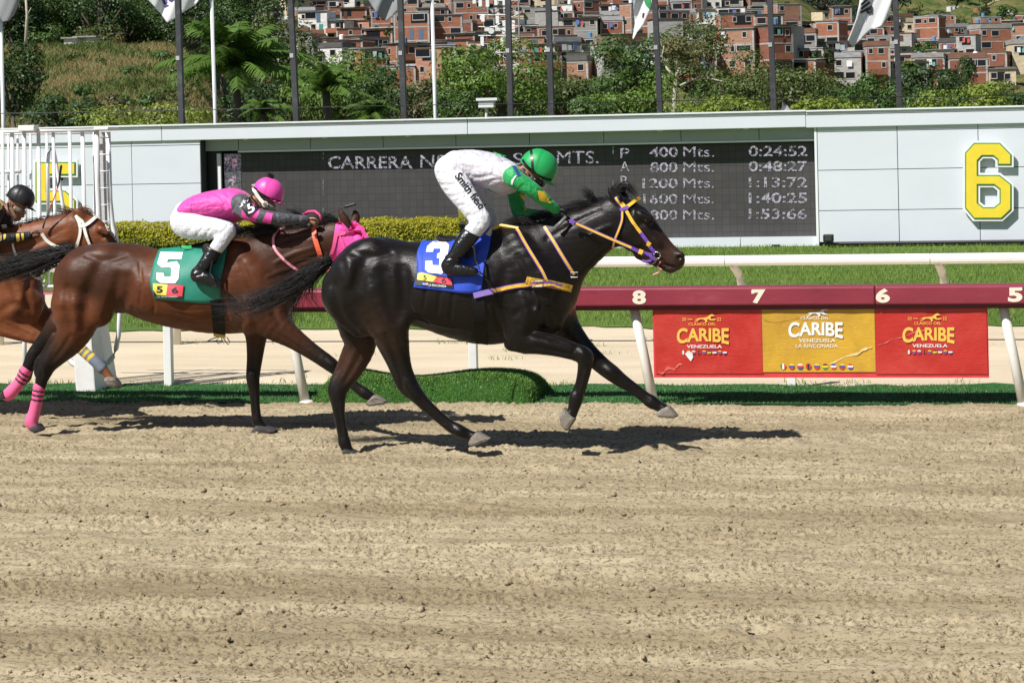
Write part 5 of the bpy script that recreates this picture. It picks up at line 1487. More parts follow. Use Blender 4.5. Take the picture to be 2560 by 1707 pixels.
WHT = (0.66, 0.67, 0.71); JW = (0.62, 0.60, 0.67); GRN = (0.012, 0.34, 0.085); PINK = (0.80, 0.075, 0.40); CHAR = (0.075, 0.08, 0.09); BLKC = (0.012, 0.012, 0.013)
yel_print = plain('sleeve_yellow', (0.80, 0.52, 0.03), 0.55, 0.08, 30)
blk_print = plain('print_ink', (0.012, 0.012, 0.014), 0.6)
wht_print = plain('cloth_white_print', (0.82, 0.82, 0.82), 0.6, 0.05)

def green_jockey():
    R = Ref(1000, 350, 4.238, R3.y)
    root = empty('person', R.p(850, 1100, 0), 'jockey in white and green silks with green helmet crouched high over the black horse', 'person', 'jockeys')
    torso = [(600, 235, 112, 0, 1.9), (760, 275, 165, 0, 1.5), (950, 335, 192, 0, 1.42), (1085, 380, 172, 0, 1.6), (1175, 392, 118, 0, 2.1)]
    hipn = [(505, 300, 125, -0.05, 1.2), (520, 335, 148, -0.09, 1.0), (600, 480, 148, -0.14, 0.9), (710, 640, 126, -0.19), (800, 770, 112, -0.22), (850, 850, 98, -0.235, 0.95)]
    hipf = [(x + (0, 10, 40, 65, 85, 92)[i], y + (0, 0, -5, -5, 0, 5)[i], r * 0.97, -dy, w[0] if w else None) for i, (x, y, r, dy, *w) in enumerate(hipn)]
    shin = [(850, 870, 92, -0.24, 0.9), (815, 925, 88, -0.26), (770, 975, 90, -0.275)]
    boot = [(790, 950, 92, -0.27, 0.85), (725, 1030, 94, -0.29), (660, 1115, 90, -0.305), (590, 1220, 76, -0.32), (535, 1300, 76, -0.33), (505, 1345, 64, -0.335, 0.75), (610, 1368, 56, -0.34, 0.8), (710, 1374, 44, -0.34, 0.9), (795, 1386, 30, -0.34, 1.1)]
    mir = lambda ns, sx=80, sy=-10: [(n[0] + sx, n[1] + sy, n[2], -n[3]) + tuple(n[4:]) for n in ns]
    armn = [(1140, 340, 112, -0.15, 0.9), (1225, 418, 92, -0.20), (1365, 503, 78, -0.20), (1480, 594, 68, -0.17), (1580, 682, 54, -0.13), (1648, 735, 44, -0.10)]
    armf = [(1150, 400, 108, 0.15, 0.9), (1225, 560, 88, 0.20), (1250, 720, 76, 0.22), (1290, 785, 68, 0.21), (1420, 795, 56, 0.14), (1500, 795, 46, 0.09)]
    headn = [([(1190, 340, 82, 0, 1.0), (1320, 372, 74, 0, 0.95)], SKIN, 0.95), ([(1430, 325, 146, 0, 0.80)], SKIN, 0.8), ([(1420, 400, 100, 0, 0.8), (1445, 460, 66, 0, 0.85), (1470, 480, 44, 0, 0.9)], SKIN, 0.85), ([(1500, 450, 22, 0, 0.8), (1512, 478, 20, 0, 0.8)], SKIN, 0.8), ([(1340, 352, 26, -0.085, 0.4), (1352, 385, 18, -0.085, 0.4)], SKIND, 0.4)]
    # the body under the clothes, one skin
    chain_paint(R, [(torso, SKIN, 1.4), (hipn, SKIN, 0.9), (hipf, SKIN, 0.9), (shin + boot[1:], SKIN, 0.85), (mir(shin + boot[1:]), SKIN, 0.85), (armn, SKIN, 0.9), (armf, SKIN, 0.9)] , 0.016, 'body', skin_mat, root, True, scale=0.72)
    hd = chain_paint(R, headn, 0.0058, 'head', skin_mat, root, False, 0.018)
    tr = chain_paint(R, [([(585, 235, 118, 0, 1.75), (540, 290, 138, 0, 1.25)], WHT, 1.2), (hipn, WHT, 0.9), (hipf, WHT, 0.9), (shin, WHT, 0.9), (mir(shin), WHT, 0.9), ([(880, 815, 62, -0.24, 0.9), (870, 900, 55, -0.26)], WHT, 0.9)], 0.0092, 'breeches', cloth_mat('breeches_cloth', 0.7, 0.1, 0.55, 0.3), root, grow=0.003,
                     folds=[([(390, 360, 0), (470, 350, 0), (560, 370, 0)], 7), ([(430, 540, 0), (540, 520, 0), (650, 480, 0)], 6), ([(520, 600, 0), (620, 590, 0), (720, 540, 0)], 6), ([(620, 700, 0), (700, 690, 0)], 6), ([(660, 800, 0), (760, 800, 0), (840, 770, 0)], 7), ([(500, 200, 0), (580, 240, 0), (600, 320, 0)], 7), ([(420, 470, -0.20), (520, 480, -0.255), (600, 460, -0.26)], 7), ([(600, 640, -0.27), (700, 600, -0.30)], 6), ([(690, 720, -0.30), (760, 700, -0.32)], 6), ([(820, 820, -0.335), (850, 900, -0.345)], 7), ([(700, 860, -0.32), (800, 900, -0.345)], 7)])
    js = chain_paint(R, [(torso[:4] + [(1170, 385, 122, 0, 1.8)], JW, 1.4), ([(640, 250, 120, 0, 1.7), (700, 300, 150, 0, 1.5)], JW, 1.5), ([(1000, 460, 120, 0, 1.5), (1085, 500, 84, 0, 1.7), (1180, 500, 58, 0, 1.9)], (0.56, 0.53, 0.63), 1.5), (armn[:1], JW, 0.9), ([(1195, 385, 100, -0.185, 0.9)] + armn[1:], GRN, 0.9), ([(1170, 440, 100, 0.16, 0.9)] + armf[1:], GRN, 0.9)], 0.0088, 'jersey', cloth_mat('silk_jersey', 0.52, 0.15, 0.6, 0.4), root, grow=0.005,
                     folds=[([(650, 180, 0), (760, 200, 0), (900, 240, 0)], 7), ([(640, 270, 0), (760, 300, 0), (860, 300, 0)], 8), ([(740, 380, 0), (850, 400, 0), (980, 370, 0)], 8), ([(900, 480, 0), (980, 430, 0), (1080, 420, 0)], 8), ([(880, 180, 0), (980, 230, 0), (1060, 260, 0)], 6), ([(1000, 300, 0), (1060, 360, 0), (1080, 440, 0)], 8), ([(690, 420, 0), (740, 360, 0), (780, 300, 0)], 6), ([(1300, 460, 0), (1340, 520, 0)], 6), ([(1420, 520, 0), (1440, 580, 0)], 5), ([(1560, 620, 0), (1540, 680, 0)], 5), ([(760, 420, -0.17), (900, 380, -0.235), (1040, 400, -0.24)], 6), ([(820, 480, -0.16), (960, 440, -0.235)], 7), ([(680, 330, -0.15), (860, 340, -0.25)], 6), ([(1010, 520, -0.18), (1060, 470, -0.22)], 8), ([(1260, 520, -0.25), (1330, 470, -0.28)], 5), ([(1540, 690, -0.19), (1600, 640, -0.2)], 4)])
    bvj = bvh_of(js)
    pl = lambda x, y: on_mesh(bvj, 0.004, R.y)(*R.px(x, y))
    decal('sleeve_diamond', *poly_fill([(1455, 535), (1525, 548), (1602, 672), (1480, 645)], 25), pl, yel_print, js)
    decal('sleeve_diamond', *poly_fill([(1262, 570), (1325, 580), (1322, 650), (1285, 610)], 25), pl, yel_print, js)
    decal('sleeve_diamond', *poly_fill([(1310, 700), (1350, 720), (1320, 760)], 25), pl, yel_print, js)
    decal('sleeve_diamond', *poly_fill([(1280, 825), (1340, 795), (1375, 830)], 25), pl, yel_print, js)
    decal('sleeve_band', *poly_fill([(1178, 430), (1215, 385), (1238, 376), (1205, 425), (1192, 478), (1174, 470)], 25), pl, wht_print, js)
    decal('back_trim', *poly_fill([(985, 122), (1060, 150), (1130, 172), (1060, 180), (1030, 168)], 25), pl, plain('trim_green', GRN, 0.5), js)
    decal('collar_patch', *poly_fill([(1185, 270), (1225, 275), (1285, 380), (1245, 388)], 25), pl, plain('patch_navy', (0.03, 0.06, 0.22), 0.5), js)
    decal('hem_trim', *poly_fill([(880, 520), (930, 530), (1010, 570), (1060, 583), (1000, 560), (940, 520)], 25), pl, plain('trim_green', GRN, 0.5), js)
    for sg, bt in ((-1, boot), (1, mir(boot))):
        bo = chain_paint(R, [(bt, BLKC, 0.85), ([(n[0], n[1] + 30, n[2] * 0.62, n[3], 1.1) for n in bt[5:]], BLKC, 1.0)], 0.0072, 'riding_boot', boot_mat(), root, grow=0.003, cuts=[half_plane(R, (690 + (80 if sg > 0 else 0), 868), (880 + (80 if sg > 0 else 0), 965), (600, 1250))],
                          folds=[([(480, 1260, -0.36), (560, 1250, -0.40), (640, 1270, -0.39)], 6), ([(490, 1310, -0.38), (560, 1290, -0.41), (630, 1310, -0.40)], 5)] if sg < 0 else ())
        if sg < 0:
            strap('boot_seam', R, [(655, 985), (730, 1015), (800, 1055)], 5, bvh_of(bo), blk_print, bo, lift=0.002, thick=0.002)
    bvt = bvh_of(tr); uv, fs = text_geo('Smith field', 0.022)
    d = np.array([0.607, 0.795]); up = np.array([0.795, -0.607]); b0 = np.array([572, 388])
    pts = [tuple(b0 + d * u * 445 + up * (v * 88)) for u, v in uv]
    decal('lettering', pts, fs, lambda x, y: on_mesh(bvt, 0.004, R.y)(*R.px(x, y)), blk_print, tr)
    fist(R, (1655, 738), (1725, 785), -0.09, 62, BLKC, plain('glove_black', (0.012, 0.012, 0.013), 0.6), root, 'glove')
    fist(R, (1520, 800), (1600, 825), 0.07, 58, BLKC, MATS['glove_black'], root, 'glove')
    sh, bh = helmet(R, (1462, 292), 200, ((1255, 215), (1640, 462)), (1500, 200), ((1560, 455), (1640, 488)), GRN, root, [([(1288, 190), (1340, 270), (1430, 345), (1530, 405), (1600, 425)], 30), ([(1390, 110), (1398, 200), (1405, 290), (1412, 350)], 26)])
    gog = Body(0.004); R.add(gog, [(1440, 430, 30, -0.088), (1490, 470, 32, -0.06), (1518, 485, 28, 0), (1490, 470, 32, 0.06), (1440, 430, 30, 0.088)], BLKC, 0.02)
    link('goggles', gog.mesh('goggles'), plain('goggle_black', (0.01, 0.01, 0.012), 0.12), sh)
    bal = Body(0.0045); R.add(bal, [(1300, 330, 34, -0.075), (1330, 400, 34, -0.085), (1400, 440, 30, -0.085)], (0.06, 0.06, 0.065), 0.02); R.add(bal, [(1400, 400, 18, -0.098), (1450, 440, 14, -0.09)], (0.03, 0.03, 0.03), 0.02)
    link('chin_harness', bal.mesh('chin_harness'), plain('harness_grey', (0.05, 0.05, 0.055), 0.6), sh)
    w = empty('whip', R.p(1720, 850, -0.12), 'short whip handle in the hand of the jockey in green', 'whip')
    MB().tube([R.p(1650, 925, -0.15), R.p(1700, 880, -0.14), R.p(1760, 815, -0.12)], [R.m(22), R.m(20), R.m(20)], 8).build('handle', plain('whip_grey', (0.16, 0.16, 0.17), 0.4), w, smooth=True)
    MB().tube([R.p(1760, 815, -0.12), R.p(1600, 700, 0.05), R.p(1420, 560, 0.2)], [R.m(10), R.m(7), R.m(5)], 6).build('shaft', blk_print, w)
    return root
J3 = green_jockey()

def pink_jockey():
    R = Ref(380, 410, 4.055, R5.y)
    root = empty('person', R.p(500, 900, 0), 'jockey in bright pink top and pink helmet with pompom on the bay horse', 'person', 'jockeys')
    torso = [(350, 475, 92, 0, 2.0), (470, 435, 122, 0, 1.75), (640, 412, 142, 0, 1.65), (820, 407, 158, 0, 1.5), (915, 420, 118, 0, 2.1)]
    hipn = [(300, 560, 100, -0.05, 1.2), (335, 610, 136, -0.09, 1.0), (480, 645, 124, -0.15, 0.9), (630, 655, 106, -0.205), (755, 668, 84, -0.23, 0.95)]
    shin = [(770, 690, 78, -0.235, 0.9), (725, 755, 72, -0.25), (690, 805, 72, -0.262), (650, 860, 68, -0.275)]
    boot = [(690, 785, 74, -0.262, 0.85), (635, 860, 80, -0.28), (565, 980, 72, -0.31), (495, 1075, 64, -0.325), (455, 1125, 66, -0.335), (540, 1150, 58, -0.34, 0.8), (620, 1180, 44, -0.34, 0.9), (690, 1216, 26, -0.34, 1.1)]
    mir = lambda ns, sx=60, sy=-8: [(n[0] + sx, n[1] + sy, n[2], -n[3]) + tuple(n[4:]) for n in ns]
    armn = [(905, 415, 108, -0.14, 0.9), (985, 480, 84, -0.20), (1110, 532, 66, -0.21), (1290, 556, 56, -0.19), (1440, 562, 46, -0.15), (1560, 562, 36, -0.12)]
    armf = [(910, 430, 100, 0.15, 0.9), (1090, 560, 62, 0.20), (1290, 570, 52, 0.17), (1470, 560, 38, 0.09)]
    chain_paint(R, [(torso, SKIN, 1.5), (hipn, SKIN, 0.9), (mir(hipn, 20), SKIN, 0.9), (shin + boot[1:], SKIN, 0.85), (mir(shin + boot[1:]), SKIN, 0.85), (armn, SKIN, 0.9), (armf, SKIN, 0.9)], 0.016, 'body', skin_mat, root, True, scale=0.72)
    chain_paint(R, [([(950, 380, 74, 0, 1.0), (1050, 400, 66, 0, 0.95)], SKIN, 0.95), ([(1150, 325, 114, 0, 0.82)], SKIN, 0.8), ([(1160, 400, 82, 0, 0.8), (1185, 450, 56, 0, 0.85), (1200, 470, 38, 0, 0.9)], SKIN, 0.85), ([(1240, 440, 20, 0, 0.8), (1255, 462, 17, 0, 0.8)], SKIN, 0.8), ([(1060, 350, 24, -0.085, 0.4), (1062, 380, 17, -0.085, 0.4)], SKIND, 0.4)], 0.0058, 'head', skin_mat, root, False, 0.018)
    tr = chain_paint(R, [([(335, 470, 90, 0, 1.9), (300, 560, 105, 0, 1.5)], WHT, 1.5), (hipn, WHT, 0.9), (mir(hipn, 20), WHT, 0.9), (shin, WHT, 0.9), (mir(shin), WHT, 0.9)], 0.0092, 'breeches', cloth_mat('breeches_cloth'), root, grow=0.004,
                     folds=[([(350, 700, -0.18), (500, 560, -0.25)], 5), ([(420, 760, -0.22), (560, 600, -0.28)], 5), ([(520, 760, -0.26), (640, 590, -0.30)], 5), ([(300, 640, -0.2), (420, 560, -0.21)], 5), ([(680, 720, -0.30), (780, 620, -0.31)], 6)])
    js = chain_paint(R, [(torso, PINK, 1.5), (armn[:1] + [(960, 470, 92, -0.185)], CHAR, 0.9), ([(985, 485, 84, -0.20), (1040, 508, 76, -0.205)], PINK, 0.9), (armn[2:], CHAR, 0.9), (armf[:2], PINK, 0.9), (armf[1:], CHAR, 0.9), ([(700, 470, 120, 0, 1.6), (830, 500, 90, 0, 1.7), (920, 500, 68, 0, 1.8)], PINK, 1.5)], 0.0088, 'jersey', cloth_mat('silk_jersey'), root, grow=0.005,
                     folds=[([(350, 430, 0), (450, 420, 0), (560, 400, 0)], 6), ([(380, 480, 0), (480, 490, 0), (600, 470, 0)], 6), ([(640, 300, 0), (720, 360, 0), (760, 440, 0)], 6), ([(760, 520, 0), (820, 460, 0), (850, 380, 0)], 7), ([(560, 520, 0), (660, 520, 0), (740, 480, 0)], 6), ([(1250, 520, 0), (1270, 590, 0)], 5), ([(1360, 530, 0), (1380, 590, 0)], 5), ([(1480, 530, 0), (1500, 590, 0)], 4), ([(400, 500, -0.16), (560, 440, -0.26), (680, 430, -0.26)], 5), ([(430, 460, -0.17), (560, 400, -0.255)], 5), ([(460, 540, -0.16), (640, 500, -0.24)], 6), ([(1100, 490, -0.27), (1180, 600, -0.26)], 4)])
    bvj = bvh_of(js); pl = lambda x, y: on_mesh(bvj, 0.004, R.y)(*R.px(x, y))
    decal('sleeve_band', *poly_fill([(1095, 470), (1160, 490), (1115, 585), (1055, 555)], 20), pl, plain('charcoal_print', CHAR, 0.55), js)
    pk = plain('pink_print', PINK, 0.5)
    decal('sleeve_band', *poly_fill([(1040, 462), (1095, 470), (1055, 555), (1005, 535)], 20), pl, pk, js); decal('sleeve_band', *poly_fill([(1160, 490), (1226, 502), (1202, 610), (1115, 585)], 20), pl, pk, js)
    # number card strapped on the upper arm
    card = [(868, 400), (1010, 318), (1085, 442), (975, 545)]
    cd = decal('arm_card', *poly_fill(card, 30), lambda x, y: on_mesh(bvj, 0.012, R.y - 0.24)(*R.px(x, y)), blk_print, js)
    bc = bvh_of(cd); pc = lambda x, y: on_mesh(bc, 0.003, R.y - 0.25)(*R.px(x, y))
    uv, fs = text_geo('5', 0.02); decal('lettering', [(955 + 70 * u + 22 * (1 - v), 495 - 95 * v - 30 * u + 14) for u, v in uv], fs, pc, wht_print, cd)
    uv, fs = text_geo('J', 0.02); decal('lettering', [(885 + 36 * u, 440 - 55 * v - 12 * u) for u, v in uv], fs, pc, wht_print, cd)
    star = [(930 + (30 if i % 2 == 0 else 12) * sin(i * pi / 5), 378 - (30 if i % 2 == 0 else 12) * cos(i * pi / 5)) for i in range(10)]
    decal('star', *poly_fill(star), pc, wht_print, cd)
    uv, fs = text_geo('A', 0.01); decal('lettering', [(962 + 42 * u, 385 - 45 * v - 14 * u) for u, v in uv], fs, pc, wht_print, cd)
    for sg, bt in ((-1, boot), (1, mir(boot))):
        q = 60 if sg > 0 else 0
        bo = chain_paint(R, [(bt, BLKC, 0.85), ([(n[0], n[1] + 26, n[2] * 0.62, n[3], 1.1) for n in bt[4:]], BLKC, 1.0)], 0.0072, 'riding_boot', boot_mat(), root, grow=0.003, cuts=[half_plane(R, (560 + q, 715), (760 + q, 835), (520, 1000))],
                          folds=[([(410, 1090, -0.36), (500, 1070, -0.40), (570, 1090, -0.39)], 5), ([(400, 1140, -0.37), (500, 1120, -0.41)], 5)] if sg < 0 else ())
        if sg < 0:
            strap('boot_seam', R, [(535, 835), (620, 870), (700, 905)], 6, bvh_of(bo), plain('brass_dull', (0.25, 0.2, 0.12), 0.4), bo, lift=0.002, thick=0.002)
    fist(R, (1565, 560), (1650, 590), -0.11, 56, SKIN, skin_mat, root, 'hand'); fist(R, (1475, 560), (1540, 575), 0.08, 52, SKIN, skin_mat, root, 'hand')
    sh, bh = helmet(R, (1172, 290), 160, ((1000, 240), (1320, 408)), (1200, 220), ((1255, 392), (1338, 428)), PINK, root, [([(1030, 240), (1100, 300), (1200, 355), (1300, 385)], 28)])
    strap('goggle_strap', R, [(1025, 205), (1040, 270), (1085, 345), (1130, 395)], 34, bh, plain('strap_white', (0.75, 0.72, 0.68), 0.5), sh, lift=0.008, dys=-0.1)
    gog = Body(0.0038); R.add(gog, [(1140, 410, 28, -0.085), (1190, 440, 32, -0.065), (1235, 455, 30, -0.02), (1235, 455, 30, 0.02), (1140, 410, 28, 0.085)], (0.3, 0.28, 0.26), 0.02)
    link('goggles', gog.mesh('goggles'), plain('goggle_clear', (0.30, 0.28, 0.26), 0.08, 0.4, 60), sh)
    MB().tube([R.p(1145, 410, -0.105), R.p(1145, 410, -0.118)], [R.m(34), R.m(30)], 16).build('goggle_hinge', plain('strap_white', (0.75, 0.72, 0.68), 0.5), sh)
    MB().tube([R.p(1145, 410, -0.117), R.p(1145, 410, -0.122)], [R.m(20), R.m(18)], 16).build('goggle_bolt', plain('brass_dull', (0.25, 0.2, 0.12), 0.4), sh)
    r = np.random.default_rng(8); c = R.p(1200, 122); pts = []
    for _ in range(420):
        d = r.normal(0, 1, 3); d /= np.linalg.norm(d); pts.append(np.array([c + d * R.m(4), c + d * R.m(26) , c + d * R.m(46) * r.uniform(0.85, 1.08)]))
    link('pompom', hair_mesh('pompom', pts, 0.0016), plain('pompom_grey', (0.06, 0.055, 0.07), 0.8), sh)
    MB().tube([R.p(1190, 160), R.p(1198, 130)], R.m(8), 8).build('pompom_stem', pk, sh)
    w = empty('whip', R.p(1650, 600, -0.1), 'black whip of the pink jockey sticking out over the bay horse\'s ears', 'whip')
    MB().tube([R.p(1575, 625, -0.16), R.p(1625, 620, -0.15)], [R.m(22), R.m(22)], 10).build('grip', blk_print, w, smooth=True)
    MB().tube([R.p(1660, 610, -0.12), R.p(1750, 525, -0.03), R.p(1850, 475, 0.0), R.p(1950, 435, 0.02)], [R.m(6)] * 4, 6).build('shaft', blk_print, w)
    MB().box(0, 1, 0, 1, 0, 1) and MB().tube([R.p(1950, 436, 0.02), R.p(1960, 432, 0.02), R.p(2055, 408, 0.03), R.p(2066, 405, 0.03)], [R.m(8), R.m(17), R.m(17), R.m(12)], 6).build('flap', blk_print, w)
    return root
J5 = pink_jockey()

def black_jockey():
    R = Ref(0, 440, 4.9, R1.y)
    root = empty('person', R.p(-200, 900, 0), 'jockey in black and gold with black helmet at the left edge', 'person', 'jockeys')
    Q = lambda x, y, r, *e: ((x - 1230) * 1.16, (y * 1.16) - 60, r * 1.16, *e)
    GOLD = (0.55, 0.38, 0.12)
    torso = [Q(350, 475, 92, 0, 2.0), Q(470, 435, 122, 0, 1.75), Q(640, 412, 142, 0, 1.65), Q(850, 417, 158, 0, 1.5), (-330 + 0, 445, 150, 0, 1.9)]
    torso = [(-950, 520, 110, 0, 2.0), (-800, 470, 140, 0, 1.75), (-600, 420, 165, 0, 1.6), (-350, 400, 185, 0, 1.5), (-130, 420, 165, 0, 1.7), (-10, 440, 120, 0, 2.0)]
    hipn = [(-1000, 640, 120, -0.05, 1.2), (-960, 690, 155, -0.09, 1.0), (-790, 740, 145, -0.15, 0.9), (-610, 755, 122, -0.205), (-470, 770, 98, -0.23, 0.95)]
    shin = [(-460, 800, 90, -0.24, 0.9), (-520, 880, 82, -0.26)]
    boot = [(-540, 900, 86, -0.265, 0.85), (-620, 1010, 92, -0.28), (-700, 1140, 82, -0.31), (-790, 1250, 74, -0.325), (-830, 1300, 76, -0.335), (-730, 1330, 66, -0.34), (-560, 1400, 32, -0.34)]
    mir = lambda ns, sx=60: [(n[0] + sx, n[1], n[2], -n[3]) + tuple(n[4:]) for n in ns]
    armn = [(-60, 440, 110, -0.15, 0.9), (-110, 600, 92, -0.20), (-100, 730, 80, -0.22), (20, 775, 66, -0.20), (200, 755, 56, -0.15), (350, 735, 48, -0.11)]
    armf = [(-40, 470, 110, 0.15, 0.9), (60, 620, 85, 0.18), (200, 700, 62, 0.14), (340, 720, 48, 0.08)]
    chain_paint(R, [(torso, SKIN, 1.5), (hipn, SKIN, 0.9), (mir(hipn), SKIN, 0.9), (shin + boot[1:], SKIN, 0.85), (mir(shin + boot[1:]), SKIN, 0.85), (armn, SKIN, 0.9), (armf, SKIN, 0.9)], 0.018, 'body', skin_mat, root, True, scale=0.72)
    chain_paint(R, [([(0, 400, 88, 0, 1.0), (110, 430, 76, 0, 0.95)], SKIN, 0.95), ([(225, 310, 135, 0, 0.82)], SKIN, 0.8), ([(205, 400, 98, 0, 0.8), (200, 480, 70, 0, 0.85), (195, 520, 44, 0, 0.85)], SKIN, 0.85), ([(262, 440, 24, 0, 0.8), (285, 495, 20, 0, 0.8)], SKIN, 0.8), ([(225, 520, 20, 0, 1.0), (240, 530, 14, 0, 1.0)], (0.3, 0.13, 0.1), 0.9), ([(112, 330, 28, -0.085, 0.4), (120, 370, 20, -0.085, 0.4)], SKIND, 0.4)], 0.0058, 'head', skin_mat, root, False, 0.018)
    chain_paint(R, [([(-970, 560, 110, 0, 1.9), (-1000, 650, 120, 0, 1.5)], WHT, 1.5), (hipn, WHT, 0.9), (mir(hipn), WHT, 0.9), (shin, WHT, 0.9), (mir(shin), WHT, 0.9)], 0.013, 'breeches', cloth_mat('breeches_cloth'), root, grow=0.004)
    js = chain_paint(R, [(torso, BLKC, 1.5), (armn, BLKC, 0.9), (armf, BLKC, 0.9), ([(-100, 560, 110, 0, 1.6), (60, 560, 90, 0, 1.5)], BLKC, 1.5)], 0.0105, 'jersey', cloth_mat('silk_jersey'), root, grow=0.005)
    bvj = bvh_of(js); pl = lambda x, y: on_mesh(bvj, 0.004, R.y - 0.2)(*R.px(x, y))
    gold = plain('gold_print', GOLD, 0.5, 0.1, 40); yl = plain('gold_bright', (0.80, 0.58, 0.10), 0.5)
    for pg, m_ in (([(195, 708), (235, 704), (245, 795), (205, 805)], yl), ([(258, 702), (288, 700), (296, 782), (268, 790)], yl), ([(40, 720), (75, 700), (70, 760), (45, 785)], yl), ([(0, 730), (20, 715), (22, 790), (0, 800)], gold), ([(-40, 690), (0, 660), (30, 690), (-10, 720)], gold), ([(-30, 300), (20, 290), (46, 340), (30, 400), (0, 420), (10, 340)], gold), ([(-90, 420), (-30, 400), (0, 450), (-60, 470)], gold)):
        decal('gold_motif', *poly_fill(pg, 25), pl, m_, js)
    decal('number_tag', *poly_fill([(15, 600), (75, 592), (108, 670), (50, 696)], 25), pl, wht_print, js)
    for bt in (boot, mir(boot)):
        chain_paint(R, [(bt, BLKC, 0.85)], 0.011, 'riding_boot', boot_mat(), root, grow=0.003)
    fist(R, (365, 735), (440, 705), -0.10, 66, SKIN, skin_mat, root, 'hand', up=1); fist(R, (350, 725), (430, 735), 0.06, 60, SKIN, skin_mat, root, 'hand')
    sh, bh = helmet(R, (246, 275), 178, ((60, 215), (420, 405)), (260, 180), ((350, 400), (432, 432)), (0.011, 0.011, 0.012), root, [([(75, 225), (150, 290), (260, 350), (380, 385)], 26)])
    gog = Body(0.004); R.add(gog, [(190, 400, 36, -0.086), (240, 430, 36, -0.07), (285, 445, 34, -0.02), (285, 445, 34, 0.02), (190, 400, 36, 0.086)], (0.3, 0.27, 0.2), 0.02)
    link('goggles', gog.mesh('goggles'), plain('goggle_smoke', (0.20, 0.17, 0.12), 0.08, 0.4, 60), sh)
    strap('chin_strap', R, [(95, 330), (110, 420), (170, 520)], 22, None, blk_print, sh, free=True, dys=-0.095)
    w = empty('whip', R.p(540, 570, -0.12), 'long thin whip with orange shaft held upright by the jockey in black', 'whip')
    MB().tube([R.p(525, 640, -0.13), R.p(545, 560, -0.13), R.p(600, 430, -0.13)], [R.m(14), R.m(13), R.m(11)], 8).build('grip', plain('whip_grip', (0.10, 0.09, 0.06), 0.6), w, smooth=True)
    MB().tube([R.p(600, 430, -0.13), R.p(655, 290, -0.13), R.p(705, 145, -0.13)], [R.m(9), R.m(8), R.m(8)], 6).build('shaft', plain('whip_orange', (0.75, 0.16, 0.08), 0.4), w, smooth=True)
    MB().tube([R.p(705, 145, -0.13), R.p(725, 70, -0.13), R.p(748, -115, -0.13), R.p(752, -135, -0.13)], [R.m(9), R.m(12), R.m(16), R.m(8)], 6).build('flap', blk_print, w)
    return root
J1 = black_jockey()
# ================================================================== tack
YEL = plain('strap_yellow', (0.80, 0.47, 0.045), 0.45, 0.08, 40); PUR = plain('strap_purple', (0.16, 0.07, 0.42), 0.45, 0.1, 40)
STEEL = plain('steel', (0.55, 0.55, 0.55), 0.25, 0.1, 20, metal=0.9); BLKL = plain('black_leather', (0.008, 0.0075, 0.0075), 0.65, 0.2, 40, spec=0.25)

def cloth_over_back(ref, left, bottom, right, top, body_bv, mat, root, yc, name='cloth', lift=0.012, nu=26, nv=20, seed=1):
    """saddle cloth traced on the near side and carried over the back to the far side"""
    L, Bm, Rr, Tp = (spline([(x, y, 0) for x, y in q], 40)[:, :2] for q in (left, bottom, right, top))
    at = lambda C, t: C[min(int(t * 39), 38)] * (1 - (t * 39 - min(int(t * 39), 38))) + C[min(int(t * 39), 38) + 1] * (t * 39 - min(int(t * 39), 38))
    r = np.random.default_rng(seed); ph = r.uniform(0, 6, 4)
    grid = []
    for j in range(nv):
        v = j / (nv - 1); row = []            # v: 0 bottom, 1 top ; left/right curves run top -> bottom
        for i in range(nu):
            u = i / (nu - 1)
            p = (1 - v) * at(Bm, u) + v * at(Tp, u) + (1 - u) * at(L, 1 - v) + u * at(Rr, 1 - v) - ((1 - u) * (1 - v) * Bm[0] + u * (1 - v) * Bm[-1] + (1 - u) * v * Tp[0] + u * v * Tp[-1])
            a, b = ref.px(*p); d = Vector(ray(a, b)).normalized(); h = body_bv.ray_cast(Vector(CAM), d)
            q = np.array(h[0]) if h[0] is not None else None
            if q is None: q = row[-1].copy() if row else W(a, b, yc - 0.12)
            wv = 0.010 * sin(7 * u + ph[0] + 3 * v) * (1 - v) + 0.005 * sin(15 * u + ph[1] - 5 * v) * (1 - v * 0.6) + 0.004 * sin(11 * v + 6 * u + ph[2])
            q = q + np.array([0, -(lift + max(wv, -0.006)), 0.004]); row.append(q)
        grid.append(row)
    n_over = 9
    top_near = grid[-1]
    for j in range(1, n_over):
        t = j / n_over; row = []
        for i in range(nu):
            x = top_near[i][0]; y = top_near[i][1] * (1 - t) + (2 * yc - top_near[i][1]) * t
            h = body_bv.ray_cast(Vector((x, y, 4.0)), Vector((0, 0, -1)))
            z = h[0].z + lift if h[0] is not None else top_near[i][2]
            row.append(np.array([x, y, max(z, top_near[i][2])]))
        grid.append(row)
    for j in range(nv):
        grid.append([np.array([q[0], 2 * yc - q[1], q[2]]) for q in grid[nv - 1 - j]])
    V = np.array([q for row in grid for q in row]); ny = len(grid)
    idx = np.arange(ny * nu).reshape(ny, nu)
    Fc = np.stack([idx[:-1, :-1].ravel(), idx[:-1, 1:].ravel(), idx[1:, 1:].ravel(), idx[1:, :-1].ravel()], 1)
    o = link(name, pymesh(name, V, Fc, True), mat, root)
    sm = o.modifiers.new('thickness', 'SOLIDIFY'); sm.thickness = 0.004; sm.offset = -1
    return o, bvh_of(o)

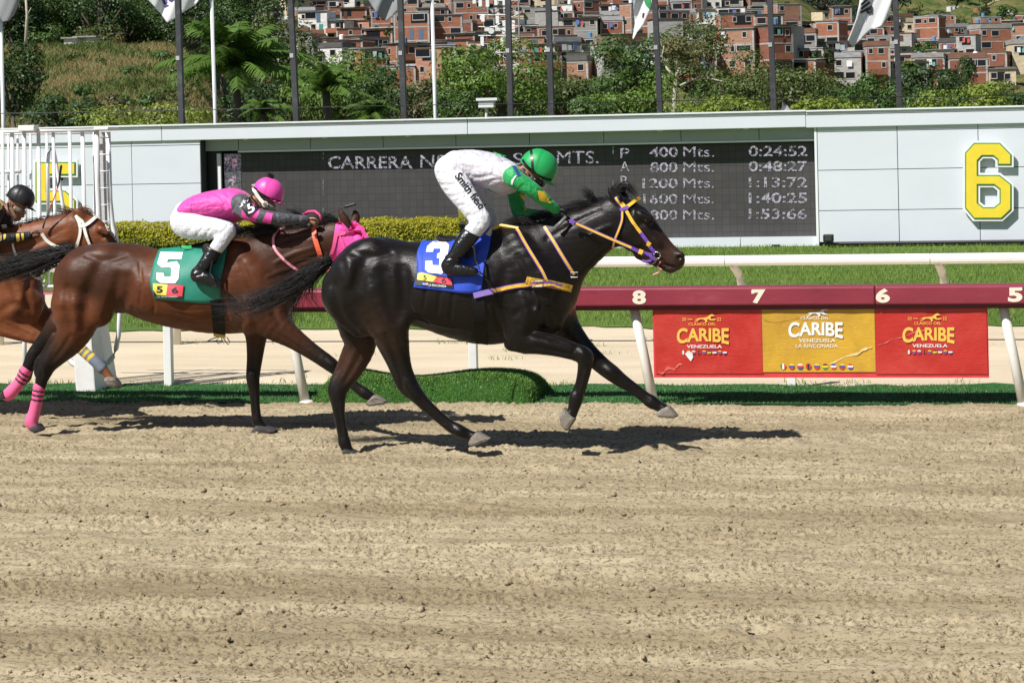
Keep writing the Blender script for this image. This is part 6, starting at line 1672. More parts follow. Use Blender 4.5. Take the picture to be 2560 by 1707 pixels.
def tack_leading():
    R = R3; Z3 = Ref(1000, 350, 4.238, R3.y); Z4 = Ref(1350, 440, 5.6, R3.y)
    e = empty('saddle_cloth', R.p(700, 600, 0), 'blue saddle cloth with white number 3 on the black horse', 'saddle cloth', 'numbered saddle cloths')
    blue = plain('cloth_blue', (0.018, 0.065, 0.50), 0.6, 0.12, 12, 0.2, 300)
    c, cb = cloth_over_back(R, [(566, 500), (548, 550), (545, 640), (531, 708)], [(531, 708), (650, 724), (800, 738), (850, 722)], [(896, 466), (884, 530), (862, 610), (850, 722)], [(566, 500), (660, 506), (800, 490), (896, 466)], BV3, blue, e, R.y)
    pl = lambda x, y: on_mesh(cb, 0.005, R.y - 0.3)(*Z3.px(x, y))
    three = [(275, 1185), (288, 1125), (340, 1075), (475, 1068), (520, 1110), (505, 1205), (470, 1235), (495, 1275), (480, 1380), (440, 1420), (300, 1405), (265, 1370), (270, 1280), (340, 1278), (345, 1325), (415, 1328), (420, 1255), (390, 1250), (395, 1205), (425, 1190), (430, 1150), (355, 1150), (350, 1185)]
    decal('number', *poly_fill(three, 40), pl, plain('cloth_white', (0.80, 0.80, 0.80), 0.6, 0.06), c)
    pl2 = lambda x, y: on_mesh(cb, 0.008, R.y - 0.3)(*Z3.px(x, y)); pl3 = lambda x, y: on_mesh(cb, 0.011, R.y - 0.3)(*Z3.px(x, y))
    pt = decal('label_patch', *poly_fill([(178, 1398), (548, 1458), (565, 1568), (155, 1535)], 40), pl2, blk_print, c)
    decal('patch_print', *poly_fill([(188, 1412), (230, 1402), (392, 1448), (345, 1502), (180, 1480)], 40), pl3, plain('patch_yellow', (0.75, 0.65, 0.10), 0.5), pt)
    decal('patch_print', *poly_fill([(395, 1450), (540, 1468), (552, 1540), (345, 1505)], 40), pl3, plain('patch_red', (0.72, 0.06, 0.09), 0.5), pt)
    pl4 = lambda x, y: on_mesh(cb, 0.014, R.y - 0.3)(*Z3.px(x, y))
    for t_, bx, m_ in (('5', (245, 1432, 285, 1482), blk_print), ('6', (440, 1462, 490, 1515), blk_print)):
        write('lettering', t_, bx, pl4, m_, pt)
    uv, fs = text_geo('LA RINCONADA', 0.01); decal('lettering', [(305 + 185 * u, 1548 - 25 * v + 14 * u) for u, v in uv], fs, pl3, wht_print, pt)
    for i, cc in enumerate(('patch_blue2', 'patch_pink2')):
        decal('patch_print', *poly_fill([(238 + 30 * i, 1512), (266 + 30 * i, 1516), (268 + 30 * i, 1538), (240 + 30 * i, 1533)]), pl3, plain(cc, ((0.2, 0.45, 0.75), (0.75, 0.25, 0.4))[i], 0.5), pt)
    decal('pale_trim', *poly_fill([(905, 1000), (950, 945), (1015, 938), (985, 985), (950, 1020)], 25), pl, plain('trim_cream', (0.78, 0.72, 0.36), 0.6), c)
    # saddle
    s = empty('saddle', Z3.p(650, 1040, 0), 'small black racing saddle on the blue cloth', 'saddle', 'racing saddles')
    b = Body(0.008)
    Z3.add(b, [(420, 1030, 30, 0, 4.0), (520, 1055, 34, 0, 4.2), (700, 1045, 36, 0, 3.6), (860, 985, 36, 0, 3.0), (930, 950, 30, 0, 2.6)], (0.02, 0.02, 0.022), 0.03)
    for sg in (-1, 1): Z3.add(b, [(640, 1080, 70, 0.20 * sg, 0.4), (700, 1180, 80, 0.27 * sg, 0.3)], (0.02, 0.02, 0.022), 0.03)
    link('seat', b.mesh('seat'), BLKL, s)
    for sg in (-1, 1):
        MB().tube([Z3.p(700, 1050, 0.27 * sg), Z3.p(790, 1150, 0.335 * sg), Z3.p(806, 1290, 0.36 * sg)], [Z3.m(13)] * 3, 6).build('stirrup_leather', BLKL, s)
        sti = [Z3.p(*q, d * sg) for q, d in (((806, 1290), 0.36), ((770, 1330), 0.30), ((735, 1400), 0.29), ((800, 1425), 0.34), ((860, 1420), 0.40), ((835, 1340), 0.40), ((806, 1290), 0.36))]
        MB().tube(sti, [Z3.m(8)] * 7, 6).build('stirrup_iron', plain('iron_dark', (0.05, 0.05, 0.05), 0.35, metal=0.5), s)
    g = empty('girth', R.p(840, 850, 0), 'black girth under the belly of the black horse', 'girth', 'girths')
    strap('band', R, [(828, 728), (840, 850), (850, 966)], 56, BV3, BLKL, g, lift=0.006, thick=0.006)
    # breastplate
    bp = empty('breastplate', R.p(1100, 690, 0), 'yellow and purple breastplate straps on the chest of the black horse', 'breastplate')
    piped('neck_strap', Z3, [(1240, 950), (1320, 1095), (1440, 1290), (1500, 1390), (1548, 1490)], 40, BV3, YEL, PUR, bp)
    piped('neck_strap', Z3, [(1532, 925), (1640, 1100), (1750, 1285), (1838, 1425)], 42, BV3, YEL, PUR, bp)
    strap('breast_pad', R, [(1055, 672), (1120, 684), (1200, 700), (1262, 712)], 34, BV3, plain('sheepskin_yellow', (0.55, 0.33, 0.04), 0.95, 0.3, 60, 0.8, 150), bp, lift=0.012, thick=0.018)
    piped('breast_girth', R, [(815, 743), (900, 722), (1000, 702), (1080, 690)], 24, BV3, YEL, PUR, bp, lift=0.012)
    strap('purple_sleeve', R, [(812, 744), (860, 732), (896, 724)], 26, BV3, plain('strap_lilac', (0.30, 0.20, 0.60), 0.5), bp, lift=0.020)
    strap('breast_strap', R, [(1090, 689), (1150, 694), (1210, 708)], 25, BV3, PUR, bp, lift=0.032, thick=0.005)
    strap('breast_strap', R, [(1095, 690), (1150, 696), (1245, 720)], 11, BV3, YEL, bp, lift=0.038, thick=0.004)
    for (bx, by, w_) in ((1115, 690, 17), (1280, 648, 16)):
        a, b_ = R.px(bx, by); d = Vector(ray(a, b_)).normalized(); h = BV3.ray_cast(Vector(CAM), d)
        p0 = np.array(h[0]) - np.array(d) * 0.045 if h[0] is not None else R.p(bx, by, -0.1)
        mm = R.m(w_); q = [(p0[0] + sx * mm, p0[1], p0[2] + sz * mm * 0.7) for sx, sz in ((-1, -1), (1, -1), (1, 1), (-1, 1), (-1, -1))]
        MB().tube(q, [0.0035] * 5, 6).build('buckle', STEEL, bp)
    MB().tube([R.p(885, 440, -0.06), R.p(940, 418, -0.04), R.p(1020, 432, -0.06)], [R.m(9)] * 3, 6).build('wither_strap', YEL, bp)
    # bridle
    br = empty('bridle', Z4.p(1250, 600, 0), 'yellow and purple bridle with reins on the black horse', 'bridle', 'bridles')
    piped('crown_piece', Z4, [(1062, 308), (1105, 370), (1150, 440), (1160, 490)], 44, BV3, YEL, PUR, br, lift=0.008)
    strap('crown_piece', Z4, [(1140, 375), (1180, 430), (1205, 470)], 40, BV3, YEL, br, lift=0.010)
    strap('brow_band', Z4, [(1215, 440), (1290, 390), (1350, 340), (1400, 300)], 48, BV3, YEL, br, lift=0.010, thick=0.005)
    strap('brow_loop', Z4, [(1120, 490), (1180, 465), (1235, 448)], 46, BV3, PUR, br, lift=0.016, thick=0.005)
    piped('throat_lash', Z4, [(1152, 500), (1150, 620), (1110, 760), (1060, 880), (1018, 985)], 40, BV3, YEL, PUR, br, lift=0.012, dys=-0.09)
    strap('cheek_piece', Z4, [(1200, 480), (1270, 600), (1340, 710), (1408, 800)], 44, BV3, YEL, br, lift=0.009)
    strap('cheek_piece', Z4, [(1405, 797), (1460, 865), (1510, 925)], 48, BV3, PUR, br, lift=0.011, thick=0.005)
    strap('keeper', Z4, [(1498, 935), (1520, 945), (1545, 962)], 62, BV3, YEL, br, lift=0.015, thick=0.005)
    strap('cheek_piece', Z4, [(1530, 968), (1570, 1020), (1622, 1072)], 48, BV3, PUR, br, lift=0.012, thick=0.005)
    ring = [Z4.p(1640 + 46 * cos(a), 1110 + 48 * sin(a), -0.085) for a in np.linspace(0, 2 * pi, 17)]
    MB().tube(ring, [Z4.m(7)] * 17, 6).build('bit_ring', STEEL, br, smooth=True)
    MB().tube([Z4.p(1640, 1150, -0.08), Z4.p(1610, 1210, -0.075), Z4.p(1540, 1250, -0.06), Z4.p(1490, 1240, -0.05), Z4.p(1500, 1200, -0.05)], [Z4.m(6)] * 5, 6).build('curb_chain', STEEL, br)
    strap('chin_strap', Z4, [(1545, 1105), (1580, 1140), (1620, 1165)], 46, BV3, PUR, br, lift=0.012, dys=-0.075)
    strap('chin_strap', Z4, [(1430, 1180), (1480, 1195), (1560, 1180)], 34, None, PUR, br, free=True, dys=-0.05)
    MB().tube([Z4.p(1690, 1200, -0.05), Z4.p(1640, 1270, -0.05), Z4.p(1700, 1310, -0.05), Z4.p(1650, 1360, -0.05), Z4.p(1580, 1385, -0.05)], [Z4.m(12), Z4.m(14), Z4.m(14), Z4.m(16), Z4.m(10)], 6).build('tongue_tie', plain('tongue_tie_pink', (0.72, 0.30, 0.30), 0.7, 0.3, 60), br)
    piped('rein', Z4, [(425, 630), (700, 752), (1000, 885), (1280, 1005)], 46, None, YEL, PUR, br, free=True, dys=(-0.165, -0.125))
    strap('rein_end', Z4, [(415, 625), (445, 638), (480, 655)], 58, None, PUR, br, free=True, dys=-0.175)
    strap('rein', Z4, [(1272, 1003), (1400, 1060), (1570, 1110)], 48, None, PUR, br, free=True, dys=(-0.128, -0.10))
    strap('keeper', Z4, [(1382, 1052), (1410, 1062), (1438, 1072)], 66, None, YEL, br, free=True, dys=-0.132)
    # far rein
    piped('rein', Z4, [(300, 640), (700, 790), (1100, 930), (1540, 1110)], 40, None, YEL, PUR, br, free=True, dys=(0.14, 0.10))
tack_leading()

def tack_second():
    R = R5; Z5 = Ref(380, 410, 4.055, R5.y)
    e = empty('saddle_cloth', R.p(1000, 620, 0), 'green saddle cloth with white number 5 on the bay horse', 'saddle cloth', 'numbered saddle cloths')
    gr = plain('cloth_green', (0.012, 0.21, 0.145), 0.55, 0.12, 12, 0.2, 300)
    c, cb = cloth_over_back(R, [(862, 500), (840, 566), (822, 660), (845, 762)], [(845, 762), (960, 768), (1100, 784), (1208, 772)], [(1240, 474), (1225, 566), (1205, 660), (1208, 772)], [(862, 500), (980, 502), (1110, 492), (1240, 474)], BV5, gr, e, R.y, seed=4)
    pl = lambda x, y: on_mesh(cb, 0.005, R.y - 0.3)(*Z5.px(x, y))
    five = [(85, 890), (312, 895), (298, 965), (162, 962), (150, 1000), (250, 985), (280, 1030), (268, 1165), (235, 1210), (85, 1205), (42, 1170), (46, 1100), (118, 1105), (125, 1140), (190, 1142), (198, 1060), (180, 1045), (100, 1050), (52, 1010)]
    decal('number', *poly_fill(five, 40), pl, plain('cloth_white', (0.80, 0.80, 0.80), 0.6, 0.06), c)
    pl2 = lambda x, y: on_mesh(cb, 0.008, R.y - 0.3)(*Z5.px(x, y)); pl3 = lambda x, y: on_mesh(cb, 0.011, R.y - 0.3)(*Z5.px(x, y))
    pt = decal('label_patch', *poly_fill([(5, 1205), (322, 1228), (305, 1362), (22, 1348)], 40), pl2, blk_print, c)
    decal('patch_print', *poly_fill([(8, 1208), (158, 1220), (142, 1332), (48, 1326), (10, 1275)], 40), pl3, plain('patch_yellow', (0.75, 0.65, 0.10), 0.5), pt)
    decal('patch_print', *poly_fill([(160, 1220), (320, 1230), (306, 1345), (142, 1334)], 40), pl3, plain('patch_red', (0.72, 0.06, 0.09), 0.5), pt)
    pl4 = lambda x, y: on_mesh(cb, 0.014, R.y - 0.3)(*Z5.px(x, y))
    write('lettering', '5', (45, 1238, 108, 1305), pl4, blk_print, pt, 0.03); write('lettering', '6', (196, 1248, 265, 1310), pl4, blk_print, pt, 0.03)
    write('lettering', 'LA RINCONADA', (50, 1338, 262, 1352), pl3, wht_print, pt)
    s = empty('saddle', R.p(1080, 500, 0), 'small black racing saddle with green tip on the green cloth', 'saddle', 'racing saddles')
    b = Body(0.008); Z5.add(b, [(320, 850, 24, 0, 4.5), (440, 840, 34, 0, 4.2), (620, 800, 36, 0, 3.6), (780, 740, 36, 0, 3.0), (840, 700, 30, 0, 2.6)], (0.02, 0.02, 0.022), 0.03)
    for sg in (-1, 1): Z5.add(b, [(560, 860, 60, 0.22 * sg, 0.4), (600, 960, 70, 0.28 * sg, 0.3)], (0.02, 0.02, 0.022), 0.03)
    link('seat', b.mesh('seat'), BLKL, s)
    strap('green_tip', Z5, [(300, 835), (345, 842), (400, 836)], 26, None, plain('green_bright', (0.05, 0.5, 0.12), 0.5), s, free=True, dys=-0.14)
    for sg in (-1, 1):
        MB().tube([Z5.p(600, 840, 0.28 * sg), Z5.p(610, 1000, 0.34 * sg), Z5.p(590, 1110, 0.36 * sg)], [Z5.m(12)] * 3, 6).build('stirrup_leather', BLKL, s)
        sti = [Z5.p(*q, d * sg) for q, d in (((590, 1110), 0.36), ((560, 1150), 0.30), ((545, 1220), 0.29), ((600, 1240), 0.34), ((650, 1235), 0.40), ((625, 1160), 0.40), ((590, 1110), 0.36))]
        MB().tube(sti, [Z5.m(8)] * 7, 6).build('stirrup_iron', plain('iron_dark', (0.05, 0.05, 0.05), 0.35, metal=0.5), s)
    g = empty('girth', R.p(1190, 850, 0), 'black girth with loose laces under the belly of the bay horse', 'girth', 'girths')
    strap('band', R, [(1178, 760), (1188, 850), (1196, 955)], 66, BV5, BLKL, g, lift=0.006, thick=0.006)
    strap('buckle_tab', R, [(1166, 952), (1196, 958), (1228, 962)], 16, BV5, YEL, g, lift=0.012, dys=-0.12)
    for pts in ([(1190, 962), (1150, 975), (1125, 990)], [(1195, 962), (1175, 985), (1190, 1000), (1212, 990), (1205, 965)], [(1215, 965), (1230, 990), (1242, 1005), (1252, 990), (1235, 965)]):
        MB().tube([R.p(x, y, -0.12) for x, y in pts], [R.m(3)] * len(pts), 5).build('lace', BLKL, g)
    # hood
    hd = empty('blinker_hood', R.p(1900, 430, 0), 'bright pink blinker hood on the head of the bay horse', 'hood')
    hm = plain('hood_pink', (0.80, 0.07, 0.36), 0.65, 0.1, 20, 0.3, 80)
    pl = lambda x, y: on_mesh(BV5, 0.010, R.y - 0.1)(*R.px(x, y))
    h0 = [(1828, 348), (1850, 330), (1868, 345), (1900, 380), (1918, 335), (1935, 330), (1960, 355), (1985, 385), (2010, 420), (2050, 470), (2040, 560), (1960, 610), (1880, 600), (1830, 580), (1795, 530), (1812, 450)]
    decal('mask', *poly_fill(h0, 30), pl, hm, hd)
    strap('brow_strap', R, [(1828, 408), (1880, 400), (1940, 382), (1985, 372)], 20, BV5, plain('hood_strap', (0.80, 0.10, 0.28), 0.5), hd, lift=0.016)
    strap('cheek_strap', R, [(1835, 400), (1820, 470), (1795, 535)], 18, BV5, MATS['hood_strap'], hd, lift=0.016)
    strap('seam', R, [(1845, 405), (1870, 450), (1895, 520)], 8, BV5, MATS['hood_strap'], hd, lift=0.014)
    a, b_ = R.px(1950, 440); h = BV5.ray_cast(Vector(CAM), Vector(ray(a, b_)).normalized())
    if h[0] is not None:
        bm = bmesh.new(); bmesh.ops.create_uvsphere(bm, u_segments=16, v_segments=10, radius=0.045)
        for v in bm.verts: v.co.y *= 0.7; v.co += h[0]
        me = bpy.data.meshes.new('eye_cup'); bm.to_mesh(me); bm.free(); me.polygons.foreach_set('use_smooth', np.ones(len(me.polygons), dtype=bool)); link('eye_cup', me, hm, hd)
    br = empty('bridle', R.p(1750, 480, 0), 'pink and orange reins on the neck of the bay horse', 'bridle', 'bridles')
    pkr = plain('rein_pale_pink', (0.78, 0.30, 0.36), 0.5); org = plain('rein_orange', (0.80, 0.13, 0.06), 0.5)
    strap('neck_strap', R, [(1548, 365), (1505, 400), (1490, 440), (1500, 490), (1560, 555), (1650, 622)], 14, BV5, pkr, br, lift=0.012, dys=-0.1, dense=22)
    strap('rein', R, [(1712, 370), (1718, 430), (1740, 500), (1760, 560)], 26, BV5, org, br, lift=0.016)
    MB().tube([R.p(x, y, d) for x, y, d in ((1650, 300, 0.05), (1680, 282, 0.04), (1715, 280, 0.02), (1742, 300, 0.0), (1750, 330, -0.04))], [R.m(8)] * 5, 8).build('rein_loop', plain('rein_hot_pink', (0.80, 0.05, 0.20), 0.5), br, smooth=True)
    strap('rein', R, [(1742, 560), (1830, 640), (1960, 700), (2080, 745)], 22, None, org, br, free=True, dys=(-0.15, -0.09))
tack_second()

def tack_third():
    R = R1; Z7 = Ref(0, 440, 4.9, R1.y)
    br = empty('bridle', R.p(200, 580, 0), 'plain white bridle on the chestnut horse', 'bridle', 'bridles')
    wm = plain('strap_ivory', (0.80, 0.77, 0.68), 0.5, 0.06, 30)
    strap('crown_piece', Z7, [(935, 480), (970, 560), (990, 640)], 42, BV1, wm, br, lift=0.010)
    strap('crown_piece', Z7, [(950, 500), (1000, 545), (1030, 600)], 34, BV1, wm, br, lift=0.012)
    strap('throat_lash', Z7, [(990, 635), (985, 720), (965, 800), (935, 880)], 38, BV1, wm, br, lift=0.012, dys=-0.09)
    strap('brow_band', Z7, [(975, 622), (1060, 600), (1130, 550), (1195, 490)], 44, BV1, wm, br, lift=0.014, thick=0.005)
    strap('cheek_piece', Z7, [(1030, 620), (1060, 720), (1110, 850), (1180, 980), (1290, 1120)], 38, BV1, wm, br, lift=0.012)
    strap('black_loop', Z7, [(1062, 620), (1085, 720), (1130, 830)], 12, BV1, BLKL, br, lift=0.014)
    strap('rein', Z7, [(510, 705), (570, 790), (660, 850), (790, 905), (1000, 990), (1300, 1150)], 40, None, wm, br, free=True, dys=(-0.15, -0.10), dense=20)
    strap('neck_strap', Z7, [(155, 790), (175, 900), (215, 1010)], 28, BV1, wm, br, lift=0.012)
    strap('breast_strap', Z7, [(360, 1200), (440, 1250), (548, 1285)], 34, BV1, wm, br, lift=0.012)
    strap('noseband', R, [(282, 610), (270, 640), (258, 668)], 8, BV1, wm, br, lift=0.010)
    e = empty('saddle_cloth', R.p(-190, 620, 0), 'black saddle cloth on the chestnut horse beyond the left edge', 'saddle cloth', 'numbered saddle cloths')
    cloth_over_back(R, [(-270, 590), (-275, 640), (-270, 720)], [(-270, 720), (-190, 730), (-110, 722)], [(-95, 580), (-100, 650), (-110, 722)], [(-270, 590), (-180, 588), (-95, 580)], BV1, plain('cloth_black', (0.02, 0.02, 0.022), 0.6), e, R.y, seed=9)
tack_third()
# ================================================================== hills
GB = lambda a, Y, z=0.0: DV * Y + R0 * (a * Y) + np.array([0, 0, z])      # camera-side polar ground coordinates
def prof(Y, pts):
    return np.interp(Y, [p[0] for p in pts], [p[1] for p in pts])
P_L = [(0, -0.6), (95, -0.6), (115, 2.0), (163, 8.4), (185, 8.6), (205, 9.6), (270, 16.5), (420, 38), (800, 90), (2500, 200)]
P_C = [(0, -0.6), (170, -0.6), (300, 5.5), (360, 9.8), (450, 18.0), (540, 27.6), (630, 40.8), (900, 85), (1300, 140), (2500, 230)]
P_R = [(0, -0.6), (170, -0.6), (300, 3.2), (370, 6.2), (460, 12.6), (580, 22.5), (640, 21.0), (760, 16.0), (900, 22.0), (1100, 46), (1500, 98), (2500, 240)]
def sstep(x, a, b):
    t = np.clip((x - a) / (b - a), 0, 1); return t * t * (3 - 2 * t)
def hill(a, Y):
    px = 1280 + 5500 * a
    wl = 1 - sstep(px, 430, 680); wr = sstep(px, 1880, 2230)
    z = wl * prof(Y, P_L) + (1 - wl) * ((1 - wr) * prof(Y, P_C) + wr * prof(Y, P_R))
    n = np.sin(px * 0.013 + Y * 0.031) * np.sin(Y * 0.047 + 1.3) + 0.5 * np.sin(px * 0.041 - Y * 0.09)
    return z + n * 0.0025 * np.maximum(Y - 100, 0)
def build_hills():
    av = np.linspace(-0.62, 0.62, 240); Yv = np.concatenate([np.linspace(92, 460, 110), np.linspace(466, 2500, 60)])
    A_, Y_ = np.meshgrid(av, Yv); Z = hill(A_, Y_)
    r = np.random.default_rng(2)
    Z += r.normal(0, 1, Z.shape) * 0.0006 * Y_
    V = (DV[None, None] * Y_[..., None] + R0[None, None] * (A_ * Y_)[..., None]); V[..., 2] += Z
    ny, nx = A_.shape; idx = np.arange(nx * ny).reshape(ny, nx)
    Fc = np.stack([idx[:-1, :-1].ravel(), idx[:-1, 1:].ravel(), idx[1:, 1:].ravel(), idx[1:, :-1].ravel()], 1)
    t = NT('hillside_cover'); v = t.coord()
    a = t.noise(0.045, 8, 0.65, v); b = t.noise(0.35, 6, 0.7, v); c2 = t.noise(2.2, 4, 0.7, v)
    c = t.ramp(t.mix(0.45, a, b), [(0.36, (0.035, 0.07, 0.018)), (0.46, (0.075, 0.115, 0.03)), (0.53, (0.17, 0.155, 0.06)), (0.62, (0.26, 0.195, 0.095)), (0.72, (0.12, 0.15, 0.045))])
    c = t.mix(t.ramp(c2, [(0.35, (0.55,) * 3), (0.6, (0, 0, 0))]), c, (0.03, 0.055, 0.015))
    t.set(Base_Color=c, Roughness=0.95); t.b.inputs['Specular IOR Level'].default_value = 0.05; t.bump(t.mix(0.5, b, c2), 0.9, 0.6)
    tag(link('hillside', pymesh('hillside', V.reshape(-1, 3), Fc, True), t.m), 'grassy and wooded hillside behind the board', None, None, 'structure')
build_hills()
def on_hill(px, Y):
    a = (px - 1280) / 5500; return GB(a, Y, float(hill(np.array(a), np.array(float(Y)))))

# dry grass and scrub on the near slope at the left
r = np.random.default_rng(77); P = []
for _ in range(36000):
    px = r.uniform(-60, 640); Y = r.uniform(112, 168); P.append(on_hill(px, Y))
P = np.array(P); m_ = (np.sin(P[:, 0] * 0.45 + 2 * np.sin(P[:, 1] * 0.21)) * np.sin(P[:, 1] * 0.33 + P[:, 0] * 0.13) + r.normal(0, 0.45, len(P))) < 0.28
tag(link('dry_grass', blades_mesh('dry_grass', P[m_], 0.30, 0.022, 0.6, 3), leaf_mat('dry_grass_leaf', (0.20, 0.165, 0.06), (0.42, 0.315, 0.16), 0.8, 0.3, 0.2)), 'straw coloured grass on the slope at the left', None, None, 'stuff')
tag(link('slope_scrub', blades_mesh('slope_scrub', P[~m_], 0.42, 0.045, 0.8, 4), leaf_mat('scrub_leaf', (0.07, 0.11, 0.025), (0.15, 0.19, 0.05), 0.8, 0.3, 0.12)), 'low green scrub among the dry grass on the slope', None, None, 'stuff')

# ================================================================== houses on the hill
def wall_mat(name, col, brick=False):
    t = NT(name); v = t.coord(); f = t.noise(0.8, 6, 0.7, t.coord((1, 1, 2.5))); g = t.noise(6, 5, 0.7, v)
    lo = tuple(c * 0.72 for c in col); hi = tuple(min(1, c * 1.18) for c in col)
    c = t.ramp(f, [(0.3, lo), (0.65, hi)])
    c = t.mix(t.ramp(g, [(0.55, (0, 0, 0)), (0.8, (0.45,) * 3)]), c, (0.16, 0.14, 0.12))
    t.set(Base_Color=c, Roughness=0.9); t.bump(g, 0.4, 0.05); return t.m
WALLS = [('orange brick', wall_mat('brick_orange', (0.33, 0.125, 0.07))), ('red brick', wall_mat('brick_red', (0.22, 0.08, 0.05))), ('pale brick', wall_mat('brick_pale', (0.34, 0.18, 0.115))),
         ('bare grey concrete', wall_mat('concrete_grey', (0.27, 0.255, 0.235))), ('cream plastered', wall_mat('plaster_cream', (0.60, 0.50, 0.34))), ('white plastered', wall_mat('plaster_white', (0.70, 0.69, 0.66))), ('weathered grey', wall_mat('plaster_grey', (0.38, 0.37, 0.35))), ('salmon painted', wall_mat('plaster_salmon', (0.44, 0.22, 0.15)))]
WP = [0.30, 0.22, 0.12, 0.12, 0.08, 0.06, 0.06, 0.04]
ROOFS = [('zinc', wall_mat('roof_zinc', (0.33, 0.33, 0.34))), ('rusty', wall_mat('roof_rust', (0.20, 0.10, 0.065))), ('concrete', wall_mat('roof_concrete', (0.32, 0.30, 0.27))), ('dark', wall_mat('roof_dark', (0.10, 0.095, 0.09)))]
PANE = plain('window_dark', (0.012, 0.013, 0.016), 0.25); FRM = plain('window_frame', (0.45, 0.42, 0.38), 0.7); DOORM = [plain('door_green', (0.05, 0.28, 0.20), 0.6), plain('door_brown', (0.08, 0.04, 0.025), 0.6), plain('door_blue', (0.08, 0.14, 0.25), 0.6)]
TANK = plain('tank_blue', (0.10, 0.22, 0.38), 0.5); CLO = [plain('laundry_' + n, c, 0.8) for n, c in (('white', (0.75, 0.75, 0.75)), ('teal', (0.15, 0.45, 0.42)), ('red', (0.55, 0.08, 0.07)), ('blue', (0.10, 0.16, 0.40)))]

def win_mesh(w, h):
    mb = MB(); fw = 0.09
    mb.cur = 0; mb.box(-w / 2, w / 2, -0.015, 0.03, 0, h); mb.cur = 1
    mb.box(-w / 2 - fw, w / 2 + fw, -0.07, 0.03, -fw * 1.5, 0.0); mb.box(-w / 2 - fw, w / 2 + fw, -0.05, 0.03, h, h + fw)
    mb.box(-w / 2 - fw, -w / 2, -0.05, 0.03, 0, h); mb.box(w / 2, w / 2 + fw, -0.05, 0.03, 0, h)
    me = mb.mesh('window'); me.materials.append(PANE); me.materials.append(FRM); return me
WIN = [win_mesh(0.9, 0.9), win_mesh(1.5, 1.0), win_mesh(0.6, 0.8), win_mesh(2.2, 1.1)]
DOORS = []
for dm in DOORM:
    mb = MB(); mb.box(-0.42, 0.42, -0.04, 0.03, 0.0, 1.95); me = mb.mesh('door'); me.materials.append(dm); DOORS.append(me)

LAUN = []
for cm, wd, hh in ((0, 0.6, 0.9), (1, 0.5, 0.7), (2, 0.45, 0.8), (3, 0.7, 0.9), (0, 0.9, 1.0)):
    mb = MB(); mb.box(0, wd, -0.01, 0.01, 0, hh); me = mb.mesh('laundry'); me.materials.append(CLO[cm]); LAUN.append(me)
def local(name, me, parent, loc=(0, 0, 0), rz=0.0):
    o = bpy.data.objects.new(name, me); COL.objects.link(o); o.parent = parent; o.location = loc; o.rotation_euler = (0, 0, rz); return o

